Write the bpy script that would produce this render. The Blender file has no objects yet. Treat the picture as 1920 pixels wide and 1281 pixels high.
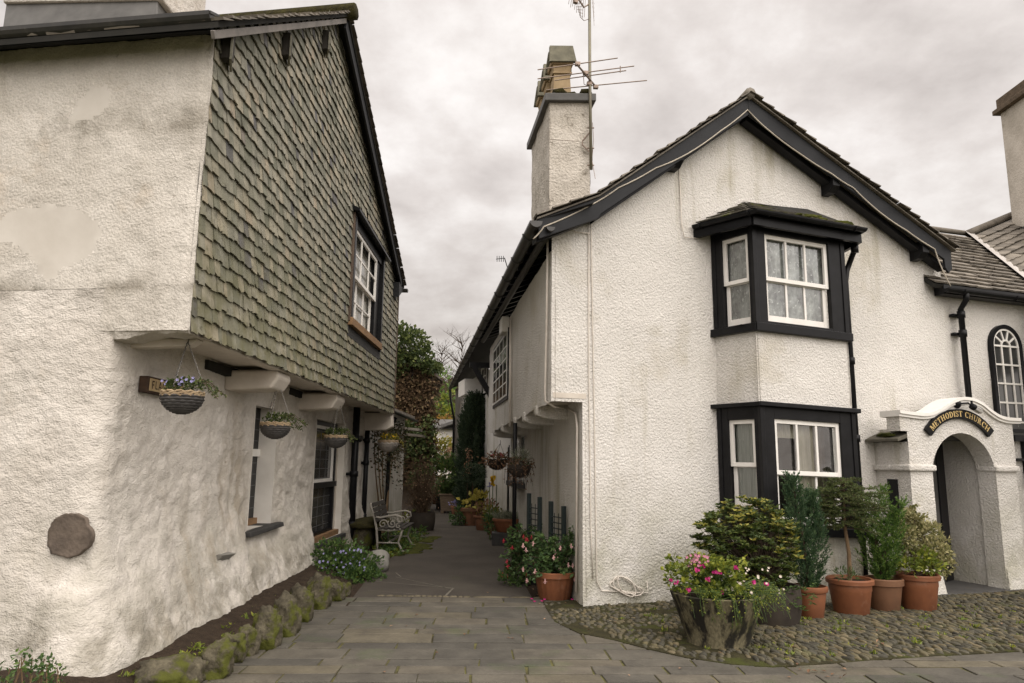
import bpy, bmesh, math, random
from mathutils import Vector, Matrix, noise
random.seed(11)
sc = bpy.context.scene
COL = sc.collection
R = math.radians
rnd, uni = random.random, random.uniform

# ------------------------------------------------------------------ camera
F, CX, CY = 1340.0, 960.0, 640.5            # focal length and centre in photo pixels
PITCH, ROLL, CAMZ = math.atan(226 / 1340), 0.0125, 1.6
cd = bpy.data.cameras.new('camera')
cam = bpy.data.objects.new('camera', cd)
COL.objects.link(cam)
CAMR = Matrix.Rotation(R(90) + PITCH, 3, 'X') @ Matrix.Rotation(ROLL, 3, 'Z')
cam.matrix_world = Matrix.Translation((0, 0, CAMZ)) @ CAMR.to_4x4()
cd.sensor_width = 36
cd.lens = 36 * F / 1920
cd.clip_start, cd.clip_end = 0.05, 3000
sc.camera = cam

# ------------------------------------------------------------------ sky and sun
SUN_EL, SUN_ROT = R(36), R(150)
wd = bpy.data.worlds.new('World')
sc.world = wd
wd.use_nodes = True
nt = wd.node_tree
nt.nodes.clear()


def N(nt, kind, **kw):
    n = nt.nodes.new(kind)
    for k, v in kw.items():
        if k.startswith('i_'):
            key = k[2:]
            n.inputs[int(key) if key.isdigit() else key.replace('_', ' ')].default_value = v
        else:
            setattr(n, k, v)
    return n


def L(nt, a, ao, b, bi):
    nt.links.new(a.outputs[ao], b.inputs[bi])


def ramp(nt, stops, interp='LINEAR'):
    n = nt.nodes.new('ShaderNodeValToRGB')
    cr = n.color_ramp
    cr.interpolation = interp
    while len(cr.elements) < len(stops):
        cr.elements.new(0.5)
    for e, (p, c) in zip(cr.elements, stops):
        e.position = p
        e.color = (c[0], c[1], c[2], 1) if len(c) == 3 else c
    return n


def build_world():
    out = N(nt, 'ShaderNodeOutputWorld')
    bg1 = N(nt, 'ShaderNodeBackground', i_Strength=0.06)
    sky = N(nt, 'ShaderNodeTexSky', sky_type='NISHITA', sun_disc=False, sun_elevation=SUN_EL, sun_rotation=SUN_ROT)
    L(nt, sky, 0, bg1, 0)
    tc = N(nt, 'ShaderNodeTexCoord')
    sep = N(nt, 'ShaderNodeSeparateXYZ')
    L(nt, tc, 'Generated', sep, 0)
    # cloud layer seen in perspective: direction divided by height
    mx = N(nt, 'ShaderNodeMath', operation='MAXIMUM', i_1=0.0)
    L(nt, sep, 2, mx, 0)
    ad = N(nt, 'ShaderNodeMath', operation='ADD', i_1=0.32)
    L(nt, mx, 0, ad, 0)
    dx = N(nt, 'ShaderNodeMath', operation='DIVIDE')
    dy = N(nt, 'ShaderNodeMath', operation='DIVIDE')
    L(nt, sep, 0, dx, 0); L(nt, ad, 0, dx, 1)
    L(nt, sep, 1, dy, 0); L(nt, ad, 0, dy, 1)
    cmb = N(nt, 'ShaderNodeCombineXYZ')
    L(nt, dx, 0, cmb, 0); L(nt, dy, 0, cmb, 1)
    n1 = N(nt, 'ShaderNodeTexNoise', i_Scale=1.7, i_Detail=9.0, i_Roughness=0.56, i_Distortion=0.25)
    L(nt, cmb, 0, n1, 'Vector')
    n2 = N(nt, 'ShaderNodeTexNoise', i_Scale=6.5, i_Detail=7.0, i_Roughness=0.6)
    L(nt, cmb, 0, n2, 'Vector')
    mn = N(nt, 'ShaderNodeMath', operation='MULTIPLY_ADD', i_1=0.35)
    L(nt, n2, 0, mn, 0)
    sc_ = N(nt, 'ShaderNodeMath', operation='MULTIPLY', i_1=0.65)
    L(nt, n1, 0, sc_, 0); L(nt, sc_, 0, mn, 2)
    cr = ramp(nt, [(0.33, (0.53, 0.482, 0.455)), (0.46, (0.69, 0.637, 0.605)), (0.56, (0.84, 0.795, 0.765)), (0.70, (1.02, 0.99, 0.965))])
    L(nt, mn, 0, cr, 0)
    # heavier and darker near the horizon, brighter overhead as overcast skies are
    hr = ramp(nt, [(0.0, (0.62, 0.595, 0.57)), (0.16, (0.72, 0.70, 0.675)), (0.38, (0.99, 0.99, 0.99)), (0.62, (1.02, 1.02, 1.02)), (0.8, (1.5, 1.48, 1.45)), (1.0, (1.9, 1.86, 1.8))])
    L(nt, mx, 0, hr, 0)
    mul = N(nt, 'ShaderNodeMix', data_type='RGBA', blend_type='MULTIPLY', i_0=1.0)
    L(nt, cr, 0, mul, 6); L(nt, hr, 0, mul, 7)
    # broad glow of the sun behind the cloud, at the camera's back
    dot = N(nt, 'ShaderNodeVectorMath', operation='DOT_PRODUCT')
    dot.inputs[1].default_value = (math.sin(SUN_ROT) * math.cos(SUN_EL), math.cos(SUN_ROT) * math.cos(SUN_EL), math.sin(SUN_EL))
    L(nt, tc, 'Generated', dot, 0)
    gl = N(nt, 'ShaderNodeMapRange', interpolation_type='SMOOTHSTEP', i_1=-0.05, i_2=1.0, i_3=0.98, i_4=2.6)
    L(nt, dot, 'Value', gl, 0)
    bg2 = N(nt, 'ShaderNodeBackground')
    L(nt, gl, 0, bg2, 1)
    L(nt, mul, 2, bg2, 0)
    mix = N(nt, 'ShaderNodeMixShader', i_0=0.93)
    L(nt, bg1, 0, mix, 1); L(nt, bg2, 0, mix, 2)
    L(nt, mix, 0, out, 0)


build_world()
sd = bpy.data.lights.new('sun', 'SUN')
sd.energy = 0.8
sd.angle = R(45)
sd.color = (1.0, 0.93, 0.84)
sun = bpy.data.objects.new('sun', sd)
COL.objects.link(sun)
# veiled sun behind the camera's right shoulder
sdir = Vector((math.sin(SUN_ROT) * math.cos(SUN_EL), math.cos(SUN_ROT) * math.cos(SUN_EL), math.sin(SUN_EL)))
sun.rotation_euler = sdir.to_track_quat('Z', 'Y').to_euler()
sun.location = (0, 0, 30)
sc.view_settings.view_transform = 'Standard'
sc.view_settings.look = 'None'
sc.view_settings.exposure = 0.36
sc.view_settings.gamma = 1.0
sc.view_settings.use_curve_mapping = False
sc.cycles.max_bounces = 6
sc.cycles.transparent_max_bounces = 8


# ------------------------------------------------------------------ placing helpers
def ray(px, py):
    return CAMR @ Vector(((px - CX) / F, -(py - CY) / F, -1))


def G(px, py, z=0.0):
    d = ray(px, py)
    t = (z - CAMZ) / d.z
    return Vector((d.x * t, d.y * t, z))


def at(px, py, Y):
    d = ray(px, py)
    t = Y / d.y
    return Vector((d.x * t, Y, CAMZ + d.z * t))


class Fr:
    """upright local frame: s along the wall, z up, o out of the wall; k leans its level lines"""
    def __init__(self, org, yaw, k=0.0):
        self.p = Vector((org[0], org[1]))
        self.u = Vector((math.cos(yaw), math.sin(yaw)))
        self.n = Vector((math.sin(yaw), -math.cos(yaw)))
        self.k = k

    @staticmethod
    def between(a, b, k=0.0):
        return Fr((a[0], a[1]), math.atan2(b[1] - a[1], b[0] - a[0]), k)

    def pt(self, s, z, o=0.0):
        q = self.p + self.u * s + self.n * o
        return Vector((q.x, q.y, z + self.k * s))

    def px(self, px, py, o=0.0):
        d = ray(px, py)
        q = self.p + self.n * o
        t = q.dot(self.n) / (d.x * self.n.x + d.y * self.n.y)
        h = Vector((d.x * t, d.y * t)) - q
        s = h.dot(self.u)
        return s, CAMZ + d.z * t - self.k * s

    def at(self, px, py, o=0.0):
        s, z = self.px(px, py, o)
        return self.pt(s, z, o)


# ------------------------------------------------------------------ mesh builder
class MB:
    def __init__(self):
        self.v, self.f = [], []

    def add(self, vs, fs):
        b = len(self.v)
        self.v += [Vector(x) for x in vs]
        self.f += [tuple(b + i for i in q) for q in fs]
        return self

    def hexa(self, p):      # 4 bottom then 4 top, same turning
        return self.add(p, [(3, 2, 1, 0), (4, 5, 6, 7), (0, 1, 5, 4), (1, 2, 6, 5), (2, 3, 7, 6), (3, 0, 4, 7)])

    def box(self, fr, s0, s1, z0, z1, o0, o1):
        q = fr.pt
        return self.hexa([q(s0, z0, o1), q(s1, z0, o1), q(s1, z0, o0), q(s0, z0, o0), q(s0, z1, o1), q(s1, z1, o1), q(s1, z1, o0), q(s0, z1, o0)])

    def abox(self, x0, x1, y0, y1, z0, z1):
        return self.hexa([(x0, y0, z0), (x1, y0, z0), (x1, y1, z0), (x0, y1, z0), (x0, y0, z1), (x1, y0, z1), (x1, y1, z1), (x0, y1, z1)])

    def prism(self, fr, poly, o0, o1):
        n = len(poly)
        vs = [fr.pt(s, z, o1) for s, z in poly] + [fr.pt(s, z, o0) for s, z in poly]
        fs = [tuple(range(n)), tuple(range(2 * n - 1, n - 1, -1))]
        fs += [(i, i + n, (i + 1) % n + n, (i + 1) % n) for i in range(n)]
        return self.add(vs, fs)

    def quad(self, a, b, c, d):
        return self.add([a, b, c, d], [(0, 1, 2, 3)])

    def beam(self, a, b, w, h, up=(0, 0, 1)):
        a, b = Vector(a), Vector(b)
        d = (b - a).normalized()
        s = d.cross(Vector(up))
        s = s.normalized() if s.length > 1e-6 else Vector((1, 0, 0))
        t = s.cross(d).normalized()
        s, t = s * w / 2, t * h / 2
        return self.hexa([a - s - t, a + s - t, b + s - t, b - s - t, a - s + t, a + s + t, b + s + t, b - s + t])

    def tube(self, pts, r, n=7, cap=True):
        pts = [Vector(p) for p in pts]
        m = len(pts)
        rs = r if isinstance(r, (list, tuple)) else [r] * m
        vs, fs = [], []
        ref = None
        for i, p in enumerate(pts):
            d = (pts[min(i + 1, m - 1)] - pts[max(i - 1, 0)])
            d = d.normalized() if d.length > 1e-9 else Vector((0, 0, 1))
            if ref is None:
                ref = Vector((0, 0, 1)) if abs(d.z) < 0.9 else Vector((1, 0, 0))
            a = d.cross(ref)
            a = a.normalized() if a.length > 1e-6 else d.orthogonal().normalized()
            b = a.cross(d).normalized()
            ref = b
            for k in range(n):
                w = 2 * math.pi * k / n
                vs.append(p + a * (rs[i] * math.cos(w)) + b * (rs[i] * math.sin(w)))
        for i in range(m - 1):
            for k in range(n):
                k2 = (k + 1) % n
                fs.append((i * n + k, (i + 1) * n + k, (i + 1) * n + k2, i * n + k2))
        if cap:
            fs.append(tuple(range(n)))
            fs.append(tuple(range(m * n - 1, (m - 1) * n - 1, -1)))
        return self.add(vs, fs)

    def lathe(self, c, prof, n=28, sx=1.0, sy=1.0, rot=0.0, fn=None):
        c = Vector(c)
        vs, fs = [], []
        for j, (r, z) in enumerate(prof):
            for k in range(n):
                w = 2 * math.pi * k / n
                rr = r * (fn(w, j) if fn else 1)
                x, y = rr * math.cos(w) * sx, rr * math.sin(w) * sy
                vs.append(c + Vector((x * math.cos(rot) - y * math.sin(rot), x * math.sin(rot) + y * math.cos(rot), z)))
        for j in range(len(prof) - 1):
            for k in range(n):
                k2 = (k + 1) % n
                fs.append((j * n + k, j * n + k2, (j + 1) * n + k2, (j + 1) * n + k))
        fs.append(tuple(range(n - 1, -1, -1)))
        fs.append(tuple((len(prof) - 1) * n + k for k in range(n)))
        return self.add(vs, fs)

    def blob(self, c, r, amp=0.2, freq=1.5, sub=3, seed=0.0, facets=0):
        bm = bmesh.new()
        bmesh.ops.create_icosphere(bm, subdivisions=sub, radius=1)
        bm.verts.ensure_lookup_table()
        c = Vector(c)
        vs = []
        rr_ = random.Random(seed)
        cuts = []
        for _ in range(facets):
            w_, z_ = rr_.uniform(0, 6.283), rr_.uniform(-0.3, 1)
            q_ = math.sqrt(1 - z_ * z_)
            cuts.append((Vector((q_ * math.cos(w_), q_ * math.sin(w_), z_)), rr_.uniform(0.62, 0.9)))
        for v in bm.verts:
            q = v.co.copy()
            for n_, h_ in cuts:
                e_ = q.dot(n_) - h_
                if e_ > 0:
                    q = q - n_ * e_ * 0.9
            k = 1 + amp * noise.fractal(q * freq + Vector((seed, seed * 1.7, 3.1)), 1.0, 2.0, 3)
            # flatten towards a boxy stone
            q = Vector([math.copysign(abs(t) ** 0.8, t) for t in q])
            vs.append(c + Vector((q.x * r[0] * k, q.y * r[1] * k, q.z * r[2] * k)))
        fs = [tuple(v.index for v in f.verts) for f in bm.faces]
        bm.free()
        return self.add(vs, fs)

    def leaf(self, p, d, L_, W, up=None, fold=0.25):
        d = d.normalized()
        up = up if up is not None else Vector((uni(-1, 1), uni(-1, 1), uni(0.2, 1)))
        s = d.cross(up)
        s = s.normalized() if s.length > 1e-5 else d.orthogonal().normalized()
        n = s.cross(d)
        m = p + d * (L_ * 0.45) + n * (W * fold)
        return self.add([p, m + s * (W / 2), p + d * L_, m - s * (W / 2), p + d * (L_ * 0.5)], [(0, 4, 1), (1, 4, 2), (0, 3, 4), (3, 2, 4)])

    def build(self, name, mat, parent=None, smooth=False, bevel=0.0, label=None, cat=None, group=None, kind=None, loc=None, seg=2):
        org = Vector((0, 0, 0))
        p = parent
        while p is not None:
            org += p.location
            p = p.parent
        own = Vector(loc) if loc is not None else Vector((0, 0, 0))
        me = bpy.data.meshes.new(name)
        base = org + own
        me.from_pydata([tuple(v - base) for v in self.v], [], self.f)
        me.materials.append(mat)
        if smooth:
            me.polygons.foreach_set('use_smooth', [True] * len(me.polygons))
        o = bpy.data.objects.new(name, me)
        COL.objects.link(o)
        o.location = own
        if parent is not None:
            o.parent = parent
        if bevel:
            b = o.modifiers.new('bevel', 'BEVEL')
            b.width, b.segments, b.limit_method, b.angle_limit = bevel, seg, 'ANGLE', R(40)
        tag(o, label, cat, group, kind)
        return o


def tag(o, label=None, cat=None, group=None, kind=None):
    for k, v in (('label', label), ('category', cat), ('group', group), ('kind', kind)):
        if v:
            o[k] = v
    return o


def thing(name, label, cat, loc, group=None):
    o = bpy.data.objects.new(name, None)
    o.empty_display_size = 0.1
    COL.objects.link(o)
    o.location = loc
    return tag(o, label, cat, group)


# ------------------------------------------------------------------ materials
MATS = {}


def mk(name, c1, c2=None, scale=3.0, rough=0.8, spec=0.3, bump=0.0, bscale=30.0, bdist=0.01, island=0.0, spots=None, low=None,
       stretch=(1, 1, 1), metal=0.0, detail=6.0, band=None, streak=None, moss=None, transl=0.0, grain=0.0, iramp=None, bump2=None):
    """c1..c2 noise mix; island = random lightness per loose piece; spots=(colour, scale, threshold, width);
    low=(colour, z_top, z_bottom, amount) for stains that creep up from the foot; moss=(colour, scale, threshold)"""
    m = bpy.data.materials.new(name)
    m.use_nodes = True
    t = m.node_tree
    b = t.nodes['Principled BSDF']
    b.inputs['Roughness'].default_value = rough
    b.inputs['Specular IOR Level'].default_value = spec
    b.inputs['Metallic'].default_value = metal
    tc = N(t, 'ShaderNodeTexCoord')
    mp = N(t, 'ShaderNodeMapping')
    mp.inputs['Scale'].default_value = stretch
    L(t, tc, 'Object', mp, 0)
    c2 = c2 or tuple(x * 0.8 for x in c1)
    nz = N(t, 'ShaderNodeTexNoise', i_Scale=scale, i_Detail=detail, i_Roughness=0.6)
    L(t, mp, 0, nz, 'Vector')
    rp = ramp(t, [(0.32, c1), (0.68, c2)])
    L(t, nz, 0, rp, 0)
    cur = (rp, 0)

    def mixin(fac, col, blend='MIX', amount=1.0):
        nonlocal cur
        mx = N(t, 'ShaderNodeMix', data_type='RGBA', blend_type=blend, i_0=amount)
        if fac is not None:
            L(t, fac[0], fac[1], mx, 0)
        L(t, cur[0], cur[1], mx, 6)
        if isinstance(col, tuple) and not hasattr(col[0], 'outputs'):
            mx.inputs[7].default_value = (col[0], col[1], col[2], 1)
        else:
            L(t, col[0], col[1], mx, 7)
        cur = (mx, 2)

    def thr(scale_, th, wd_, det=5.0, vec=None):
        q = N(t, 'ShaderNodeTexNoise', i_Scale=scale_, i_Detail=det, i_Roughness=0.62)
        L(t, vec or mp, 0, q, 'Vector')
        mr = N(t, 'ShaderNodeMapRange', i_1=th, i_2=th + wd_)
        mr.clamp = True
        L(t, q, 0, mr, 0)
        return mr
    if iramp:
        g = N(t, 'ShaderNodeNewGeometry')
        ir = ramp(t, iramp)
        L(t, g, 'Random Per Island', ir, 0)
        mixin(None, (ir, 0), 'MULTIPLY', 1.0)
    if island:
        g = N(t, 'ShaderNodeNewGeometry')
        mr = N(t, 'ShaderNodeMapRange', i_3=1 - island, i_4=1 + island)
        L(t, g, 'Random Per Island', mr, 0)
        cb = N(t, 'ShaderNodeCombineXYZ')
        for i in range(3):
            L(t, mr, 0, cb, i)
        mixin(None, (cb, 0), 'MULTIPLY', 1.0)
    if grain:
        q = N(t, 'ShaderNodeTexNoise', i_Scale=bscale * 1.5, i_Detail=3.0)
        L(t, mp, 0, q, 'Vector')
        mr = N(t, 'ShaderNodeMapRange', i_1=0.3, i_2=0.7, i_3=1 - grain, i_4=1 + grain)
        L(t, q, 0, mr, 0)
        cb = N(t, 'ShaderNodeCombineXYZ')
        for i in range(3):
            L(t, mr, 0, cb, i)
        mixin(None, (cb, 0), 'MULTIPLY', 1.0)
    for sp in ([spots] if spots and not isinstance(spots[0][0], tuple) else (spots or [])):
        mr = thr(sp[1], sp[2], sp[3])
        if len(sp) > 4:
            mm = N(t, 'ShaderNodeMath', operation='MULTIPLY', i_1=sp[4])
            L(t, mr, 0, mm, 0)
            mr = mm
        mixin((mr, 0), sp[0])
    if low:
        sep = N(t, 'ShaderNodeSeparateXYZ')
        gm = N(t, 'ShaderNodeNewGeometry')
        L(t, gm, 'Position', sep, 0)
        mr = N(t, 'ShaderNodeMapRange', i_1=low[1], i_2=low[2], i_3=0.0, i_4=1.0)
        L(t, sep, 2, mr, 0)
        th_ = thr(low[4] if len(low) > 4 else 2.2, 0.32, 0.28)
        mu = N(t, 'ShaderNodeMath', operation='MULTIPLY')
        L(t, mr, 0, mu, 0); L(t, th_, 0, mu, 1)
        mu2 = N(t, 'ShaderNodeMath', operation='MULTIPLY', i_1=low[3])
        L(t, mu, 0, mu2, 0)
        mixin((mu2, 0), low[0])
    if streak:
        mp2 = N(t, 'ShaderNodeMapping')
        mp2.inputs['Scale'].default_value = (2.6, 2.6, 0.22)
        L(t, tc, 'Object', mp2, 0)
        s1 = thr(1.6, 0.50, 0.16, 4.0, mp2)
        s2 = thr(0.45, 0.46, 0.16, 2.0)
        mu = N(t, 'ShaderNodeMath', operation='MULTIPLY')
        L(t, s1, 0, mu, 0); L(t, s2, 0, mu, 1)
        mu2 = N(t, 'ShaderNodeMath', operation='MULTIPLY', i_1=streak[1])
        L(t, mu, 0, mu2, 0)
        mixin((mu2, 0), streak[0])
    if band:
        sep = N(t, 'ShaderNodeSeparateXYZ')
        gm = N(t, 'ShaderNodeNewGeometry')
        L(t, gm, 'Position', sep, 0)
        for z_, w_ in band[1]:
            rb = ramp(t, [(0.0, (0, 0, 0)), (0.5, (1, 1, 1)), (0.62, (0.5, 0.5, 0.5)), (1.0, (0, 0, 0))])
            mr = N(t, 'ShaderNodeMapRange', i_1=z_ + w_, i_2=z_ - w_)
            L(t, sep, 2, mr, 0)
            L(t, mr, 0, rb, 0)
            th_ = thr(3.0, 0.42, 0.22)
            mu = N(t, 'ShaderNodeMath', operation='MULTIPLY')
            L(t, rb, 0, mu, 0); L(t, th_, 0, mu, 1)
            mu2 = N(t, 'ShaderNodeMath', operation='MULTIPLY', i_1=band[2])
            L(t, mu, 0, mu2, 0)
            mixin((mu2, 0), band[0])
    if moss:
        mr = thr(moss[1], moss[2], 0.12)
        mixin((mr, 0), moss[0])
    L(t, cur[0], cur[1], b, 'Base Color')
    if bump:
        q = N(t, 'ShaderNodeTexNoise', i_Scale=bscale, i_Detail=3.0, i_Roughness=0.55)
        L(t, mp, 0, q, 'Vector')
        bp = N(t, 'ShaderNodeBump', i_Strength=bump, i_Distance=bdist)
        L(t, q, 0, bp, 'Height')
        last = bp
        if bump2:
            q2 = N(t, 'ShaderNodeTexNoise', i_Scale=bump2[0], i_Detail=4.0)
            L(t, mp, 0, q2, 'Vector')
            bp2 = N(t, 'ShaderNodeBump', i_Strength=bump2[1], i_Distance=bump2[2])
            L(t, q2, 0, bp2, 'Height')
            L(t, bp, 0, bp2, 'Normal')
            last = bp2
        L(t, last, 0, b, 'Normal')
    if transl:
        tr = N(t, 'ShaderNodeBsdfTranslucent')
        L(t, cur[0], cur[1], tr, 0)
        ms = N(t, 'ShaderNodeMixShader', i_0=transl)
        L(t, b, 0, ms, 1); L(t, tr, 0, ms, 2)
        L(t, ms, 0, t.nodes['Material Output'], 0)
    MATS[name] = m
    return m


def mk_glass(name, rough=0.02, refl=0.1, tint=(0.9, 0.93, 0.92)):
    m = bpy.data.materials.new(name)
    m.use_nodes = True
    t = m.node_tree
    t.nodes.remove(t.nodes['Principled BSDF'])
    tr = N(t, 'ShaderNodeBsdfTransparent')
    tr.inputs[0].default_value = (*tint, 1)
    gl = N(t, 'ShaderNodeBsdfGlossy', i_Roughness=rough)
    lw = N(t, 'ShaderNodeFresnel', i_IOR=1.5)
    ad = N(t, 'ShaderNodeMath', operation='ADD', i_1=refl)
    L(t, lw, 0, ad, 0)
    nz = N(t, 'ShaderNodeTexNoise', i_Scale=3.0)
    bp = N(t, 'ShaderNodeBump', i_Strength=0.15, i_Distance=0.02)
    tc = N(t, 'ShaderNodeTexCoord')
    L(t, tc, 'Object', nz, 'Vector')
    L(t, nz, 0, bp, 'Height')
    L(t, bp, 0, gl, 'Normal')
    ms = N(t, 'ShaderNodeMixShader')
    L(t, ad, 0, ms, 0); L(t, tr, 0, ms, 1); L(t, gl, 0, ms, 2)
    L(t, ms, 0, t.nodes['Material Output'], 0)
    MATS[name] = m
    return m


WHITE = (0.72, 0.67, 0.60)
m_render_l = mk('rough_limewash', (0.67, 0.63, 0.575), (0.55, 0.51, 0.455), 1.1, 0.92, 0.1, bump=0.85, bscale=14, bdist=0.026, stretch=(1, 1, 1.3),
                bump2=(70, 0.8, 0.014), grain=0.05,
                spots=[((0.24, 0.20, 0.15), 5.0, 0.70, 0.05, 0.6), ((0.46, 0.38, 0.28), 1.7, 0.60, 0.12, 0.35), ((0.42, 0.40, 0.35), 0.8, 0.55, 0.2, 0.45), ((0.05, 0.04, 0.03), 26.0, 0.745, 0.03, 0.85)],
                streak=((0.33, 0.28, 0.21), 0.6), band=((0.15, 0.13, 0.10), ((2.82, 0.16), (0.25, 0.3)), 0.6), low=((0.25, 0.235, 0.18), 1.7, -0.3, 0.95, 3.0))  # foot stains are dirt, deepened further to stand in for lens vignetting
m_render_front = mk('pitted_roughcast', (0.62, 0.585, 0.53), (0.49, 0.455, 0.40), 1.3, 0.93, 0.1, bump=0.9, bscale=46, bdist=0.015,
                    bump2=(120, 0.3, 0.004), grain=0.10,
                    spots=[((0.44, 0.36, 0.27), 2.4, 0.60, 0.16, 0.5), ((0.20, 0.17, 0.13), 6.0, 0.68, 0.06, 0.5), ((0.10, 0.085, 0.07), 38.0, 0.69, 0.05, 0.8)],
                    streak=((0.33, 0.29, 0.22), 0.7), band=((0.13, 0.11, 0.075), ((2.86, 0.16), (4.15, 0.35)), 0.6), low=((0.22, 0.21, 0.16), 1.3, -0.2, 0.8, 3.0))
m_smooth_patch = mk('smooth_patch', (0.59, 0.555, 0.50), (0.51, 0.475, 0.42), 3, 0.85, 0.15, bump=0.12, bscale=25, bdist=0.006)
m_render_r = mk('white_roughcast', (0.67, 0.645, 0.605), (0.58, 0.555, 0.515), 0.9, 0.9, 0.15, bump=0.9, bscale=40, bdist=0.03, grain=0.10,
                spots=[((0.46, 0.41, 0.30), 0.9, 0.55, 0.2, 0.5), ((0.40, 0.37, 0.29), 2.6, 0.62, 0.1, 0.35), ((0.10, 0.085, 0.07), 34.0, 0.71, 0.03, 0.6)], streak=((0.36, 0.33, 0.24), 0.75), low=((0.26, 0.25, 0.15), 1.5, -0.3, 0.9, 2.2))
m_render_c = mk('chimney_roughcast', (0.56, 0.52, 0.46), (0.42, 0.385, 0.33), 3.0, 0.95, 0.1, bump=1.0, bscale=26, bdist=0.03, grain=0.12,
                spots=[((0.14, 0.12, 0.09), 6.0, 0.60, 0.1, 0.7)])
m_white_paint = mk('white_paint', (0.78, 0.755, 0.71), (0.70, 0.675, 0.63), 6, 0.5, 0.4)
m_jetty_paint = mk('limewashed_beam', (0.60, 0.55, 0.48), (0.50, 0.45, 0.39), 5, 0.85, 0.15, bump=0.3, bscale=14, bdist=0.01)
m_reveal = mk('painted_reveal', (0.66, 0.63, 0.58), (0.57, 0.54, 0.49), 4, 0.8, 0.2, bump=0.15, bscale=20, bdist=0.006)
m_black = mk('black_gloss_paint', (0.006, 0.006, 0.0065), (0.011, 0.011, 0.012), 8, 0.36, 0.16, bump=0.1, bscale=60, bdist=0.002,
             spots=((0.12, 0.11, 0.1), 22.0, 0.74, 0.02, 0.7))
m_barge = mk('charcoal_paint', (0.011, 0.0115, 0.013), (0.018, 0.019, 0.021), 4, 0.5, 0.18, bump=0.12, bscale=40, bdist=0.003)
m_gutter = mk('weathered_black_iron', (0.022, 0.022, 0.022), (0.05, 0.047, 0.042), 7, 0.42, 0.5, spots=((0.13, 0.12, 0.1), 14.0, 0.66, 0.05, 0.6))
m_grey_fascia = mk('grey_fascia', (0.22, 0.20, 0.18), (0.13, 0.12, 0.11), 5, 0.7, 0.3)
m_slate_wall = mk('hung_slate', (0.275, 0.264, 0.212), (0.165, 0.16, 0.128), 9, 0.75, 0.25, bump=0.6, bscale=50, bdist=0.005, island=0.26,
                  spots=[((0.07, 0.066, 0.052), 14.0, 0.60, 0.06, 0.7), ((0.36, 0.35, 0.29), 22.0, 0.68, 0.04, 0.5)],
                  iramp=[(0.0, (0.86, 0.9, 0.84)), (0.5, (1.0, 1.0, 1.0)), (0.9, (1.06, 1.0, 0.94)), (0.955, (1.1, 0.97, 0.9)), (0.965, (0.36, 0.37, 0.46)), (1.0, (0.45, 0.45, 0.55))],
                  low=((0.115, 0.108, 0.045), 4.4, 2.3, 0.8, 5.0))
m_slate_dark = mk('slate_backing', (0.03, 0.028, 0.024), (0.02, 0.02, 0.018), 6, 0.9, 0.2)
m_roof_slate = mk('roof_slate', (0.19, 0.168, 0.138), (0.12, 0.106, 0.088), 6, 0.75, 0.3, bump=0.4, bscale=30, bdist=0.006, island=0.3,
                  spots=((0.24, 0.21, 0.14), 7.0, 0.62, 0.08, 0.5), moss=((0.07, 0.08, 0.02), 4.0, 0.66))
m_roof_moss = mk('mossy_roof_slate', (0.12, 0.11, 0.085), (0.08, 0.072, 0.055), 6, 0.8, 0.3, bump=0.4, bscale=30, bdist=0.006, island=0.25,
                 spots=((0.22, 0.20, 0.13), 9.0, 0.6, 0.08, 0.5), moss=((0.11, 0.125, 0.012), 3.2, 0.56))
m_moss = mk('bright_moss', (0.075, 0.08, 0.014), (0.032, 0.036, 0.012), 14, 0.95, 0.1, bump=0.9, bscale=60, bdist=0.02)
m_darkmoss = mk('dark_moss', (0.05, 0.045, 0.015), (0.025, 0.022, 0.012), 14, 0.95, 0.1, bump=0.9, bscale=40, bdist=0.03)
m_lead = mk('lead_sheet', (0.10, 0.097, 0.09), (0.055, 0.053, 0.049), 4, 0.55, 0.4, bump=0.2, bscale=8, bdist=0.01)
m_flash = mk('pale_lead', (0.48, 0.45, 0.42), (0.36, 0.34, 0.32), 6, 0.6, 0.4, bump=0.2, bscale=10, bdist=0.01)
m_stone_sill = mk('slate_sill', (0.05, 0.048, 0.045), (0.03, 0.03, 0.03), 9, 0.7, 0.3, bump=0.5, bscale=40, bdist=0.006)
m_rawstone = mk('brown_stone', (0.15, 0.12, 0.095), (0.085, 0.068, 0.055), 9, 0.9, 0.2, bump=0.7, bscale=24, bdist=0.012)
m_greystone = mk('grey_stone', (0.26, 0.25, 0.22), (0.17, 0.165, 0.15), 7, 0.9, 0.2, bump=0.5, bscale=24, bdist=0.01)
m_boulder = mk('mossy_boulder', (0.105, 0.092, 0.062), (0.028, 0.024, 0.017), 7, 0.92, 0.2, bump=0.9, bscale=26, bdist=0.02, grain=0.3,
               spots=[((0.065, 0.07, 0.012), 4.0, 0.47, 0.08, 0.95), ((0.27, 0.25, 0.18), 9.0, 0.66, 0.06, 0.5)])
m_tan_wood = mk('bare_wood_sill', (0.30, 0.18, 0.09), (0.16, 0.095, 0.05), 6, 0.7, 0.3, stretch=(1, 0.3, 1))
m_brown_wood = mk('brown_board', (0.12, 0.085, 0.06), (0.06, 0.042, 0.03), 6, 0.75, 0.3, stretch=(4, 4, 0.6))
m_glass = mk_glass('window_glass')
m_darkglass = mk('dark_leaded_glass', (0.03, 0.03, 0.03), (0.015, 0.015, 0.015), 3, 0.4, 0.12)
m_paneglass = mk('grey_reflecting_glass', (0.055, 0.055, 0.052), (0.03, 0.03, 0.03), 2.2, 0.1, 0.6)
m_paleglass = mk('pale_reflecting_glass', (0.33, 0.32, 0.28), (0.2, 0.2, 0.18), 2.5, 0.1, 0.6)
m_leadcame = mk('lead_came', (0.12, 0.12, 0.12), (0.08, 0.08, 0.08), 8, 0.5, 0.4)
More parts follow.
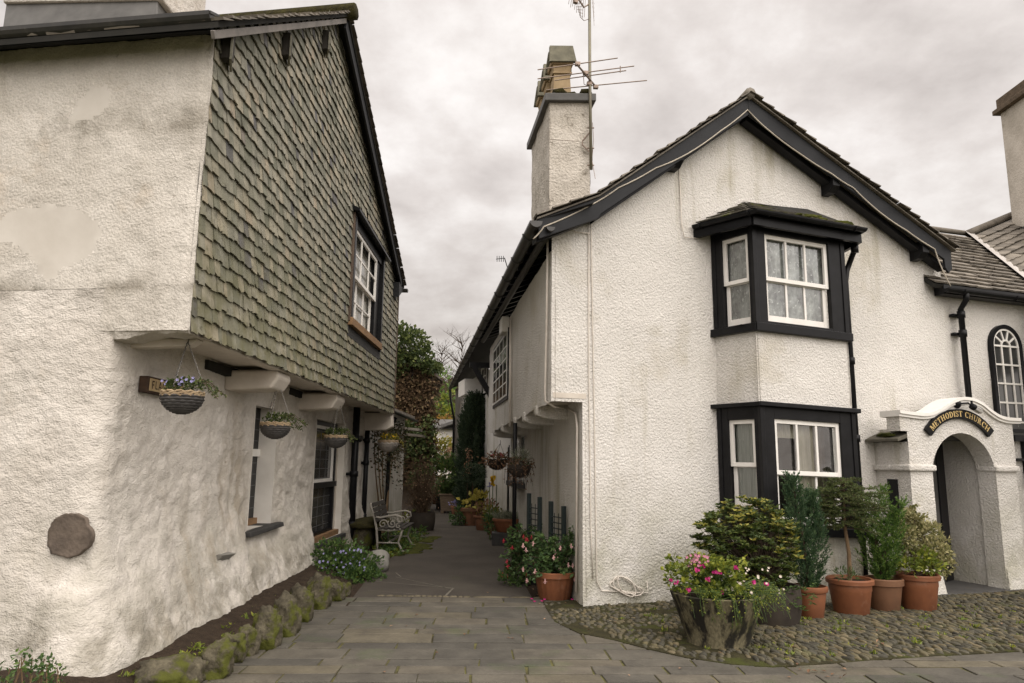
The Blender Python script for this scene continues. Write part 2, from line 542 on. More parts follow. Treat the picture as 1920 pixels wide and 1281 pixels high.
m_lace = mk('lace_curtain', (0.72, 0.73, 0.71), (0.12, 0.125, 0.12), 7.0, 0.95, 0.05, spots=((0.85, 0.85, 0.83), 26.0, 0.60, 0.03, 0.9), stretch=(1, 1, 0.7))
m_curtain = mk('pale_curtain', (0.50, 0.52, 0.46), (0.32, 0.34, 0.30), 12, 0.9, 0.1, stretch=(5, 5, 0.25))
m_cream_curtain = mk('cream_curtain', (0.55, 0.50, 0.41), (0.40, 0.36, 0.29), 9, 0.9, 0.1, stretch=(4, 4, 0.3))
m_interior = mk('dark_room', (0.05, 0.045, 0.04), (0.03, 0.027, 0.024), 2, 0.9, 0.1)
m_tarmac = mk('alley_tarmac', (0.070, 0.060, 0.049), (0.048, 0.041, 0.034), 1.6, 0.85, 0.25, bump=0.6, bscale=110, bdist=0.006, grain=0.18,
              spots=[((0.10, 0.09, 0.07), 0.7, 0.54, 0.2, 0.5), ((0.17, 0.15, 0.12), 60.0, 0.68, 0.04, 0.6), ((0.05, 0.055, 0.018), 0.9, 0.62, 0.1, 0.5)])
m_flag = mk('flagstone', (0.110, 0.100, 0.080), (0.064, 0.058, 0.047), 3.4, 0.66, 0.3, bump=0.6, bscale=30, bdist=0.006, grain=0.12, island=0.16,
            iramp=[(0.0, (0.94, 0.96, 1.0)), (0.6, (1, 1, 1)), (0.88, (1.03, 1.0, 0.95)), (0.96, (1.1, 1.06, 0.92)), (1.0, (0.85, 0.85, 0.85))],
            spots=[((0.06, 0.085, 0.03), 1.3, 0.56, 0.16, 0.55), ((0.24, 0.22, 0.18), 46.0, 0.70, 0.03, 0.5), ((0.07, 0.062, 0.052), 3.4, 0.60, 0.1, 0.6)])
m_joint = mk('mossy_joint', (0.135, 0.13, 0.05), (0.045, 0.038, 0.026), 5, 0.95, 0.1, bump=0.6, bscale=60, bdist=0.01, spots=((0.2, 0.17, 0.11), 2.2, 0.58, 0.06, 0.7))
m_cobble = mk('cobble', (0.092, 0.083, 0.056), (0.052, 0.047, 0.032), 5, 0.75, 0.35, bump=0.4, bscale=60, bdist=0.004, island=0.32,
              iramp=[(0.0, (0.9, 0.93, 1.0)), (0.5, (1, 1, 1)), (0.8, (1.15, 1.08, 0.85)), (0.97, (1.3, 1.15, 0.95)), (1.0, (1.7, 1.6, 1.5))],
              spots=[((0.085, 0.09, 0.03), 2.2, 0.55, 0.14, 0.6)])
m_cobbed = mk('cobble_bed', (0.05, 0.045, 0.022), (0.026, 0.024, 0.014), 9, 0.95, 0.1, bump=0.8, bscale=50, bdist=0.015, moss=((0.05, 0.055, 0.016), 3.0, 0.52))
m_soil = mk('bed_soil', (0.055, 0.04, 0.028), (0.03, 0.022, 0.016), 12, 0.98, 0.1, bump=1.0, bscale=45, bdist=0.03)
m_ground = mk('grassy_earth', (0.05, 0.055, 0.02), (0.04, 0.035, 0.02), 0.6, 0.95, 0.1)
m_mortar = mk('pale_mortar', (0.22, 0.20, 0.165), (0.12, 0.11, 0.09), 8, 0.9, 0.2)
m_edge = mk('pale_kerb_stone', (0.15, 0.13, 0.09), (0.07, 0.06, 0.038), 5, 0.9, 0.2, bump=0.5, bscale=30, bdist=0.01)
m_terra = mk('terracotta', (0.215, 0.080, 0.034), (0.135, 0.05, 0.023), 4, 0.6, 0.35, spots=[((0.30, 0.18, 0.12), 6.0, 0.60, 0.12, 0.4), ((0.12, 0.06, 0.035), 5.0, 0.64, 0.1, 0.4)])
m_terra_b = mk('brown_terracotta', (0.17, 0.085, 0.045), (0.11, 0.055, 0.03), 4, 0.65, 0.3, spots=((0.12, 0.09, 0.05), 5.0, 0.58, 0.1, 0.5))
m_terra_d = mk('dull_terracotta', (0.22, 0.10, 0.055), (0.14, 0.07, 0.04), 5, 0.8, 0.2, spots=((0.10, 0.09, 0.05), 5.0, 0.56, 0.12, 0.6))
m_tub = mk('stained_concrete', (0.15, 0.132, 0.082), (0.085, 0.074, 0.042), 6, 0.9, 0.2, bump=0.5, bscale=40, bdist=0.008, stretch=(1, 1, 0.45), grain=0.3,
           spots=[((0.012, 0.011, 0.009), 6.5, 0.47, 0.09, 0.95), ((0.07, 0.075, 0.02), 4.0, 0.56, 0.12, 0.6)])
m_barrel = mk('dark_tub', (0.055, 0.045, 0.034), (0.03, 0.024, 0.02), 5, 0.8, 0.25)
m_blackpot = mk('black_plastic_pot', (0.02, 0.02, 0.022), (0.03, 0.03, 0.03), 5, 0.5, 0.4)
m_planter_w = mk('wooden_planter', (0.16, 0.12, 0.085), (0.10, 0.075, 0.05), 6, 0.85, 0.2, stretch=(1, 1, 5))
m_wicker_d = mk('grey_wicker', (0.085, 0.08, 0.075), (0.045, 0.042, 0.04), 9, 0.8, 0.3)
m_wicker_l = mk('tan_wicker', (0.38, 0.29, 0.18), (0.24, 0.17, 0.10), 9, 0.75, 0.3)
m_wicker_w = mk('whitewashed_wicker', (0.40, 0.36, 0.31), (0.22, 0.2, 0.18), 9, 0.8, 0.3)
m_chain = mk('steel_chain', (0.20, 0.19, 0.17), (0.12, 0.11, 0.1), 9, 0.5, 0.5, metal=0.6)
m_cable = mk('cream_cable', (0.50, 0.45, 0.37), (0.38, 0.34, 0.28), 5, 0.7, 0.3)
m_cable_w = mk('painted_cable', (0.66, 0.61, 0.54), (0.56, 0.51, 0.45), 5, 0.7, 0.3)
m_mast = mk('greened_mast', (0.20, 0.19, 0.12), (0.14, 0.12, 0.095), 3, 0.5, 0.5, metal=0.3)
m_alu = mk('dull_aluminium', (0.26, 0.20, 0.16), (0.2, 0.155, 0.125), 5, 0.45, 0.5, metal=0.5)
m_chpot = mk('buff_chimney_pot', (0.36, 0.27, 0.16), (0.26, 0.19, 0.11), 5, 0.85, 0.2, bump=0.2, bscale=20, bdist=0.005)
m_cowl = mk('lichened_slab', (0.17, 0.16, 0.115), (0.10, 0.095, 0.07), 6, 0.9, 0.2, spots=((0.34, 0.33, 0.28), 14.0, 0.66, 0.05, 0.6))
m_iron_w = mk('white_cast_iron', (0.30, 0.278, 0.237), (0.2, 0.185, 0.158), 8, 0.6, 0.35)
m_bench_wood = mk('dark_bench_slats', (0.05, 0.045, 0.038), (0.03, 0.026, 0.022), 6, 0.75, 0.25)
m_trellis = mk('dark_green_paint', (0.012, 0.022, 0.022), (0.02, 0.03, 0.03), 5, 0.5, 0.4)
m_gold = mk('gold_lettering', (0.58, 0.43, 0.19), (0.50, 0.36, 0.15), 9, 0.45, 0.4)
m_cream = mk('cream_plate', (0.44, 0.34, 0.19), (0.32, 0.23, 0.12), 9, 0.7, 0.3)
m_rust = mk('rusty_iron', (0.06, 0.035, 0.022), (0.03, 0.02, 0.015), 14, 0.85, 0.2)
m_step = mk('grey_step', (0.075, 0.072, 0.068), (0.05, 0.048, 0.046), 4, 0.7, 0.3)
m_lampglass = mk('lamp_glass', (0.55, 0.53, 0.5), (0.45, 0.43, 0.4), 5, 0.12, 0.6)
m_red = mk('red_panel', (0.40, 0.02, 0.02), (0.34, 0.02, 0.02), 5, 0.5, 0.3)
m_bark = mk('bark', (0.075, 0.055, 0.038), (0.045, 0.032, 0.023), 14, 0.9, 0.2, bump=0.6, bscale=40, bdist=0.008)
m_palebark = mk('tan_bark', (0.17, 0.115, 0.065), (0.11, 0.072, 0.042), 14, 0.9, 0.2, bump=0.6, bscale=40, bdist=0.008)
m_leafsoil = mk('pot_compost', (0.035, 0.026, 0.018), (0.02, 0.015, 0.011), 20, 0.97, 0.1, bump=0.8, bscale=60, bdist=0.02)


def leafmat(name, stops, transl=0.3, rough=0.5):
    return mk(name, (1, 1, 1), (0.8, 0.8, 0.8), 9, rough, 0.3, iramp=stops, transl=transl)


l_azalea = leafmat('azalea_leaves', [(0, (0.03, 0.052, 0.013)), (0.5, (0.065, 0.095, 0.02)), (1, (0.14, 0.17, 0.035))])
l_yellow = leafmat('yellow_tips', [(0, (0.20, 0.20, 0.03)), (0.6, (0.36, 0.33, 0.055)), (1, (0.52, 0.46, 0.14))])
l_cypress = leafmat('cypress_sprays', [(0, (0.0261, 0.058, 0.0261)), (0.6, (0.058, 0.1087, 0.0493)), (1, (0.1232, 0.1885, 0.07975))])
l_darkcyp = leafmat('dark_yew', [(0, (0.0203, 0.0377, 0.0203)), (0.7, (0.0435, 0.0696, 0.0348)), (1, (0.07975, 0.1087, 0.0522))])
l_fir = leafmat('fir_needles', [(0, (0.055, 0.082, 0.026)), (0.6, (0.10, 0.135, 0.042)), (1, (0.18, 0.20, 0.065))])
l_thuja = leafmat('thuja_sprays', [(0, (0.05075, 0.1015, 0.0232)), (0.6, (0.1087, 0.1958, 0.0406)), (1, (0.203, 0.29, 0.06525))])
l_pieris = leafmat('variegated_leaves', [(0, (0.1305, 0.145, 0.05075)), (0.5, (0.29, 0.2755, 0.116)), (1, (0.58, 0.522, 0.29))])
l_lime = leafmat('lime_leaves', [(0, (0.087, 0.1232, 0.0203)), (0.6, (0.174, 0.2175, 0.0319)), (1, (0.348, 0.3625, 0.05075))])
l_mid = leafmat('green_leaves', [(0, (0.0406, 0.0725, 0.0203)), (0.6, (0.0725, 0.1232, 0.0319)), (1, (0.1305, 0.1885, 0.0464))])
l_fuch = leafmat('fuchsia_leaves', [(0, (0.0377, 0.0754, 0.0261)), (0.6, (0.0725, 0.1305, 0.0406)), (1, (0.1305, 0.203, 0.06525))])
l_ivy = leafmat('ivy_leaves', [(0, (0.0319, 0.0522, 0.0174)), (0.6, (0.07975, 0.1087, 0.0319)), (1, (0.174, 0.203, 0.06525))])
l_brownivy = leafmat('brown_creeper', [(0, (0.0725, 0.0435, 0.0232)), (0.6, (0.145, 0.09425, 0.0493)), (0.85, (0.232, 0.1595, 0.087)), (1, (0.0725, 0.087, 0.029))], 0.1, 0.9)
l_olive = leafmat('autumn_leaves', [(0, (0.087, 0.09425, 0.0174)), (0.6, (0.174, 0.174, 0.029)), (1, (0.319, 0.2465, 0.0435))])
l_orange = leafmat('orange_hedge', [(0, (0.1885, 0.09425, 0.02175)), (0.6, (0.319, 0.174, 0.03625)), (1, (0.435, 0.2755, 0.058))])
l_grey = leafmat('silver_leaves', [(0, (0.1305, 0.1522, 0.1015)), (0.6, (0.2465, 0.261, 0.1885)), (1, (0.3915, 0.3915, 0.29))])
l_vine = leafmat('yellow_vine', [(0, (0.2175, 0.203, 0.03625)), (0.6, (0.435, 0.377, 0.0725)), (1, (0.609, 0.5075, 0.1305))])
l_dry = leafmat('dry_trailers', [(0, (0.1305, 0.0725, 0.0406)), (0.6, (0.2465, 0.145, 0.087)), (1, (0.377, 0.2465, 0.1595))], 0.1, 0.9)
l_campan = leafmat('campanula_leaves', [(0, (0.0406, 0.07975, 0.0261)), (0.6, (0.07975, 0.1421, 0.0377)), (1, (0.145, 0.2175, 0.0551))])
f_magenta = leafmat('magenta_petals', [(0, (0.38, 0.01, 0.12)), (1, (0.55, 0.03, 0.22))])
f_pink = leafmat('pink_petals', [(0, (0.50, 0.14, 0.28)), (1, (0.70, 0.32, 0.42))])
f_white = leafmat('white_petals', [(0, (0.65, 0.5, 0.42)), (1, (0.82, 0.75, 0.66))])
f_blue = leafmat('blue_petals', [(0, (0.22, 0.20, 0.42)), (1, (0.40, 0.38, 0.62))])
f_red = leafmat('red_petals', [(0, (0.45, 0.02, 0.035)), (1, (0.62, 0.07, 0.10))])
f_yellow = leafmat('yellow_petals', [(0, (0.65, 0.40, 0.01)), (1, (0.80, 0.55, 0.03))])
f_palepink = leafmat('pale_pink_petals', [(0, (0.62, 0.30, 0.30)), (1, (0.80, 0.55, 0.52))])

# ------------------------------------------------------------------ construction helpers
def slates(mb, org, U, V, Nn, span, rows, rh, wmin, wmax, th=0.012, lift=0.016, ragged=0.0, skip=None, lap=1.3, sjit=0.0):
    """courses of single slates; U along the course, V up the slope, Nn out of it; span(row) -> (s0, s1)"""
    org, U, V, Nn = Vector(org), Vector(U).normalized(), Vector(V).normalized(), Vector(Nn).normalized()
    for r in range(rows):
        sp = span(r)
        if not sp:
            continue
        s, s1 = sp[0] - uni(0, wmax * 0.5), sp[1]
        t0 = r * rh
        while s < s1:
            w = uni(wmin, wmax)
            a, b = max(s, sp[0]), min(s + w, s1)
            s += w
            if b - a < wmin * 0.25 or (skip and skip((a + b) / 2, t0 + rh / 2, a, b)):
                continue
            g = 0.0025
            a, b = a + g, b - g
            j = uni(-1, 1) * ragged
            c0, c1, c2 = t0 + j + uni(-1, 0.6) * ragged, t0 + j + uni(-1, 1) * ragged, t0 + j + uni(-1, 0.6) * ragged
            hb, ht = lift * uni(0.8, 1.25), 0.002
            tl = uni(-1, 1) * sjit
            top = t0 + rh * lap
            q = lambda u, v, h: org + U * u + V * v + Nn * h
            m = (a + b) / 2
            cut = uni(0.0, 0.25) * (b - a) if ragged else 0
            A, B, C, D, E = q(a, c0 + cut * 0.5, hb + tl), q(m, c1, hb), q(b, c2 + cut * 0.4, hb - tl), q(b, top, ht), q(a, top, ht)
            A2, B2, C2 = q(a, c0 + cut * 0.5, hb + tl - th), q(m, c1, hb - th), q(b, c2 + cut * 0.4, hb - tl - th)
            mb.add([A, B, C, D, E, A2, B2, C2], [(0, 1, 2, 3, 4), (0, 5, 6, 1), (1, 6, 7, 2), (0, 4, 5), (2, 7, 3)])


def fnoise(p, f, oct_=3):
    return noise.fractal(Vector(p) * f, 1.0, 2.0, oct_)


def steps(a, b, d, extra=()):
    n = max(1, int(round((b - a) / d)))
    xs = [a + (b - a) * i / n for i in range(n + 1)]
    for e in extra:
        if a < e < b:
            i = min(range(1, n), key=lambda k: abs(xs[k] - e)) if n > 1 else 0
            xs[i] = e
    return sorted(xs)


def wall_grid(mb, ss, zz, pos, hole=None):
    n, m = len(ss), len(zz)
    vs = [pos(s, z) for s in ss for z in zz]
    fs = []
    for i in range(n - 1):
        for j in range(m - 1):
            if hole and hole((ss[i] + ss[i + 1]) / 2, (zz[j] + zz[j + 1]) / 2):
                continue
            fs.append((i * m + j, (i + 1) * m + j, (i + 1) * m + j + 1, i * m + j + 1))
    mb.add(vs, fs)


def bars(mb, fr, s0, s1, z0, z1, o, cols, rows, edge=0.045, bar=0.02, th=0.035, bot=None):
    """a sash: outer stiles and rails with cols x rows panes"""
    bot = bot or edge
    mb.box(fr, s0, s0 + edge, z0, z1, o - th, o)
    mb.box(fr, s1 - edge, s1, z0, z1, o - th, o)
    mb.box(fr, s0 + edge, s1 - edge, z0, z0 + bot, o - th, o - 0.001)
    mb.box(fr, s0 + edge, s1 - edge, z1 - edge, z1, o - th, o - 0.001)
    a, b, c, d = s0 + edge, s1 - edge, z0 + bot, z1 - edge
    for i in range(1, cols):
        x = a + (b - a) * i / cols
        mb.box(fr, x - bar / 2, x + bar / 2, c, d, o - th * 0.8, o - 0.004)
    for i in range(1, rows):
        y = c + (d - c) * i / rows
        mb.box(fr, a, b, y - bar / 2, y + bar / 2, o - th * 0.78, o - 0.006)


def arc_pts(c, r, a0, a1, n):
    return [(c[0] + r * math.cos(a0 + (a1 - a0) * i / n), c[1] + r * math.sin(a0 + (a1 - a0) * i / n)) for i in range(n + 1)]


def gutter(mb, pts, r=0.055, n=8, th=0.006):
    """half-round open gutter along a level path"""
    pts = [Vector(p) for p in pts]
    vs, fs = [], []
    for rr in (r, r - th):
        for i, p in enumerate(pts):
            d = (pts[min(i + 1, len(pts) - 1)] - pts[max(i - 1, 0)]).normalized()
            s = d.cross(Vector((0, 0, 1))).normalized()
            for k in range(n + 1):
                w = math.pi + math.pi * k / n
                vs.append(p + s * (rr * math.cos(w)) + Vector((0, 0, rr * math.sin(w))))
    m, q = len(pts), n + 1
    for L0 in (0, m * q):
        for i in range(m - 1):
            for k in range(n):
                f = (L0 + i * q + k, L0 + i * q + k + 1, L0 + (i + 1) * q + k + 1, L0 + (i + 1) * q + k)
                fs.append(f)
    for e in (0, n):
        for i in range(m - 1):
            fs.append((i * q + e, (i + 1) * q + e, m * q + (i + 1) * q + e, m * q + i * q + e))
    b = len(mb.v)
    mb.add(vs, fs)
    for i in (0, m - 1):        # stop ends
        mb.add([vs[i * q + k] for k in range(q)], [tuple(range(q))])


# ------------------------------------------------------------------ ground, paving, path
g = MB().add([(-300, -60, -0.03), (300, -60, -0.03), (300, 200, -0.03), (-300, 200, -0.03)], [(0, 1, 2, 3)])
g.build('ground', m_ground, kind='structure')

jb = MB().add([(-4.5, 0.3, -0.004), (12, 0.3, -0.004), (12, 12.0, -0.004), (-4.5, 8.6, -0.004)], [(0, 1, 2, 3)])
jb.build('paving_joints', m_joint, kind='structure')

cob_px = [(1016, 1126), (1024, 1142), (1040, 1168), (1085, 1189), (1150, 1202), (1215, 1219), (1290, 1236), (1370, 1248), (1450, 1253), (1540, 1248), (1640, 1240), (1780, 1231), (1990, 1219)]
cob_edge = [G(*p) for p in cob_px]


def cob_y(x):
    if x <= cob_edge[0].x:
        return 99
    for a, b in zip(cob_edge, cob_edge[1:]):
        if a.x <= x <= b.x:
            return a.y + (b.y - a.y) * (x - a.x) / (b.x - a.x)
    return cob_edge[-1].y


pv = MB()
STREET_END = G(850, 1122).y
y = 2.6
rot = R(2.0)
while y < STREET_END + 0.1:
    rh = uni(0.19, 0.33) if y > 4.2 else uni(0.26, 0.42)
    x = -4.2 - uni(0, 0.5)
    while x < 11.5:
        w = uni(0.34, 0.85) * (1.15 if y < 4.5 else 1)
        if rnd() < 0.12:
            w *= 0.6
        g_ = uni(0.006, 0.013)
        c = Vector((x + w / 2, y + rh / 2))
        a0, a1 = x + g_, x + w - g_
        if min(y - cob_y(xx) for xx in (x, c.x, x + w)) < 0.03 and not (c.y > STREET_END + 0.02):
            q = []
            for (px_, py_) in ((a0, y + g_), (a1, y + g_), (a1, y + rh - g_), (a0, y + rh - g_)):
                px_ += uni(-0.008, 0.008); py_ += uni(-0.008, 0.008)
                py_ = min(py_, STREET_END + 0.02)
                q.append(Vector((px_ * math.cos(rot) - py_ * math.sin(rot) + 0.2, px_ * math.sin(rot) + py_ * math.cos(rot), 0)))
            dz = uni(0, 0.007)
            lo = [v + Vector((0, 0, -0.02)) for v in q]
            ctr = sum(q, Vector()) / 4
            hi = [v + Vector((0, 0, dz - 0.001 + uni(-0.001, 0.002))) for v in q]
            hi2 = [ctr + (v - ctr) * 0.975 + Vector((0, 0, dz + 0.003)) for v in q]
            pv.add(lo + hi + hi2, [(0, 1, 5, 4), (1, 2, 6, 5), (2, 3, 7, 6), (3, 0, 4, 7), (4, 5, 9, 8), (5, 6, 10, 9), (6, 7, 11, 10), (7, 4, 8, 11), (8, 9, 10, 11)])
        x += w
    y += rh
pv.build('flagstone_paving', m_flag, kind='structure')

# cobbled strip along the cottage
CORN = G(1090, 1140)
cb = MB()
front = [Vector((p.x, p.y, 0.012)) for p in cob_edge]
bk = [Vector((front[i].x, max(front[i].y + 0.05, CORN.y + 0.3 + (front[i].x - 0.6) * 0.33), 0.016)) for i in range(len(front))]
for i in range(len(front) - 1):
    cb.quad(front[i], front[i + 1], bk[i + 1], bk[i])
    cb.quad(front[i] - Vector((0, 0, 0.03)), front[i + 1] - Vector((0, 0, 0.03)), front[i + 1], front[i])
cb.build('cobble_bed', m_cobbed, kind='structure')
cs = MB()
ang0 = R(107)
for i in range(-120, 250):
    for j in range(-75, 160):
        u = i * 0.043 + uni(-0.007, 0.007)
        v = j * 0.106 + (0.053 if i % 2 else 0) + uni(-0.034, 0.034)
        ang = ang0 + 0.0
        x, y = 3.5 + u * math.cos(ang - R(90)) - v * math.sin(ang - R(90)), 6.5 + u * math.sin(ang - R(90)) + v * math.cos(ang - R(90))
        if not (0.35 < x < 8.2) or y < cob_y(x) + 0.05 or y > CORN.y + 0.2 + (x - 0.6) * 0.33:
            continue
        bare = x < 2.2 and fnoise((x, y, 0), 2.0) > 0.22
        if bare or rnd() < 0.03:
            continue
        near_left = x < 2.0
        la, lb = (uni(0.034, 0.052), uni(0.017, 0.027)) if near_left else (uni(0.046, 0.074), uni(0.016, 0.025))
        t = ang0 + R(uni(-16, 16)) + fnoise((x, y, 5), 0.7) * 0.4
        h, dz = uni(0.010, 0.022), 0.010 + uni(-0.005, 0.005)
        ca, sa = math.cos(t), math.sin(t)
        prof = [(1.0, -0.3), (0.93, 0.6), (0.72, 0.95), (0.0, 1.0)]
        tx_, ty_ = uni(-.25, .25), uni(-.35, .35)
        vs, fs = [], []
        sk = uni(-0.2, 0.2)
        n = 7
        for k, (rr, zz) in enumerate(prof[:3]):
            for m in range(n):
                w = 2 * math.pi * m / n
                qx = la * rr * math.copysign(abs(math.cos(w)) ** 0.75, math.cos(w)); qy = lb * rr * math.copysign(abs(math.sin(w)) ** 0.75, math.sin(w)) + qx * sk
                vs.append((x + qx * ca - qy * sa, y + qx * sa + qy * ca, dz + h * zz + (qx * tx_ + qy * ty_) * (.5 if k else 0)))
        vs.append((x, y, dz + h * uni(0.9, 1.05)))
        for k in range(2):
            for m in range(n):
                fs.append((k * n + m, k * n + (m + 1) % n, (k + 1) * n + (m + 1) % n, (k + 1) * n + m))
        for m in range(n):
            fs.append((2 * n + m, 2 * n + (m + 1) % n, 3 * n))
        cs.add(vs, fs)
cs.build('cobblestones', m_cobble, smooth=True, kind='structure')

# alley path
al_px = [(660, 1123), (700, 1072), (745, 1038), (775, 1008), (793, 972), (800, 950), (795, 932)]
ar_px = [(1000, 1126), (972, 1075), (955, 1030), (935, 1008), (900, 990), (862, 962), (846, 932)]
AL = [G(*p) for p in al_px]
AR = [G(*p) for p in ar_px]
pth = MB()
for i in range(len(AL) - 1):
    n = 5
    for k in range(n):
        f0, f1 = k / n, (k + 1) / n
        z = 0.004
        q = [AL[i].lerp(AR[i], f0), AL[i].lerp(AR[i], f1), AL[i + 1].lerp(AR[i + 1], f1), AL[i + 1].lerp(AR[i + 1], f0)]
        pth.quad(*[Vector((p.x, p.y, z)) for p in q])
e0, e1 = AL[-1], AR[-1]
pth.quad(Vector((e0.x, e0.y, 0.004)), Vector((e1.x, e1.y, 0.004)), Vector((e1.x - 1, e1.y + 12, 0.004)), Vector((e0.x - 9, e0.y + 8, 0.004)))
pth.build('alley_path', m_tarmac, kind='structure')
vg = MB()      # earth margins beside the path
vg.add([(-3.2, 8.2, 0.0), (AL[0].x + 0.1, 8.2, 0.0), (AL[1].x + .06, AL[1].y, 0.0), (AL[2].x + .06, AL[2].y, 0), (AL[3].x + .06, AL[3].y, 0), (AL[4].x + .1, AL[4].y, 0), (AL[5].x + .1, AL[5].y, 0), (-3.6, 30, 0)], [(0, 1, 2, 3, 4, 5, 6, 7)])
vg.add([(AR[0].x - 0.05, CORN.y + .35, 0.0), (0.95, CORN.y + .1, 0.0), (0.4, 14, 0), (-.4, 30, 0), (AR[5].x - .1, AR[5].y, 0), (AR[4].x - .05, AR[4].y, 0.0), (AR[3].x - .05, AR[3].y, 0.0), (AR[2].x - .05, AR[2].y, 0.0), (AR[1].x - .05, AR[1].y, 0.0)], [(0, 1, 2, 3, 4, 5, 6, 7, 8)])
vg.build('path_margin', m_soil, kind='structure')
ms = MB()
for a, b, w in (((688, 1090), (765, 1097), .016), ((765, 1097), (850, 1104), .02), ((850, 1104), (836, 1118), .03), ((752, 1083), (742, 1075), .02), ((742, 1083), (848, 1106), .014), ((690, 1108), (782, 1116), .012)):
    p, q = G(*a), G(*b)
    d = (q - p).normalized()
    s = Vector((-d.y, d.x, 0)) * w / 2
    n = 6
    for i in range(n):
        w0, w1 = uni(0.6, 1.1), uni(0.6, 1.1)
        p0, p1 = p.lerp(q, i / n), p.lerp(q, (i + 1) / n)
        ms.quad(*[v + Vector((0, 0, 0.009)) for v in (p0 - s * w0, p1 - s * w1, p1 + s * w1, p0 + s * w0)])
ms.build('mortar_seams', m_mortar, kind='structure')
ke = MB()
xk = G(700, 1124).x
while xk < G(1015, 1127).x:
    w = uni(0.05, 0.11) if xk < G(880, 1124).x else uni(0.22, 0.5)
    ke.blob((xk + w / 2, STREET_END + 0.075 + uni(-.012, .012), 0.0), (w / 2 + .004, 0.042, 0.017), 0.2, 1.6, 2, rnd() * 9, 4)
    xk += w
ke.build('kerb_edging', m_edge, smooth=True, kind='structure')

# flower bed along the foot of the slate house
bd = MB()
bed_out = [Vector((-2.5, 3.3, 0)), Vector((-2.42, 4.3, 0))] + [G(*p) for p in ((300, 1292), (405, 1262), (470, 1225), (505, 1195), (560, 1160), (610, 1128), (655, 1100), (690, 1072))]
n = len(bed_out)
for i in range(n - 1):
    a, b = bed_out[i], bed_out[i + 1]
    k = 6
    for j in range(k):
        f0, f1 = j / k, (j + 1) / k
        P = []
        for (v, f) in ((a, f0), (b, f0), (b, f1), (a, f1)):
            x = v.x + (-3.15 - (1.2 if v.y < 5.2 else 0) - v.x) * f
            z = 0.02 + 0.16 * min(1, f * 1.7) + 0.03 * fnoise((x, v.y, 1), 3)
            P.append((x, v.y, z))
        bd.add(P, [(0, 1, 2, 3)])
bd.build('flower_bed', m_soil, smooth=True, kind='structure')

# ------------------------------------------------------------------ slate-hung house on the left
lh = thing('slate_hung_house', 'old limewashed house on the left with a jettied green slate-hung gable', 'house', (-3.0, 5.2, 0))
FS = Fr((-2.4, 5.2), R(90))          # slate-hung jetty, s runs up the alley
FL = Fr((-3.0, 5.2 + 0.6 * math.tan(R(8.5))), R(90))          # wall below it
FF = Fr((-2.4, 5.2), R(-8.5))        # street front, s negative to the left
ZJ = 2.55                            # underside of the jetty
LEN = 9.35


def lhx(fr, *p):
    return fr.px(*p)


zE = FF.px(392, 62)[1]               # front eaves height
sR, zR = FS.px(658, 38, 0.2)              # ridge
sB, zB = FS.px(757, 500, 0.2)             # back eaves
w1 = [FL.px(476, 757), FL.px(463, 1000)]
W1 = (FL.px(474, 800)[0], FL.px(513, 850)[0], FL.px(466, 992)[1], FL.px(476, 757)[1])
W2 = (FL.px(588, 860)[0], FL.px(641, 900)[0], FL.px(583, 1022)[1], FL.px(590, 785)[1])
holes = [W1, W2]

CLOW = Vector((-3.0, 5.2 + 0.6 * math.tan(R(8.5))))
STONE = FF.at(137, 1004, 0.0)
RC = 0.2                            # rounded corner of the lower wall


def front_d(P):
    return 0.02 + 0.016 * fnoise(P, 1.3, 2) + 0.010 * fnoise(P, 5.0, 2) + 0.010 * fnoise(P, 21, 2)


def low_path(s, z=0.0):
    """street front (s<0) and alley wall (s>0) in one run round the soft corner; returns point and normal"""
    c0 = CLOW
    uf, nf, ua, na = FF.u, FF.n, FL.u, FL.n
    if s < -RC:
        return c0 + uf * s, nf
    if s > RC:
        return c0 + ua * s, na
    rk = max(0.0, min(1.0, (ZJ + 0.02 - z) / 0.55))
    if rk <= 0.001:
        return (c0 + uf * s, nf) if s < 0 else (c0 + ua * s, na)
    t = (s + RC) / (2 * RC)
    a, b = c0 - uf * RC, c0 + ua * RC
    p = a.lerp(c0, t).lerp(c0.lerp(b, t), t)
    nn = (nf * (1 - t) + na * t).normalized()
    p = p * rk + (c0 + (uf if s < 0 else ua) * s) * (1 - rk)
    return p, nn


def low_pos(s, z):
    p, n_ = low_path(s, z)
    P = Vector((p.x, p.y, z))
    r1 = fnoise(Vector((P.x * 2.6, P.y * 2.6, P.z * 4.6)), 1.0, 3)
    d = 0.032 * fnoise(P + Vector((0, 0, 7)), 1.5, 2) + 0.040 * (0.35 - abs(r1)) + 0.014 * fnoise(P, 9, 3) + 0.006 * fnoise(P, 24, 2)
    tb = max(0.0, min(1.0, (s + 0.12) / 0.3)) if z < ZJ - 0.1 else (0.0 if s < 0.05 else 1.0)
    d = (front_d(P) - 0.015) * (1 - tb) + d * 1.05 * tb
    k = 1.0
    for (a, b, c, e) in holes:
        dx_ = max(a - s, s - b, 0); dz_ = max(c - z, z - e, 0)
        k = min(k, math.hypot(dx_, dz_) / 0.14)
    kb = 1.0
    for (a, b, c, e) in holes:
        kb = min(kb, math.hypot(max(a - s, s - b, 0), max(c - z, z - e, 0)) / 0.4)
    k = min(k, max(0.0, ((P - STONE).length - 0.21) / 0.2))
    d = d * min(1, k) + 0.015
    base = (0.36 * max(0, 1 - z / 1.15) ** 1.4) * (0.5 if s < -0.3 else 1.0 if 0 < s < 4 else 0.5 + (s + .3) / .6 if s <= 0 else max(.55, 1 - (s - 4) * .12))
    base *= min(1, k) if s < 0 else min(1, kb)
    return P + Vector((n_.x, n_.y, 0)) * (d + base)


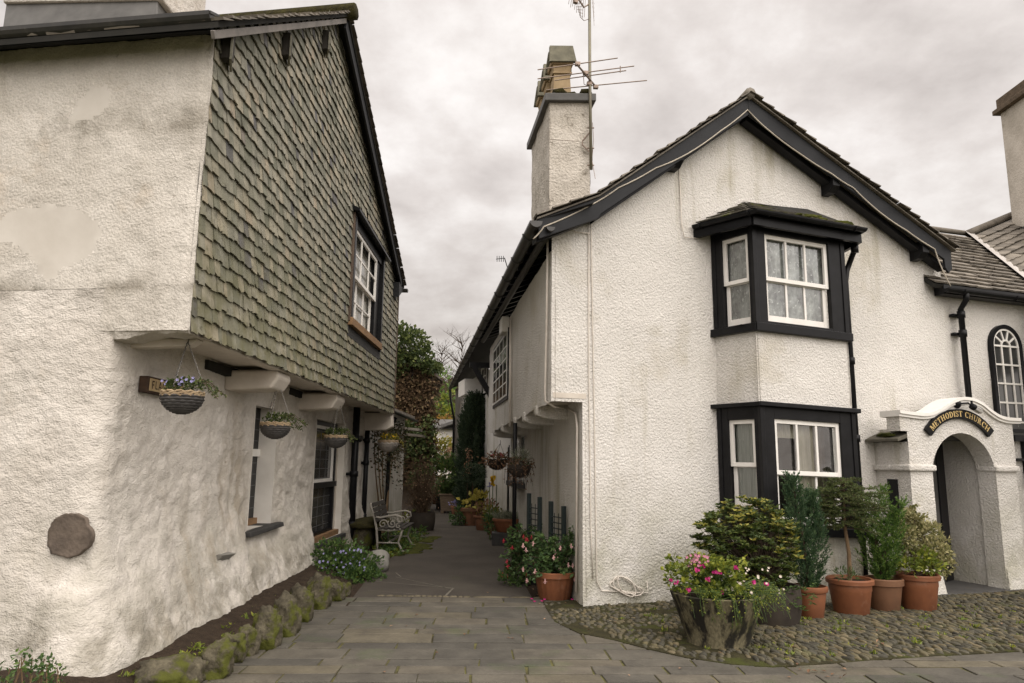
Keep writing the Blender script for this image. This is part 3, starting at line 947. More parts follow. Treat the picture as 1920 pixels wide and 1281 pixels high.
wb = MB()
ss = [s * 1.0 for s in steps(-5.2, -0.3, 0.05)] + steps(-0.3, 0.3, 0.035)[1:] + steps(0.3, LEN, 0.042, (W1[0], W1[1], W2[0], W2[1]))[1:]
zz = steps(-0.05, 2.9, 0.038, (W1[2], W1[3], W2[2], W2[3]))
wall_grid(wb, ss, zz, low_pos, lambda s, z: any(a < s < b and c < z < e for a, b, c, e in holes) or (z > ZJ + 0.08 and s > 0.03))
# reveals
for (a, b, c, e), dp in zip(holes, (0.25, 0.17)):
    rvl = MB()
    q = lambda s, z, o: FL.pt(s, z, o)
    f = 0.022
    rvl.quad(q(a, c, f), q(a, e, f), q(a, e, -dp), q(a, c, -dp))
    rvl.quad(q(b, c, -dp), q(b, e, -dp), q(b, e, f), q(b, c, f))
    rvl.quad(q(a, e, f), q(b, e, f), q(b, e, -dp), q(a, e, -dp))
    rvl.quad(q(a, c, -dp), q(b, c, -dp), q(b, c, f), q(a, c, f))
    rvl.build('window_reveal', m_reveal, lh)
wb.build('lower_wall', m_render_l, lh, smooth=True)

# upper street front, running out over the alley
PATCHES = [[FF.px(*p) for p in poly] for poly in ([(0, 418), (40, 396), (110, 385), (170, 398), (194, 430), (180, 468), (140, 500), (92, 527), (76, 518), (66, 480), (40, 464), (0, 452)],
           [(133, 232), (150, 196), (178, 168), (205, 160), (209, 185), (196, 214), (166, 230)])]


def in_patch(s, z):
    s += 0.03 * fnoise((s, z, 3), 6, 2)
    z += 0.03 * fnoise((s, z, 9), 6, 2)
    for poly in PATCHES:
        c, j = False, len(poly) - 1
        for i in range(len(poly)):
            a, b = poly[i], poly[j]
            if (a[1] > z) != (b[1] > z) and s < (b[0] - a[0]) * (z - a[1]) / (b[1] - a[1]) + a[0]:
                c = not c
            j = i
        if c:
            return True
    return False




def up_pos(s, z):
    c0 = Vector((FS.p.x, FS.p.y))
    if s > 0:
        p, n_ = c0 + FS.u * s, FS.n
    else:
        p, n_ = c0 + FF.u * s, FF.n
    P = Vector((p.x, p.y, z))
    d = front_d(P) - 0.017
    if in_patch(s, z):
        d = 0.014 * fnoise(P, 1.3, 2) + 0.004
    if s > -0.05:
        n_ = (FF.n + FS.n).normalized(); d += -0.02
    return P + Vector((n_.x, n_.y, 0)) * (d + 0.02)


ub = MB()
us_, uz_ = steps(-5.2, 0.0, 0.03) + [0.05], steps(ZJ - 0.02, zE - 0.03, 0.03)
wall_grid(ub, us_, uz_, up_pos, lambda s, z: (z < 2.86 and s < -0.68) or in_patch(s, z))
pb = MB()
wall_grid(pb, us_, uz_, up_pos, lambda s, z: not in_patch(s, z))
pb.build('plaster_patch', m_smooth_patch, lh, smooth=True)
# corbelled underside at the corner
N_ = 18
for i in range(N_):
    def und(k):
        s = -0.64 + 0.64 * k / N_
        f = k / N_
        z = ZJ - 0.02 + 0.02 * fnoise((k * .35, 0, 0), 1) - 0.12 * max(0, 0.5 - f)
        return [up_pos(s, ZJ), up_pos(s, ZJ) + Vector((0.01, 0.03, z - ZJ - 0.015)), up_pos(s, ZJ) + Vector((0.02, 0.16, z - ZJ - 0.02)), up_pos(s, ZJ) + Vector((0.05, 0.5, z - ZJ))]
    A0, A1 = und(i), und(i + 1)
    for k in range(3):
        ub.quad(A0[k], A0[k + 1], A1[k + 1], A1[k])
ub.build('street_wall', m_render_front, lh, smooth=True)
# bared stones
st = MB()
p = FF.px(137, 1004)
poly = [(96, 990), (108, 972), (128, 962), (147, 962), (165, 972), (172, 988), (181, 1003), (172, 1024), (152, 1042), (132, 1046), (104, 1038), (93, 1018)]
pts = [FF.px(*q) for q in poly]
sm = []
for i, a in enumerate(pts):
    b = pts[(i + 1) % len(pts)]
    for t in (0, .25, .5, .75):
        sm.append((a[0] + (b[0] - a[0]) * t + uni(-.006, .006), a[1] + (b[1] - a[1]) * t + uni(-.006, .006)))
c = p
n_ = len(sm)
rings = [(1.0, 0.0), (0.985, 0.034), (0.9, 0.026), (0.6, 0.03), (0.3, 0.03)]
vs = []
for k, o in rings:
    vs += [FF.pt(c[0] + (s - c[0]) * k, c[1] + (z - c[1]) * k, o + 0.012 * fnoise((c[0] + (s - c[0]) * k, c[1] + (z - c[1]) * k, 3), 7, 3)) for s, z in sm]
vs.append(FF.pt(c[0], c[1], 0.03))
fs = []
for r_ in range(len(rings) - 1):
    fs += [(r_ * n_ + i, r_ * n_ + (i + 1) % n_, (r_ + 1) * n_ + (i + 1) % n_, (r_ + 1) * n_ + i) for i in range(n_)]
fs += [((len(rings) - 1) * n_ + i, (len(rings) - 1) * n_ + (i + 1) % n_, len(rings) * n_) for i in range(n_)]
st.add(vs, fs).build('exposed_stone', m_rawstone, lh, smooth=True)
s_, z_ = FL.px(412, 1045, .12)
gs = MB()
q = FL.pt
gs.add([q(s_ - .16, z_ + .05, .04), q(s_ + .2, z_ + .045, .04), q(s_ + .14, z_ + .02, .23), q(s_ - .13, z_ + .035, .2), q(s_ - .1, z_ - .1, .06), q(s_ + .06, z_ - .13, .06)],
       [(0, 3, 2, 1), (3, 4, 5, 2), (0, 4, 3), (1, 2, 5)])
gs.build('projecting_stone', m_greystone, lh)
s_, z_ = FL.px(563, 1078, .16)
gs = MB()
O_ = lambda zz: (0.36 * max(0, 1 - zz / 1.15) ** 1.4) + 0.035
gs.add([q(s_ + a_, z_ + b_, O_(z_ + b_)) for a_, b_ in ((-.3, -.14), (.25, -.16), (.22, .05), (.05, .17), (-.02, .1), (-.2, .02))], [(0, 1, 2, 3, 4, 5)])
gs.build('bare_patch', m_greystone, lh)

# jetty: soffit, beam, joist ends
jt = MB()
jt.box(FL, 0.14, LEN + 0.05, ZJ + 0.02, ZJ + 0.06, -0.05, 0.56)
jt.box(FS, 0.06, LEN + 0.04, ZJ - 0.03, ZJ + 0.07, -0.16, -0.03)
jt.build('jetty_soffit', m_jetty_paint, lh, bevel=0.01)
for (px_, py_, wd_, ht) in ((392, 632, 0.16, 0.09), (549, 694, 0.62, 0.22), (650, 742, 0.7, 0.24), (744, 790, 0.30, 0.26)):
    s_, z_ = FS.px(px_, py_)
    jb_ = MB()
    prof = [(-0.06, ZJ - 0.03), (-0.045, ZJ - ht * 0.45), (-0.12, ZJ - ht), (-0.62, ZJ - ht - 0.02), (-0.62, ZJ - 0.03)]
    a, b = s_ - wd_ * 0.5, s_ + wd_ * 0.2
    if px_ > 700:
        a, b = LEN - 0.1, LEN + 0.12
        prof = [(0.0, ZJ - 0.0), (0.02, ZJ - ht * 1.1), (-0.12, ZJ - ht * 1.35), (-0.62, ZJ - ht - 0.1), (-0.62, ZJ)]
    vs = [FS.pt(a, z, o) for o, z in prof] + [FS.pt(b, z, o) for o, z in prof]
    m = len(prof)
    jb_.add(vs, [tuple(range(m)), tuple(range(2 * m - 1, m - 1, -1))] + [(i, i + m, (i + 1) % m + m, (i + 1) % m) for i in range(m)])
    jb_.build('jetty_beam', m_jetty_paint, lh, bevel=0.025)
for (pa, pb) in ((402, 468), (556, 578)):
    dg = MB()  # solid near-black block, painted shade for the hollow between the joists
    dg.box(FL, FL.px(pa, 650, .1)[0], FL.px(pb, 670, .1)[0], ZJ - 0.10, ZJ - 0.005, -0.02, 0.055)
    dg.build('joist_shade_block', m_slate_dark, lh)

# slate hanging
RH = 0.128
WU = (FS.px(659, 500)[0], FS.px(713, 560)[0], FS.px(659, 603)[1], FS.px(656, 392)[1])


def gable_top(s):
    if s < sR:
        return zE + 0.02 + (zR - zE) * s / sR
    return zR + (zB - zR) * (s - sR) / (sB - sR)


sl = MB()
slates(sl, FS.pt(0.0, ZJ - 0.02), (FS.u.x, FS.u.y, 0), (0, 0, 1), (FS.n.x, FS.n.y, 0), lambda r: (0.015, LEN), int((zR - ZJ) / RH) + 2, RH, 0.085, 0.16,
       th=0.013, lift=0.025, ragged=0.012, lap=1.25, sjit=0.004,
       skip=lambda s, t, a, b: (t + ZJ > gable_top(s) + 0.02) or (b > WU[0] - 0.06 and a < WU[1] + 0.06 and WU[2] - 0.14 < t + ZJ < WU[3] + 0.1) or rnd() < 0.0012)
sl.build('slate_hanging', m_slate_wall, lh)
bk_ = MB()
BS = steps(0, LEN, 0.4, (WU[0], WU[1]))
for a, b in zip(BS, BS[1:]):
    inw = WU[0] < (a + b) / 2 < WU[1]
    if inw:
        bk_.add([FS.pt(a, ZJ, -0.02), FS.pt(b, ZJ, -0.02), FS.pt(b, WU[2] - .1, -0.02), FS.pt(a, WU[2] - .1, -0.02)], [(0, 1, 2, 3)])
    z0 = WU[3] - .02 if inw else ZJ
    bk_.add([FS.pt(a, z0, -0.02), FS.pt(b, z0, -0.02), FS.pt(b, gable_top(b), -0.02), FS.pt(a, gable_top(a), -0.02)], [(0, 1, 2, 3)])
bk_.add([FS.pt(LEN, ZJ, -0.02), FS.pt(LEN, ZJ, -4), FS.pt(LEN, gable_top(LEN), -4), FS.pt(LEN, gable_top(LEN), -0.02)], [(0, 1, 2, 3)])
bk_.build('gable_backing', m_slate_dark, lh)
eb = MB()
eb.box(FS, LEN - 0.015, LEN + 0.05, ZJ - 0.02, gable_top(LEN) - 0.05, -0.1, 0.03)
eb.build('corner_board', m_brown_wood, lh, bevel=0.005)

# roof
ro = MB()
OV = 0.16
ridge = lambda o: FS.pt(sR, zR + 0.10, o)
ue = Vector((FF.u.x, FF.u.y, 0))


def eaveF(o):
    return FS.pt(-0.30, zE - 0.10, o)


def eaveB(o):
    return FS.pt(sB + 0.42, zB - 0.30, o)


rv = MB()
for ea, eb_, o0 in ((eaveF, ridge, 0), (ridge, eaveB, 0)):
    a, b = ea(OV), eb_(OV)
    t = Vector((0, 0, 0.05))
    w_ = ue * -7.0 if True else 0
    rv.hexa([a - t, b - t, b - t + w_, a - t + w_, a, b, b + w_, a + w_])
rv.build('roof_deck', m_slate_dark, lh)
rs = MB()
for ea, eb_, sg in ((eaveF, ridge, 1), (eaveB, ridge, -1)):
    a, b = ea(OV + 0.05), eb_(OV + 0.05)
    V = (b - a)
    Ln = V.length
    rows = int(Ln / 0.2) + 1
    nn = V.cross(ue) if sg < 0 else ue.cross(V)
    nn = nn if nn.z > 0 else -nn
    slates(rs, a, -ue, V, nn, lambda r: (0, 6.0), rows, Ln / rows, 0.22, 0.36, th=0.022, lift=0.035, ragged=0.008, lap=1.15)
rs.build('roof_slates', m_roof_slate, lh)
rc = MB().tube([ridge(OV + 0.1) + Vector((0, 0, 0.03)), ridge(OV) + ue * -6], 0.11, 8)
rc.build('ridge_tile', m_darkmoss, lh, smooth=True)
# verge boards
vb = MB()
vb.beam(eaveF(OV - 0.03) + Vector((0, 0, -0.11)), ridge(OV - 0.03) + Vector((0, 0, -0.11)), 0.03, 0.06)
vb.build('verge_fascia', m_grey_fascia, lh, bevel=0.004)
vb = MB()
vb.beam(ridge(OV - 0.03) + Vector((0, 0, -0.16)), eaveB(OV - 0.03) + Vector((0, -0.2, 0.0)), 0.035, 0.16)
vb.beam(eaveB(0.02) + Vector((0, -.42, -.02)), eaveB(0.02) + Vector((0, -0.16, -0.3)), 0.04, 0.2)
vb.build('verge_board', m_barge, lh, bevel=0.004)
eb = MB()
p = eaveB(OV)
eb.hexa([p + Vector((-2, -.5, -.34)), p + Vector((-0.02, -.5, -.34)), p + Vector((-0.02, .0, -.1)), p + Vector((-2, .0, -.1)), p + Vector((-2, -.5, -.04)), p + Vector((-0.02, -.5, -.04)), p + Vector((-0.02, .0, -.05)), p + Vector((-2, .0, -.05))])
eb.build('eaves_box', m_barge, lh)
gu = MB()
gutter(gu, [p + Vector((0.06, 0.12, -0.04)), p + Vector((-3, 0.12, -0.04))], 0.07)
gu.build('back_gutter', m_gutter, lh)
# purlin ends wrapped in slate near the verge
for (px_, py_) in ((408, 82), (524, 82), (600, 74)):
    s_, z_ = FS.px(px_, py_)
    pe = MB()
    pe.box(FS, s_ + 0.02, s_ + 0.10, z_ - 0.11, z_ + 0.14, 0.02, 0.10)
    o_ = pe.build('purlin_end', m_bench_wood, lh, bevel=0.004)
    pe = MB()
    pe.hexa([FS.pt(s_ + 0.0, z_ - 0.13, 0.125), FS.pt(s_ + 0.22, z_ - 0.12, 0.04), FS.pt(s_ + 0.22, z_ - 0.12, 0.02), FS.pt(s_ + 0.0, z_ - 0.13, 0.105),
             FS.pt(s_ + 0.0, z_ + 0.10, 0.125), FS.pt(s_ + 0.22, z_ + 0.16, 0.04), FS.pt(s_ + 0.22, z_ + 0.16, 0.02), FS.pt(s_ + 0.0, z_ + 0.10, 0.105)])
    pe.build('purlin_slate', m_slate_wall, o_)
# street eaves gutter and fascia
gu = MB()
a = FF.at(402, 30, 0.24)
b = FF.at(0, 62, 0.24)
d = (b - a)
gutter(gu, [a, a + d * 1.4], 0.075, 8)
gu.beam(a + Vector((0, -.08, -.02)), a + Vector((0, 0.08, .05)), 0.012, 0.02)
gu.build('street_gutter', m_gutter, lh, smooth=False)
fb = MB()
fa = FF.at(398, 46, 0.11)
fb.beam(fa, fa + d * 1.4, 0.05, 0.13)
fb.build('street_fascia', m_barge, lh, bevel=0.006)
cv = MB()  # near-black bar stands in for the shade in the opening under the eaves
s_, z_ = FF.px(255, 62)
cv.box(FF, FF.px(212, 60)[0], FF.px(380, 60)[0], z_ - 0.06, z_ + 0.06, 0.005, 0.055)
cv.build('eaves_shade_bar', m_slate_dark, lh)
# broad chimney base with lead apron above the eaves
ch = MB()
pa, pb = at(8, 28, 6.3), at(302, 20, 6.0)
ch.hexa([pa + Vector((0, 0, -.6)), pb + Vector((0, 0, -.6)), pb + Vector((0, 1.2, -.6)), pa + Vector((0, 1.2, -.6)),
         at(12, 2, 6.6), at(296, -1, 6.3), at(296, -1, 6.3) + Vector((0, .8, 0)), at(12, 2, 6.6) + Vector((0, .8, 0))])
co = ch.build('chimney_apron', m_lead, lh, bevel=0.01)
cs_ = MB()
pa, pb = at(4, 4, 6.55), at(304, -2, 6.25)
cs_.hexa([pa, pb, pb + Vector((0, .9, 0)), pa + Vector((0, .9, 0)), pa + Vector((0, 0, 1.3)), pb + Vector((0, 0, 1.3)), pb + Vector((0, .9, 1.3)), pa + Vector((0, .9, 1.3))])
cs_.build('chimney_stack', m_render_l, co, bevel=0.02)

# upper sash window in the slates
a, b, c, e = WU
uw = MB()
uw.box(FS, a - 0.05, a + 0.05, c - 0.02, e, -0.14, 0.05)
uw.box(FS, b - 0.05, b + 0.05, c - 0.12, e, -0.14, 0.05)
uw.box(FS, a - 0.02, b + 0.02, e - 0.13, e, -0.14, 0.015)
uo = uw.build('window_frame', m_black, lh, bevel=0.004)
lb = MB().box(FS, a - 0.12, a - 0.055, c - 0.04, e + 0.02, -0.02, 0.045)
lb.build('side_board', m_brown_wood, uo, bevel=0.004)
hd = MB()
hd.hexa([FS.pt(a - 0.2, e + 0.01, 0.13), FS.pt(b + 0.22, e + 0.01, 0.13), FS.pt(b + 0.22, e + 0.03, -.02), FS.pt(a - 0.2, e + 0.03, -.02),
         FS.pt(a - 0.2, e + 0.05, 0.13), FS.pt(b + 0.22, e + 0.05, 0.13), FS.pt(b + 0.22, e + 0.12, -.02), FS.pt(a - 0.2, e + 0.12, -.02)])
hd.build('window_hood', m_black, uo, bevel=0.004)
mid = c + (e - c) * 0.47
sb_ = MB()
bars(sb_, FS, a + 0.06, b - 0.42, mid - 0.05, e - 0.13, 0.0, 3, 2, 0.055, 0.03)
bars(sb_, FS, a + 0.06, b - 0.56, c + 0.02, mid + 0.02, -0.05, 3, 2, 0.055, 0.03)
sb_.build('sash', m_white_paint, uo, bevel=0.003)
MB().box(FS, b - 0.43, b - 0.05, c, e - .13, -0.13, -0.012).build('jamb_lining', m_black, uo)
MB().box(FS, a + 0.05, b - 0.42, c, e - .13, -0.135, -0.105).build('pane', m_paleglass, uo)
sw = MB().box(FS, a - 0.1, b - 0.05, c - 0.1, c + 0.015, -0.1, 0.08)
sw.build('sill', m_tan_wood, uo, bevel=0.006)
MB().box(FS, a - 0.1, b + 0.1, c - 0.26, c - 0.105, -0.05, 0.02).build('apron_slates', m_stone_sill, uo)

# lower leaded windows
a, b, c, e = W1
f1 = MB()
f1.box(FL, a + 0.0, b, c + 0.06, e, -0.27, -0.2)
w1o = f1.build('leaded_window', m_darkglass, lh)
lc = MB()
nz_ = 10
for i in range(1, nz_):
    z = c + 0.06 + (e - c - 0.06) * i / nz_
    lc.box(FL, a, b, z - 0.004, z + 0.004, -0.2, -0.196)
for i in range(1, 5):
    s = a + (b - a) * i / 5
    lc.box(FL, s - 0.004, s + 0.004, c + .06, e, -0.2, -0.197)
lc.build('lead_bars', m_leadcame, w1o)
zt = FL.px(470, 848)[1]
MB().box(FL, a, b, zt - 0.045, zt + 0.045, -0.2, -0.17).build('transom', m_white_paint, w1o)
MB().box(FL, a, b, c - 0.0, c + 0.075, -0.25, -0.15).build('wood_rail', m_tan_wood, w1o)
sl1 = MB()
sl1.hexa([q(a - 0.16, c - 0.07, 0.13), q(b + 0.22, c - 0.045, 0.13), q(b + 0.2, c - 0.045, -0.24), q(a - 0.14, c - 0.065, -0.24), q(a - 0.17, c - 0.015, 0.12), q(b + 0.2, c + 0.01, 0.12), q(b + 0.2, c + 0.01, -0.24), q(a - 0.15, c - 0.01, -0.24)])
sl1.build('sill', m_stone_sill, w1o, bevel=0.012)
a, b, c, e = W2
f2 = MB()
mid = FL.px(600, 911)[1]
ed = 0.085
f2.box(FL, a, a + ed, c + 0.06, e, -0.16, -0.06)
f2.box(FL, b - ed - .25, b - .25, c + 0.06, e, -0.16, -0.06)
f2.box(FL, a + ed, b - ed - .25, e - 0.07, e, -0.16, -0.065)
f2.box(FL, a + ed, b - ed - .25, c + 0.06, c + 0.13, -0.16, -0.065)
f2.box(FL, a - 0.0, b - .22, mid - 0.045, mid + 0.045, -0.16, -0.035)
w2o = f2.build('tall_window', m_black, lh, bevel=0.006)
wf = MB()
bars(wf, FL, a + ed, b - ed - .25, mid + 0.045, e - 0.07, -0.085, 1, 1, 0.05)
wf.build('sash', m_white_paint, w2o)
MB().box(FL, a, b - .25, c + 0.06, e, -0.168, -0.125).build('pane', m_darkglass if False else m_paneglass, w2o)
MB().box(FL, b - .26, b, c + 0.06, e, -0.168, -0.09).build('reveal_board', m_jetty_paint, w2o)
lc = MB()
for i in range(1, 12):
    z = c + 0.06 + (e - c - .06) * i / 12
    lc.box(FL, a + ed, b - ed - .25, z - 0.005, z + 0.005, -0.124, -0.12)
for i in range(1, 4):
    s = a + ed + (b - 2 * ed - .25 - a) * i / 4
    lc.box(FL, s - 0.006, s + 0.006, c + .1, e - .05, -0.124, -0.121)
lc.build('lead_bars', m_leadcame, w2o)
MB().box(FL, a, b - .1, c + 0.0, c + 0.085, -0.16, 0.01).build('sill_board', m_tan_wood, w2o, bevel=0.006)
MB().box(FL, a - 0.1, b + .15, c - 0.075, c - 0.003, -0.16, 0.09).build('sill', m_stone_sill, w2o, bevel=0.012)

# drainpipes at the far end
for (pxb, r_, ztop, oo) in ((662, 0.066, ZJ + 0.25, 0.12), (684, 0.05, 2.35, 0.10)):
    s_ = FL.px(pxb, 920, oo)[0]
    dp = MB()
    dp.tube([FL.pt(s_, 0.0, oo), FL.pt(s_, ztop if r_ > .06 else 2.2, oo)], r_, 12)
    for zc in ((0.45, 1.35, 2.0) if r_ > .06 else (0.5, 1.55, 2.0)):
        dp.tube([FL.pt(s_, zc - 0.05, oo), FL.pt(s_, zc + 0.05, oo)], r_ * 1.22, 12)
        dp.box(FL, s_ - r_ * 1.7, s_ + r_ * 1.7, zc - 0.025, zc + 0.025, 0.0, 0.05)
    if r_ > .06:
        dp.tube([FL.pt(s_, 2.0, oo), FL.pt(s_ + 0.35, 1.98, oo), FL.pt(s_ + .5, 2.02, oo)], 0.05, 10)
    dp.build('drainpipe', m_black, lh, smooth=True)

# street name plate
sn = thing('street_sign', 'small cream street name plate in a dark frame behind the nearest hanging basket', 'sign', FL.pt(FL.px(302, 725)[0], FL.px(302, 742)[1], 0.09))
s0_, s1_ = FL.px(276, 725, .1)[0], FL.px(276, 725, .1)[0] + 0.62
z0_, z1_ = FL.px(283, 741)[1], FL.px(283, 711)[1]
MB().box(FL, s0_, s1_, z0_, z1_, 0.03, 0.105).build('frame', m_rust, sn, bevel=0.006)
MB().box(FL, s0_ + 0.022, s1_ - 0.022, z0_ + 0.016, z1_ - 0.016, 0.06, 0.11).build('plate', m_cream, sn)
SIGN = (s0_ + 0.05, (z0_ + z1_) / 2, z1_ - z0_)

# ------------------------------------------------------------------ lettering (slab-serif capitals, unit height)
def glyph(ch):
    """list of quads (x, y) in a unit-high box, and advance width"""
    T, t, sf = 0.21, 0.09, 0.085
    qs = []

    def bar(x0, y0, x1, y1):
        qs.append([(x0, y0), (x1, y0), (x1, y1), (x0, y1)])

    def stem(x, w=T, top=True, bot=True, y0=0, y1=1):
        bar(x, y0, x + w, y1)
        if top:
            bar(x - 0.08, y1 - sf, x + w + 0.08, y1)
        if bot:
            bar(x - 0.08, y0, x + w + 0.08, y0 + sf)

    def diag(x0, y0, x1, y1, w):
        qs.append([(x0, y0), (x0 + w, y0), (x1 + w, y1), (x1, y1)])

    def ring(cx, cy, rx, ry, a0, a1, tx, ty, n=18):
        for i in range(n):
            p, q_ = R(a0 + (a1 - a0) * i / n), R(a0 + (a1 - a0) * (i + 1) / n)
            f = lambda a, o: (cx + (rx - o * tx) * math.cos(a), cy + (ry - o * ty) * math.sin(a))
            qs.append([f(p, 0), f(q_, 0), f(q_, 1), f(p, 1)])
    if ch == 'M':
        stem(0.08, 0.10); stem(0.84, T); diag(0.46, 0.05, 0.10, 1, 0.2); diag(0.46, 0.05, 0.84, 1, 0.09); w = 1.18
    elif ch == 'E':
        stem(0.08); bar(0.1, 1 - sf, 0.68, 1); bar(0.1, 0, 0.7, sf); bar(0.2, 0.46, 0.5, 0.55); bar(0.6, 0.72, 0.68, 1); bar(0.62, 0, 0.7, 0.28); bar(0.45, 0.36, 0.51, 0.65); w = 0.80
    elif ch == 'T':
        stem(0.3, top=False); bar(0.02, 1 - sf, 0.8, 1); bar(0.02, 0.7, 0.09, 1); bar(0.73, 0.7, 0.8, 1); w = 0.86
    elif ch == 'H':
        stem(0.08); stem(0.68); bar(0.2, 0.455, 0.75, 0.55); w = 1.05
    elif ch == 'O':
        ring(0.46, 0.5, 0.42, 0.52, 0, 360, 0.22, 0.08, 26); w = 0.95
    elif ch == 'D':
        stem(0.08); ring(0.3, 0.5, 0.55, 0.5, -90, 90, 0.21, 0.085); w = 0.93
    elif ch == 'I':
        stem(0.08); w = 0.40
    elif ch == 'S':
        ring(0.34, 0.74, 0.29, 0.27, 20, 270, 0.15, 0.09); ring(0.34, 0.26, 0.31, 0.27, 90, -160, 0.16, 0.09); bar(0.55, 0.7, 0.61, 1); bar(0.03, 0.0, 0.09, 0.3); w = 0.72
    elif ch == 'C':
        ring(0.48, 0.5, 0.44, 0.52, 38, 322, 0.22, 0.08, 24); bar(0.76, 0.68, 0.84, 1); w = 0.92
    elif ch == 'U':
        stem(0.08, bot=False, y0=0.3); stem(0.70, 0.10, bot=False, y0=0.3); ring(0.44, 0.32, 0.36, 0.34, 180, 360, 0.16, 0.1); w = 0.95
    elif ch == 'R':
        stem(0.08); ring(0.32, 0.745, 0.38, 0.255, -90, 90, 0.2, 0.08); bar(0.1, 1 - sf, 0.34, 1); bar(0.1, 0.49, 0.34, 0.57); diag(0.66, 0, 0.36, 0.52, 0.2); bar(0.62, 0, 0.96, sf); w = 0.98
    elif ch == 'F':
        bar(0.06, 0, 0.26, 1); bar(0.06, 0.84, 0.7, 1); bar(0.06, 0.42, 0.6, 0.57); w = 0.78
    elif ch == 'L':
        bar(0.06, 0, 0.26, 1); bar(0.06, 0, 0.68, 0.16); w = 0.74
    elif ch == 'A':
        diag(0.0, 0, 0.34, 1, 0.19); diag(0.72, 0, 0.38, 1, 0.19); bar(0.2, 0.26, 0.72, 0.4); w = 0.94
    elif ch == 'G':
        ring(0.46, 0.5, 0.42, 0.5, 45, 330, 0.2, 0.16, 22); bar(0.5, 0.36, 0.88, 0.5); bar(0.68, 0.1, 0.88, 0.5); w = 0.96
    else:
        w = 0.42
    return qs, w


def lettering(mb, text, height, place, gap=0.06):
    """place(x) maps a run along the text and a height to a point"""
    x = 0.0
    for ch in text:
        qs, w = glyph(ch)
        for qd in qs:
            mb.add([place((x + a) * height, b * height) for a, b in qd], [(0, 1, 2, 3)])
        x += w + gap
    return x * height


def text_len(text, height, gap=0.06):
    return sum(glyph(c)[1] + gap for c in text) * height - gap * height


lm = MB()
lh_ = SIGN[2] * 0.5
lettering(lm, 'FLAG', lh_, lambda x, y: FL.pt(SIGN[0] + x * 0.95, SIGN[1] - lh_ / 2 + y, 0.1115), 0.12)
lm.build('lettering', m_rust, sn)

# ------------------------------------------------------------------ white cottage on the right
rc_ = thing('white_cottage', 'white roughcast cottage with black bargeboards, tall chimney and two storeys of black bay windows', 'house', CORN)
YAW = R(19)
RF = Fr((CORN.x, CORN.y), YAW)
OVB = 0.26                                   # bargeboard stands this far out
apx = RF.px(1403, 186, OVB)
brk = RF.px(1122, 374, OVB)
lft = RF.px(1008, 416, OVB)
rgt = RF.px(1783, 474, OVB)
Wd = Vector((-0.1354, 0.9908, 0)).normalized()   # ridge and gutter run back along the alley
sUL = RF.px(1034, 600)[0]                    # upper corner over the alley
SR = RF.px(1764, 520)[0]                     # wall carries on as the chapel to here
zJr = RF.px(1036, 752)[1]                    # underside of the cottage jetty


def wall_top(s):
    if s < brk[0]:
        return lft[1] + (brk[1] - lft[1]) * (s - lft[0]) / (brk[0] - lft[0]) - 0.03
    if s < apx[0]:
        return brk[1] + (apx[1] - brk[1]) * (s - brk[0]) / (apx[0] - brk[0]) - 0.03
    return apx[1] + (rgt[1] - apx[1]) * (s - apx[0]) / (rgt[0] - apx[0]) - 0.03


def rpos(s, z, o=0.0, amp=0.012):
    P = RF.pt(s, z, o)
    d = amp * fnoise(P, 1.6, 2) + 0.006 * fnoise(P, 9, 2)
    return P + Vector((RF.n.x, RF.n.y, 0)) * d


PS0, PS1 = RF.px(1752, 1000, 0.4)[0], RF.px(1890, 1000, 0.4)[0]     # opening inside the porch
wm = MB()
sL0 = 0.02
ss = steps(sL0, SR, 0.07, (PS0,))
zs = steps(-0.06, zJr, 0.075)
wall_grid(wm, ss, zs, rpos, lambda s, z: s > PS0 and z < 2.1)
ss = steps(sUL, SR, 0.07)
n_ = 46
vs, fs = [], []
for s in ss:
    tp = wall_top(s)
    for j in range(n_ + 1):
        vs.append(rpos(s, zJr + (tp - zJr) * j / n_))
for i in range(len(ss) - 1):
    for j in range(n_):
        fs.append((i * (n_ + 1) + j, (i + 1) * (n_ + 1) + j, (i + 1) * (n_ + 1) + j + 1, i * (n_ + 1) + j + 1))
wm.add(vs, fs)
# alley side, upper storey overhanging
cU = RF.pt(sUL, 0, 0)
RS = Fr.between((-0.50, 16.0), (cU.x, cU.y))        # s from the far end towards the street
LU = (Vector((cU.x, cU.y)) - RS.p).length
zTopS = 4.12


def spos(s, z):
    P = RS.pt(s, z, 0)
    d = 0.012 * fnoise(P, 1.6, 2) + 0.006 * fnoise(P, 9, 2)
    # soft outer corner
    if s > LU - 0.12:
        d -= 0.05 * ((s - LU + 0.12) / 0.12) ** 2
    # ragged hem over the brackets
    if z < zJr + 0.001:
        P = P + Vector((0, 0, 0.03 * fnoise((s * 1.3, 0, 2), 1, 2) - 0.012 * (LU - s)))
    return P + Vector((RS.n.x, RS.n.y, 0)) * d


wz = RS.px(940, 660)[1]
WA = (RS.px(927, 700)[0], RS.px(953, 700)[0], RS.px(952, 742)[1], RS.px(952, 624)[1])
wall_grid(wm, steps(0, LU, 0.09), steps(zJr, zTopS, 0.08), spos)
# lower alley wall
cL = RF.pt(0.02, 0, 0)
RLo = Fr.between((0.0, 16.0), (cL.x, cL.y))
LLo = (Vector((cL.x, cL.y)) - RLo.p).length
WB = (RLo.px(962, 880)[0], RLo.px(984, 880)[0], RLo.px(980, 905)[1], zJr - 0.12)
DB = (RLo.px(928, 900)[0], RLo.px(946, 900)[0], -0.05, 2.0)


def lpos(s, z):
    P = RLo.pt(s, z, 0)
    d = 0.012 * fnoise(P, 1.6, 2) + 0.006 * fnoise(P, 9, 2)
    if s > LLo - 0.1:
        d -= 0.04 * ((s - LLo + 0.1) / 0.1) ** 2
    return P + Vector((RLo.n.x, RLo.n.y, 0)) * d


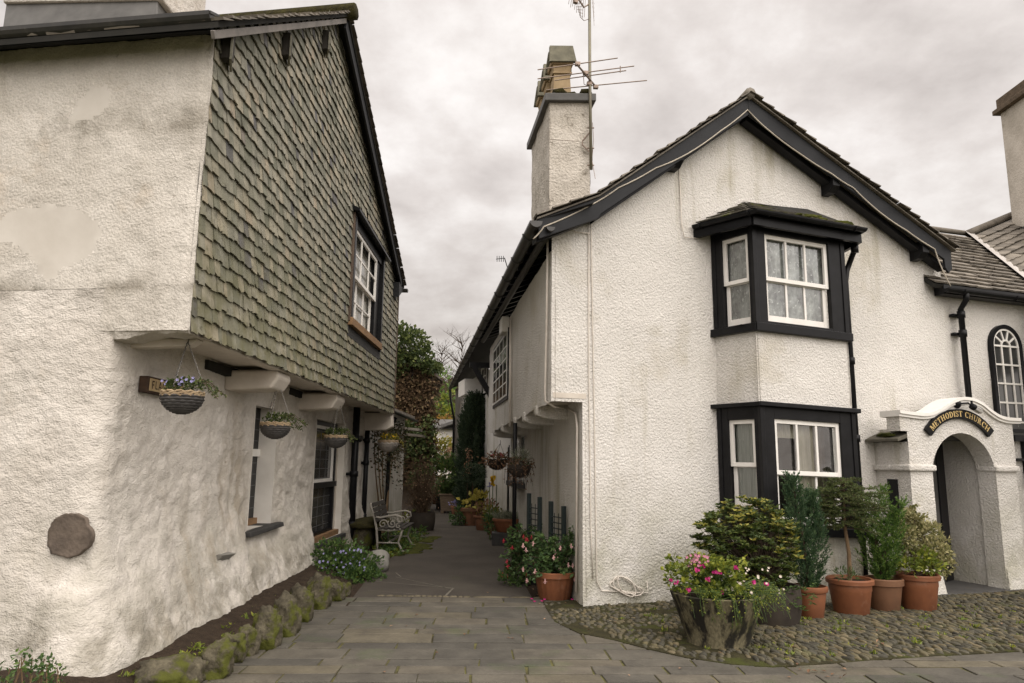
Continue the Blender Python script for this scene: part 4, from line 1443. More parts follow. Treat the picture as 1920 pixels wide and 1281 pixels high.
wall_grid(wm, steps(0, LLo, 0.09, (WB[0], WB[1], DB[0], DB[1])), steps(-0.06, zJr + 0.05, 0.08, (WB[2], DB[3])), lpos,
          lambda s, z: (WB[0] < s < WB[1] and WB[2] < z) or (DB[0] < s < DB[1] and z < DB[3]))
wm.build('wall', m_render_r, rc_, smooth=True)
# jetty soffit and brackets
sf_ = MB()
a, b, c, d = RS.pt(LU, zJr - 0.0, -0.02), RS.pt(0, zJr - 0.1, -0.02), RLo.pt(0, zJr - 0.1, -0.05), RLo.pt(LLo, zJr, -0.05)
sf_.hexa([a + Vector((0, 0, 0.04)), d + Vector((0, 0, 0.04)), c + Vector((0, 0, 0.04)), b + Vector((0, 0, 0.04)), a + Vector((0, 0, .1)), d + Vector((0, 0, .1)), c + Vector((0, 0, .1)), b + Vector((0, 0, .1))])
sf_.build('jetty_soffit', m_jetty_paint, rc_)
for px_ in (1006, 983, 966, 942, 927):
    s_ = RS.px(px_, 790)[0]
    br = MB()
    zz_ = zJr - 0.012 * (LU - s_) + 0.04
    prof = [(0.03, zz_), (0.02, zz_ - 0.13), (-0.10, zz_ - 0.17), (-0.55, zz_ - 0.2), (-0.55, zz_)]
    vs = [RS.pt(s_ - .09, z, o) for o, z in prof] + [RS.pt(s_ + .09, z, o) for o, z in prof]
    m = len(prof)
    br.add(vs, [tuple(range(m)), tuple(range(2 * m - 1, m - 1, -1))] + [(i, i + m, (i + 1) % m + m, (i + 1) % m) for i in range(m)])
    br.build('jetty_bracket', m_render_r, rc_, bevel=0.02)

# roof: deck, slates, ridge
R_ = RF.pt(apx[0], apx[1] + 0.05, OVB + 0.04)
B_ = RF.pt(brk[0], brk[1] + 0.05, OVB + 0.04)
E_ = RF.pt(lft[0] - 0.02, lft[1] + 0.04, OVB + 0.04)
Rr = RF.pt(rgt[0] + 0.06, rgt[1] + 0.045, OVB + 0.04)
rd = MB()
t = Vector((0, 0, 0.02))
LB = 8.8
for a, b in ((E_, B_), (B_, R_), (R_, Rr)):
    w_ = Wd * LB
    rd.hexa([a - t, b - t, b - t + w_, a - t + w_, a, b, b + w_, a + w_])
rd.build('roof_deck', m_roof_slate, rc_)
rs = MB()
for a, b in ((E_, B_), (B_, R_), (Rr, R_)):
    V = b - a
    rows = max(2, int(V.length / 0.19))
    nn = Wd.cross(V)
    nn = nn if nn.z > 0 else -nn
    off = 0.012 * nn.normalized()
    slates(rs, a + off - Wd * 0.03, Wd, V, nn, lambda r: (-0.02 + uni(-.02, .02), LB), rows, V.length / rows, 0.22, 0.36, th=0.022, lift=0.034, ragged=0.01, lap=1.12)
rs.build('roof_slates', m_roof_slate, rc_)
MB().tube([R_ + Vector((0, 0, 0.015)) - Wd * .02, R_ + Wd * LB * 0.5, R_ + Wd * LB], [0.075, 0.09, 0.09], 8).build('ridge_tile', m_roof_slate, rc_, smooth=True)
# bargeboards
for (p_, q_, h0, h1) in ((lft, brk, 0.19, 0.20), (brk, apx, 0.21, 0.22), (apx, rgt, 0.225, 0.21)):
    bb = MB()
    a, b = p_, q_
    if p_ is brk:
        a = (a[0] - 0.03, a[1] - 0.01)
    poly = [(a[0], a[1] - h0), (b[0], b[1] - h1), (b[0], b[1] + 0.03), (a[0], a[1] + 0.03)]
    if q_ is rgt:
        poly = [(a[0], a[1] - h0), (b[0] - 0.14, b[1] - h1 + 0.10), (b[0] - 0.13, b[1] - h1 - 0.03), (b[0] - 0.07, b[1] - h1 - 0.1), (b[0] + 0.0, b[1] - h1 - 0.03), (b[0], b[1] + 0.03), (a[0], a[1] + 0.03)]
    if p_ is lft:
        poly = [(a[0] + 0.02, a[1] - h0 - .01), (b[0] - 0.02, b[1] - h1 - 0.05), (b[0] + 0.03, b[1] - h1 + .02), (b[0] + 0.03, b[1] + 0.035), (a[0], a[1] + 0.03)]
    o1 = OVB + (0.006 if p_ is lft else 0)
    bb.prism(RF, poly, o1 - 0.035, o1)
    bo = bb.build('bargeboard', m_barge, rc_, bevel=0.004)
    # inner moulding below the board, nearer the wall
    ib = MB()
    poly = [(a[0] + .02, a[1] - h0 - 0.03), (b[0] - .02, b[1] - h1 - 0.03), (b[0] - .02, b[1] - h1 + 0.05), (a[0] + .02, a[1] - h0 + 0.05)]
    ib.prism(RF, poly, 0.03, OVB - 0.09)
    ib.build('soffit_moulding', m_black, bo, bevel=0.004)
for (px_, py_) in ((1268, 298), (1117, 388), (1560, 346), (1727, 470)):
    s_, z_ = RF.px(px_, py_, 0.15)
    pe = MB()
    pr = [(0.0, z_ + .12), (0.0, z_ - .13), (0.14, z_ - .12), (0.235, z_ - 0.05), (0.235, z_ + .12)]
    vs = [RF.pt(s_ - .06, z, o) for o, z in pr] + [RF.pt(s_ + .06, z, o) for o, z in pr]
    pe.add(vs, [tuple(range(5)), tuple(range(9, 4, -1))] + [(i, i + 5, (i + 1) % 5 + 5, (i + 1) % 5) for i in range(5)])
    pe.build('purlin_end', m_black, rc_, bevel=0.006)
# the long alley gutter, rafters behind it and white cable clipped to the barge
zg = lft[1] - 0.02
g0 = RF.pt(lft[0] + 0.0, zg, OVB + 0.10) + Vector((-0.05, 0, 0))
gpts = [g0 + Wd * d + Vector((0, 0, -0.004 * d)) for d in (0, 2, 4, 6, 8, 10, 12, 14, 16, 18.6)]
gg = MB()
gutter(gg, gpts, 0.074)
for i in range(18):
    p = g0 + Wd * (0.5 + i * 1.0) + Vector((0, 0, -0.004 * i))
    s_ = Wd.cross(Vector((0, 0, 1))).normalized()
    gg.tube([p + s_ * (0.080 * math.cos(w)) + Vector((0, 0, 0.080 * math.sin(w))) for w in [math.pi + math.pi * k / 8 for k in range(9)]], 0.011, 5)
gg.build('alley_gutter', m_gutter, rc_, smooth=True)
g2 = MB()
gutter(g2, [g0 + Vector((0.17, 0.07, -0.045)), g0 + Vector((0.17, 0.07, -0.05)) + Wd * 8], 0.05)
g2.build('lower_gutter', m_gutter, rc_)
so = MB()
sx = Vector((Wd.y, -Wd.x, 0))
a0 = g0 + Vector((0, 0.1, 0.02)) + sx * 0.07
b0 = a0 + sx * 0.62 + Vector((0, 0, 0.24))
so.quad(a0 + Vector((0, 0, .04)), a0 + Wd * 8.6 + Vector((0, 0, .0)), b0 + Wd * 8.6 + Vector((0, 0, .0)), b0 + Vector((0, 0, .04)))
so.build('eaves_boarding', m_slate_dark, rc_)
for i in range(20):
    rf = MB()
    p = a0 + Wd * (0.3 + i * 0.42)
    rf.beam(p - Vector((0, 0, 0.02)), p + (b0 - a0) * 0.97 - Vector((0, 0, 0.02)), 0.05, 0.07)
    rf.build('rafter', m_black, rc_)
cbk = MB()
cpts = [RF.pt(*RF.px(x, y, OVB + 0.015), OVB + 0.012) for x, y in ((1000, 448), (1020, 425), (1105, 386), (1160, 352), (1230, 315), (1290, 288), (1352, 245), (1402, 206), (1440, 243), (1500, 288), (1560, 326), (1600, 352), (1650, 398), (1700, 432), (1753, 467), (1765, 500), (1783, 537))]
fine = []
for i in range(len(cpts) - 1):
    for k in range(4):
        t_ = k / 4
        fine.append(cpts[i].lerp(cpts[i + 1], t_) + Vector((0, 0, -0.012 * math.sin(math.pi * t_))))
fine.append(cpts[-1])
cbk.tube(fine, 0.009, 6)
cbk.build('barge_cable', m_cable, rc_, smooth=True)
# cables painted in with the wall
cbk = MB()
for path in ([(1113, 392), (1108, 405), (1111, 600), (1116, 880), (1119, 1090), (1128, 1108), (1215, 1112), (1213, 1090)], [(1104, 400), (1104, 700), (1108, 1000), (1112, 1085)],
             [(1273, 305), (1278, 420), (1283, 445), (1310, 447)], [(1060, 425), (1080, 435), (1106, 438)]):
    cbk.tube([RF.at(x, y, 0.018) + Vector((0, 0, 0)) for x, y in path], 0.007, 5)
lp = []
for i in range(46):
    w = i / 45 * 2 * math.pi * 3.2
    lp.append(RF.at(1168 + 24 * math.cos(w) * (1 + .15 * math.sin(w * .7)) + i * .3, 1100 + 16 * math.sin(w * 1.02 + .4) + 4 * math.sin(i), 0.03 + 0.008 * math.sin(w * 1.3)))
cbk.tube(lp, 0.008, 5)
cbk.build('wall_cable', m_cable_w, rc_, smooth=True)
cp = MB()
pts = [RS.at(1027, 450, 0.03), RS.at(1025, 600, 0.03), RS.at(1022, 735, 0.03)]
e_ = RLo.at(1060, 765, 0.03)
pts += [RS.at(1022, 752, 0.035), RLo.at(1040, 763, 0.3), e_, RLo.at(1079, 775, 0.03), RLo.at(1082, 800, 0.03), RLo.at(1080, 1110, 0.03)]
cp.tube(pts, 0.014, 8)
cp.build('waste_pipe', m_cable_w, rc_, smooth=True)
cp = MB()
cp.tube([RS.at(957, 595, 0.03), RS.at(957, 700, 0.03), RS.at(956, 800, 0.03)], 0.02, 6)
cp.build('conduit', m_cable_w, rc_, smooth=True)
s_, z_ = RS.px(952, 612)
MB().box(RS, s_ - .22, s_ + .22, z_ - .14, z_ + .14, 0.0, 0.13).build('junction_box', m_white_paint, rc_, bevel=0.015)
# alley windows
a, b, c, e = WA
f = MB()
bars(f, RS, a, b, c, e, 0.035, 4, 5, 0.03, 0.022, 0.03)
fo = f.build('casement_window', m_white_paint, rc_)
MB().box(RS, a - 0.06, b + 0.06, c - 0.06, e + 0.06, -0.05, 0.022).build('surround', m_black, fo)
MB().box(RS, a + .04, b - .04, c + .04, e - .04, 0.005, 0.0255).build('pane', m_paneglass, fo)
a, b, c, e = WB
f = MB()
bars(f, RLo, a + .05, b - 0.05, c + 0.02, e, -0.12, 2, 3, 0.06, 0.03, 0.05)
fo = f.build('ground_floor_window', m_white_paint, rc_)
MB().box(RLo, a, b, c, e, -0.2, -0.15).build('pane', m_paneglass, fo)
MB().box(RLo, a - .1, b + .1, c - 0.1, c - 0.003, -0.15, 0.14).build('sill', m_stone_sill, fo, bevel=0.01)
a, b, c, e = DB
f = MB()
f.box(RLo, a, b, c, e, -0.18, -0.1)
for i in range(5):
    x = a + (b - a) * (i + .5) / 5
    f.box(RLo, x - (b - a) * .085, x + (b - a) * .085, c + .05, e - .05, -0.1, -0.085)
do = f.build('alley_door', m_black, rc_)
MB().tube([RLo.pt(a + .15, 1.0, -0.085), RLo.pt(a + .15, 1.0, -0.03), RLo.pt(a + .28, 1.0, -0.03)], 0.014, 6).build('handle', m_chain, do)
ps = MB()
p0 = at(964, 985, 11.2)
ps.tube([(p0.x, p0.y, 0.0), (p0.x, p0.y, zJr - 0.1)], 0.034, 10)
ps.tube([(p0.x, p0.y, 0.0), (p0.x, p0.y, 0.05)], 0.06, 10)
ps.build('jetty_post', m_black, rc_, smooth=True)

# canted two-storey bay
PB = 0.60
KB = -0.028
lowA = RF.px(1345, 800)[0]
sA = RF.px(1338, 620)[0]
sBb = RF.px(1418, 600, PB)[0]
sCc = RF.px(1588, 620, PB)[0] + 0.02
sDd = sCc + 0.14


def bay_frames(sa, sb, sc2, sd2, pb, k):
    a, b, c, d = RF.pt(sa, 0, 0.0), RF.pt(sb, 0, pb), RF.pt(sc2, 0, pb), RF.pt(sd2, 0, 0.0)
    fl = Fr.between(a, b)
    ff = Fr.between(b, c, k)
    fr = Fr.between(c, d)
    return fl, (b - a).length, ff, (c - b).length, fr, (d - c).length


fl, wl, ff, wf_, fr_, wr = bay_frames(sA, sBb, sCc, sDd, PB, KB)
bw = MB()


def bay_shell(mb, z0, z1, inset=0.0):
    for (q_, w) in ((fl, wl), (ff, wf_), (fr_, wr)):
        ssx, zsx = steps(0, w, 0.08), steps(z0, z1, 0.08)
        wall_grid(mb, ssx, zsx, lambda s, z: q_.pt(s, z, -inset + 0.010 * fnoise(q_.pt(s, z), 2.0, 2) + 0.005 * fnoise(q_.pt(s, z), 9, 2)))


zu0 = ff.px(1420, 608)[1]       # top of mid wall = upper sill underside
zu_sill = ff.px(1420, 607)[1]
zl1 = ff.px(1436, 757)[1]
zl0 = ff.px(1560, 993)[1]
bay_shell(bw, zl1 + 0.02, zu_sill - 0.0, 0.02)
bw.build('bay_wall', m_render_r, rc_, smooth=True)
bw = MB()
bay_shell(bw, -0.05, zl0, 0.02)
bw.build('bay_plinth', m_render_r, rc_, smooth=True)

m_lit = m_interior


def bay_window(zbot, ztop, fsash, lsash, curt, curt2, roof, head):
    """black timber bay storey: posts, head and sill, with white sashes, panes, curtains"""
    fb = MB()
    sa0, sa1, sz0, sz1 = fsash
    la0, la1, lz0, lz1 = lsash
    # front
    th = 0.07
    fb.box(ff, -0.0, sa0, zbot, ztop, -th, 0.0)
    fb.box(ff, sa1, wf_, zbot, ztop, -th, 0.0)
    fb.box(ff, sa0, sa1, sz1, ztop, -th, -0.001)
    fb.box(ff, sa0, sa1, zbot, sz0, -th, -0.001)
    # corner posts stand a little proud
    fb.box(ff, -0.012, 0.05, zbot + .02, ztop - .02, -th, 0.014)
    fb.box(ff, wf_ - 0.05, wf_ + 0.012, zbot + .02, ztop - .02, -th, 0.014)
    # left cant
    fb.box(fl, 0, la0, zbot, ztop, -th, 0.0)
    fb.box(fl, la1, wl, zbot, ztop, -th, 0.0)
    fb.box(fl, la0, la1, lz1, ztop, -th, -0.001)
    fb.box(fl, la0, la1, zbot, lz0, -th, -0.001)
    fb.box(fl, 0.02, 0.07, zbot + .02, ztop - .02, 0, 0.012)
    # right cant
    zr = KB * wf_
    fb.box(fr_, 0.0, 0.13, zbot + zr, ztop + zr, -th, 0)
    fb.box(fr_, wr - 0.1, wr, zbot + zr, ztop + zr, -th, 0)
    fb.box(fr_, 0.13, wr - 0.1, ztop + zr - 0.2, ztop + zr, -th, -0.001)
    fb.box(fr_, 0.13, wr - 0.1, zbot + zr, zbot + zr + 0.1, -th, -0.001)
    # moulding under the head
    o_ = fb.build('bay_window', m_black, rc_, bevel=0.004)
    # sill band
    sb2 = MB()
    sb2.box(ff, -0.03, wf_ + 0.03, zbot - 0.09, zbot + 0.012, -0.1, 0.05)
    sb2.box(fl, -0.03, wl + 0.02, zbot - 0.09, zbot + 0.008, -0.1, 0.05)
    sb2.box(fr_, -0.02, wr, zbot - 0.09 + zr, zbot + 0.012 + zr, -0.1, 0.05)
    sb2.build('sill', m_black, o_, bevel=0.006)
    # sashes
    sh = MB()
    mid = sz0 + (sz1 - sz0) * 0.485
    bars(sh, ff, sa0, sa1, mid - 0.02, sz1, -0.03, 3, 1, 0.052, 0.03)
    bars(sh, ff, sa0 + 0.02, sa1 - 0.02, sz0, mid + 0.02, -0.068, 3, 1, 0.05, 0.03, bot=0.09)
    sh.build('sash', m_white_paint, o_, bevel=0.003)
    sh = MB()
    mid2 = lz0 + (lz1 - lz0) * 0.485
    bars(sh, fl, la0, la1, mid2 - 0.02, lz1, -0.03, 1, 1, 0.05, 0.03)
    bars(sh, fl, la0 + 0.01, la1, lz0, mid2 + 0.02, -0.068, 1, 1, 0.05, 0.03, bot=0.09)
    sh.build('sash', m_white_paint, o_, bevel=0.003)
    for (q_, x0, x1, y0, y1) in ((ff, sa0, sa1, sz0, sz1), (fl, la0, la1, lz0, lz1)):
        pn = MB()
        pn.quad(q_.pt(x0 + .03, y0 + .05, -0.085), q_.pt(x1 - .03, y0 + .05, -0.085), q_.pt(x1 - .03, y1 - .03, -0.085), q_.pt(x0 + .03, y1 - .03, -0.085))
        pn.build('pane', m_glass, o_)
    # curtains with folds
    for (q_, x0, x1, y0, y1, mt) in ((ff, sa0, sa1, sz0, sz1, curt), (fl, la0, la1, lz0, lz1, curt2)):
        for (u0, u1, v0, v1, m_, dp) in mt:
            n = max(12, int((u1 - u0) * 50))
            cvs = MB()
            vv, ffs = [], []
            for i in range(n + 1):
                u = u0 + (u1 - u0) * i / n
                w = 0.016 * math.sin(i * 1.7 + 1.2 * math.sin(i * 0.37)) + 0.006 * math.sin(i * 3.1)
                for v in (v0, v1):
                    vv.append(q_.pt(x0 + (x1 - x0) * u, y0 + (y1 - y0) * v, -dp + w))
            for i in range(n):
                ffs.append((i * 2, i * 2 + 2, i * 2 + 3, i * 2 + 1))
            cvs.add(vv, ffs).build('curtain', m_, o_, smooth=True)
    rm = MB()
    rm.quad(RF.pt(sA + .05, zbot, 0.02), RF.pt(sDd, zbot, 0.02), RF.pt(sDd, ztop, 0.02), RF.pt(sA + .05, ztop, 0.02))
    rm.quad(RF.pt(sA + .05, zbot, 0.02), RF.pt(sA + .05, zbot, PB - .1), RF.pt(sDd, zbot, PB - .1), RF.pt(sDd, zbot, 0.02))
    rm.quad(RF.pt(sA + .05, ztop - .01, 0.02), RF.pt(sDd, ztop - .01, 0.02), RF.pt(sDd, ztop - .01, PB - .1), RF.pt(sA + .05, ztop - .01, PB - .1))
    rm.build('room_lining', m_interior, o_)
    if head:
        hb = MB()
        hb.box(ff, -0.05, wf_ + 0.05, ztop - 0.035, ztop + 0.02, -0.1, 0.075)
        hb.box(fl, -0.06, wl + 0.05, ztop - 0.035, ztop + 0.016, -0.1, 0.075)
        hb.box(fr_, -0.04, wr, ztop - 0.035 + zr, ztop + 0.02 + zr, -0.1, 0.075)
        hb.build('drip_moulding', m_black, o_, bevel=0.008)
    return o_


def fpx(q_, x0, y0, x1, y1):
    a = q_.px(x0, y0)
    b = q_.px(x1, y1)
    return a, b


us0, us1 = ff.px(1437, 520)[0], ff.px(1556, 520)[0]
uz1, uz0 = ff.px(1437, 438)[1], ff.px(1443, 602)[1]
ul0, ul1 = fl.px(1354, 520)[0], fl.px(1404, 520)[0]
ulz1, ulz0 = fl.px(1356, 450)[1], fl.px(1362, 613)[1]
ztopU = ff.px(1425, 412)[1]
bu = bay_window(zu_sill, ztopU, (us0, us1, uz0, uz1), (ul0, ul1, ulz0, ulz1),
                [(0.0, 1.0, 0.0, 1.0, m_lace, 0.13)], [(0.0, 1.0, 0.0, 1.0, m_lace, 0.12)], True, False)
ls0, ls1 = ff.px(1456, 860)[0], ff.px(1580, 860)[0]
lz1_, lz0_ = ff.px(1455, 785)[1], ff.px(1465, 985)[1]
ll0, ll1 = fl.px(1367, 860)[0], fl.px(1417, 860)[0]
llz1, llz0 = fl.px(1367, 788)[1], fl.px(1372, 952)[1]
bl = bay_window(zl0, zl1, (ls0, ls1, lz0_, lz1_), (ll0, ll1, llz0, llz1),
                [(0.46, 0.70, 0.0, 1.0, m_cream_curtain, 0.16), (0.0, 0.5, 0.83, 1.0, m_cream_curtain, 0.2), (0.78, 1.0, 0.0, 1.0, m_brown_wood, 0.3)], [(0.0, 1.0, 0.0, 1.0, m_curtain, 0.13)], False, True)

# little hipped slate roof over the bay with gutter
OVR = 0.17
zgU = ff.px(1412, 404)[1]
sl_, sr_ = sA - 0.26, sDd + 0.24
Ae, Be, Ce, De = RF.pt(sl_, zgU + 0.0, 0.02), RF.pt(sBb - 0.10, zgU, PB + OVR), RF.pt(sCc + 0.16, zgU + KB * 1.45, PB + OVR), RF.pt(sr_, zgU + KB * 1.5, 0.02)
Te, Ue = RF.pt(RF.px(1397, 381)[0], RF.px(1397, 381)[1], 0.02), RF.pt(RF.px(1512, 393)[0], RF.px(1512, 393)[1], 0.02)
br_ = MB()
br_.add([Ae, Be, Ce, De, Te, Ue], [(0, 1, 4), (1, 2, 5, 4), (2, 3, 5), (0, 3, 2, 1)])
bro = br_.build('bay_roof', m_slate_dark, rc_)
rs = MB()


def tri_slates(A, B, T1, T2):
    U = (B - A)
    Lq = U.length
    U.normalize()
    Pp = T1 - A
    V = Pp - U * Pp.dot(U)
    H = V.length
    V.normalize()
    nn = U.cross(V)
    t1, t2 = (T1 - A).dot(U), (T2 - A).dot(U)
    rows = 5
    rh = H / rows
    slates(rs, A + nn * 0.008, U, V, nn, lambda r: (t1 * ((r + .5) * rh / H) - 0.01, Lq + (t2 - Lq) * ((r + 1.0) * rh / H) + 0.01), rows, rh, 0.12, 0.22, th=0.014, lift=0.022, ragged=0.006, lap=1.08)


tri_slates(Ae, Be, Te, Te)
tri_slates(Be, Ce, Te, Ue)
rs.build('roof_slates', m_roof_moss, bro)
for i in range(16):
    mo = MB()
    f_, g_ = uni(0.45, 0.95), uni(0.05, 0.3)
    p = Be.lerp(Ce, f_).lerp(Te.lerp(Ue, f_), g_)
    mo.blob(p + Vector((0, 0, 0.016)), (uni(.03, .09), uni(.02, .05), uni(.012, .028)), 0.35, 2.5, 2, rnd() * 20)
    mo.build('moss_cushion', m_moss, bro, smooth=True)
gb = MB()
dz = Vector((0, 0, -0.012))
nB = Vector((RF.n.x, RF.n.y, 0)) * 0.04
gutter(gb, [Ae + dz, Be + nB + dz, Ce + nB + dz, De + dz], 0.05)
for p, q_ in ((Ae, Be), (Be, Ce)):
    for t_ in (0.12, 0.9):
        c = p.lerp(q_, t_) + nB * t_ + dz
        dd = (q_ - p).normalized().cross(Vector((0, 0, 1)))
        gb.tube([c + dd * (0.056 * math.cos(w)) + Vector((0, 0, 0.056 * math.sin(w))) for w in [math.pi + math.pi * k / 8 for k in range(9)]], 0.010, 5)
gb.build('bay_gutter', m_black, bro, smooth=False)
fb = MB()
pts = [Ae, Be, Ce, De]
for a, b in ((Ae, Be), (Be, Ce), (Ce, De)):
    c = (a + b) / 2
    fb.beam(a + Vector((0, 0.06, -0.115)), b + Vector((0, 0.07, -0.115)), 0.05, 0.11)
fb.add([Ae + Vector((0, .03, -.05)), Be + Vector((0, .05, -.05)), Ce + Vector((0, .05, -.05)), De + Vector((0, .03, -.05))], [(0, 1, 2, 3)])
fb.build('bay_fascia', m_black, bro)
# bay downpipe
dp = MB()
sP, oP = RF.px(1597, 700, 0.40)[0], 0.40
c0 = Ce.lerp(De, 0.25) + Vector((0, 0, -0.06))
xb = RF.px(1592, 500, 0.35)[0]
pipe = [c0, c0 + Vector((0, 0, -0.16)), RF.pt(sP + 0.10, c0.z - 0.26, oP), RF.pt(sP + .03, c0.z - 0.40, oP), RF.pt(sP, c0.z - 0.55, oP), RF.pt(sP, 0.0, oP)]
dp.tube(pipe, 0.036, 10)
for z in (2.95, 1.95, 0.8):
    dp.tube([RF.pt(sP, z - .045, oP), RF.pt(sP, z + .045, oP)], 0.05, 10)
dp.tube([c0 + Vector((0, 0, -.10)), c0 + Vector((0, 0, -.2))], 0.048, 10)
dp.build('bay_downpipe', m_black, rc_, smooth=True)

# chimney
YC = 11.0
cf0, cf1 = at(1030, 300, YC), at(1106, 300, YC)
zc1 = at(1070, 190, YC).z
zc0 = 3.6
dirb = Wd * 1.75
chm = MB()
FC = Fr.between((cf0.x, cf0.y), (cf1.x, cf1.y + 0.02))
wC = (cf1 - cf0).length


def cface(org, u, nrm, w, zlo, zhi):
    wall_grid(chm, steps(0, w, 0.07), steps(zlo, zhi, 0.08), lambda s, z: Vector((org.x, org.y, 0)) + u * s + Vector((0, 0, z)) + nrm * (0.02 * fnoise((org.x + u.x * s, org.y + u.y * s, z), 2.5, 3)))


A_ = Vector((cf0.x, cf0.y, 0)); Bq = Vector((cf1.x, cf1.y, 0))
cface(A_, (Bq - A_).normalized(), Vector((0, -1, 0)), wC, zc0, zc1)
cface(A_ + dirb, -dirb.normalized(), Vector((-1, 0, 0)), dirb.length, zc0 - .4, zc1)
cface(Bq, dirb.normalized(), Vector((1, 0, 0)), dirb.length, zc0 + .4, zc1)
cface(Bq + dirb, (A_ - Bq).normalized(), Vector((0, 1, 0)), wC, zc0, zc1)
cho = chm.build('chimney', m_render_c, rc_, smooth=False)
cc = MB()
e = 0.09
u1 = (Bq - A_).normalized(); v1 = dirb.normalized()
for (ex, z0, z1) in ((e, zc1 - 0.03, zc1 + 0.10), (e - .05, zc1 + 0.1, zc1 + 0.13)):
    P = [A_ - u1 * ex - v1 * ex, Bq + u1 * ex - v1 * ex, Bq + u1 * ex + v1 * ex + dirb, A_ - u1 * ex + v1 * ex + dirb]
    cc.hexa([p + Vector((0, 0, z0)) for p in P] + [p + Vector((0, 0, z1)) for p in P])
cc.build('chimney_capping', m_lead, cho, bevel=0.01)
mo = MB()
for i in range(40):
    p = A_ + u1 * uni(0.03, wC - 0.02) + v1 * uni(0, 1.7) + Vector((0, 0, zc1 + 0.16))
    mo.blob(p, (uni(.08, .14), uni(.08, .14), uni(.03, .09)), 0.3, 2.0, 1, rnd() * 20)
mo.build('chimney_moss', m_darkmoss, cho, smooth=True)
zp = zc1 + 0.14
for k in range(3):
    c = A_ + u1 * 0.24 + v1 * (0.30 + 0.58 * k)
    po = MB()
    for (h0, h1, r0, r1) in ((0, 0.44, 0.155, 0.135), (0.44, 0.47, 0.165, 0.165), (0.47, 0.6, 0.14, 0.16), (0.6, 0.66, 0.185, 0.2)):
        P0 = [c + u1 * a * r0 + v1 * b * r0 + Vector((0, 0, zp + h0)) for a, b in ((-1, -1), (1, -1), (1, 1), (-1, 1))]
        P1 = [c + u1 * a * r1 + v1 * b * r1 + Vector((0, 0, zp + h1)) for a, b in ((-1, -1), (1, -1), (1, 1), (-1, 1))]
        po.hexa(P0 + P1)
    o_ = po.build('chimney_pot', m_chpot, rc_, bevel=0.01)
    cw = MB()
    # two leaning slabs on the pot
    for sgn in (-1, 1):
        lo, hi = c + v1 * sgn * 0.20 + Vector((0, 0, zp + 0.62)), c + v1 * sgn * 0.05 + Vector((0, 0, zp + 1.0 if sgn < 0 else zp + .95))
        P = [lo - u1 * .23, lo + u1 * .23, hi + u1 * .2, hi - u1 * .2]
        tk = v1 * 0.035
        cw.hexa([P[0] - tk, P[1] - tk, P[1] + tk, P[0] + tk, P[3] - tk, P[2] - tk, P[2] + tk, P[3] + tk])
    cw.build('slab_cowl', m_cowl, o_, bevel=0.01)

# tv aerial strapped to the chimney
YA = 10.9
pb_, pt_ = at(1108.5, 318, YA), at(1105, -60, YA)
ta = thing('tv_aerial', 'tall television mast with long rod elements strapped to the white cottage chimney', 'aerial', pb_)
MB().tube([pb_, at(1106, 150, YA), pt_], 0.025, 8).build('mast', m_mast, ta, smooth=True)
el = MB()
for (xa, ya, xb, yb, Y) in ((1008, 131, 1158, 109, 10.55), (1008, 148, 1189, 124, 10.75), (1040, 151, 1174, 132.5, 10.78), (1025, 169, 1213, 151, 11.0)):
    el.tube([at(xa, ya, Y - .0), at(xb, yb, Y)], 0.009, 6)
el.tube([at(1081, 120, 10.5), at(1119, 165, 11.05)], 0.017, 6)
for (xa, ya, Y) in ((1083, 120, 10.55), (1098, 137, 10.76), (1105, 157, 10.9), (1117, 163, 11.0)):
    el.box(Fr((at(xa, ya, Y).x, at(xa, ya, Y).y), 0.1), -0.04, 0.04, at(xa, ya, Y).z - .03, at(xa, ya, Y).z + .025, -.03, .03)
el.tube([at(1163, 124, 10.75), at(1163, 136, 10.75)], 0.009, 5)
el.tube([at(1094, 142, 10.7), at(1095, 158, 10.75), at(1104, 162, 10.86)], 0.006, 5)
el.build('rod_array', m_alu, ta, smooth=False)
gr = MB()
for i in range(9):
    x = 1066 + i * 3.4
    gr.tube([at(x + 6, -30, 10.7), at(x + i * 0.3, 8 + i * 3.4 + 3 * math.sin(i * 2.1), 10.75)], 0.004, 4)
    gr.tube([at(1070 + i * 2, -12 + i * 5, 10.7), at(1096 - i * .4, -20 + i * 6.5, 10.78)], 0.004, 4)
for i in range(7):
    gr.tube([at(1108 + i * .8, -20 + i * 8, 10.9), at(1114, 0 + i * 8, 10.8)], 0.003, 4)
gr.tube([at(1076, -14, 10.7), at(1095, 14, 10.85), at(1104, 8, 10.9)], 0.016, 6)
gr.box(Fr((at(1079, 0, 10.7).x, 10.7), 0.5), -.035, .035, at(1079, 6, 10.7).z, at(1079, -14, 10.7).z, -.03, .03)
gr.tube([at(1085, 12, 10.75), at(1088, 32, 10.8), at(1095, 39, 10.85), at(1104, 36, 10.9)], 0.006, 5)
gr.build('grid_aerial', m_alu, ta)
bk = MB()
for y_ in (240, 278, 310):
    p = at(1107, y_, YA)
    bk.tube([p + Vector((-.05, 0.0, 0)), p + Vector((0.06, 0, 0))], 0.012, 5)
bk.tube([at(1106, 248, YA), at(1092, 265, YA + .06), at(1092, 272, YA + .06), at(1107, 286, YA)], 0.012, 5)
bk.tube([at(1031, 262, YA + .05), at(1085, 265, YA + .03)], 0.005, 5)
bk.tube([at(1111, 230, YA), at(1113, 262, YA), at(1110, 300, YA), at(1116, 335, YA - .2)], 0.005, 5)
bk.build('strap_bracket', m_alu, ta)

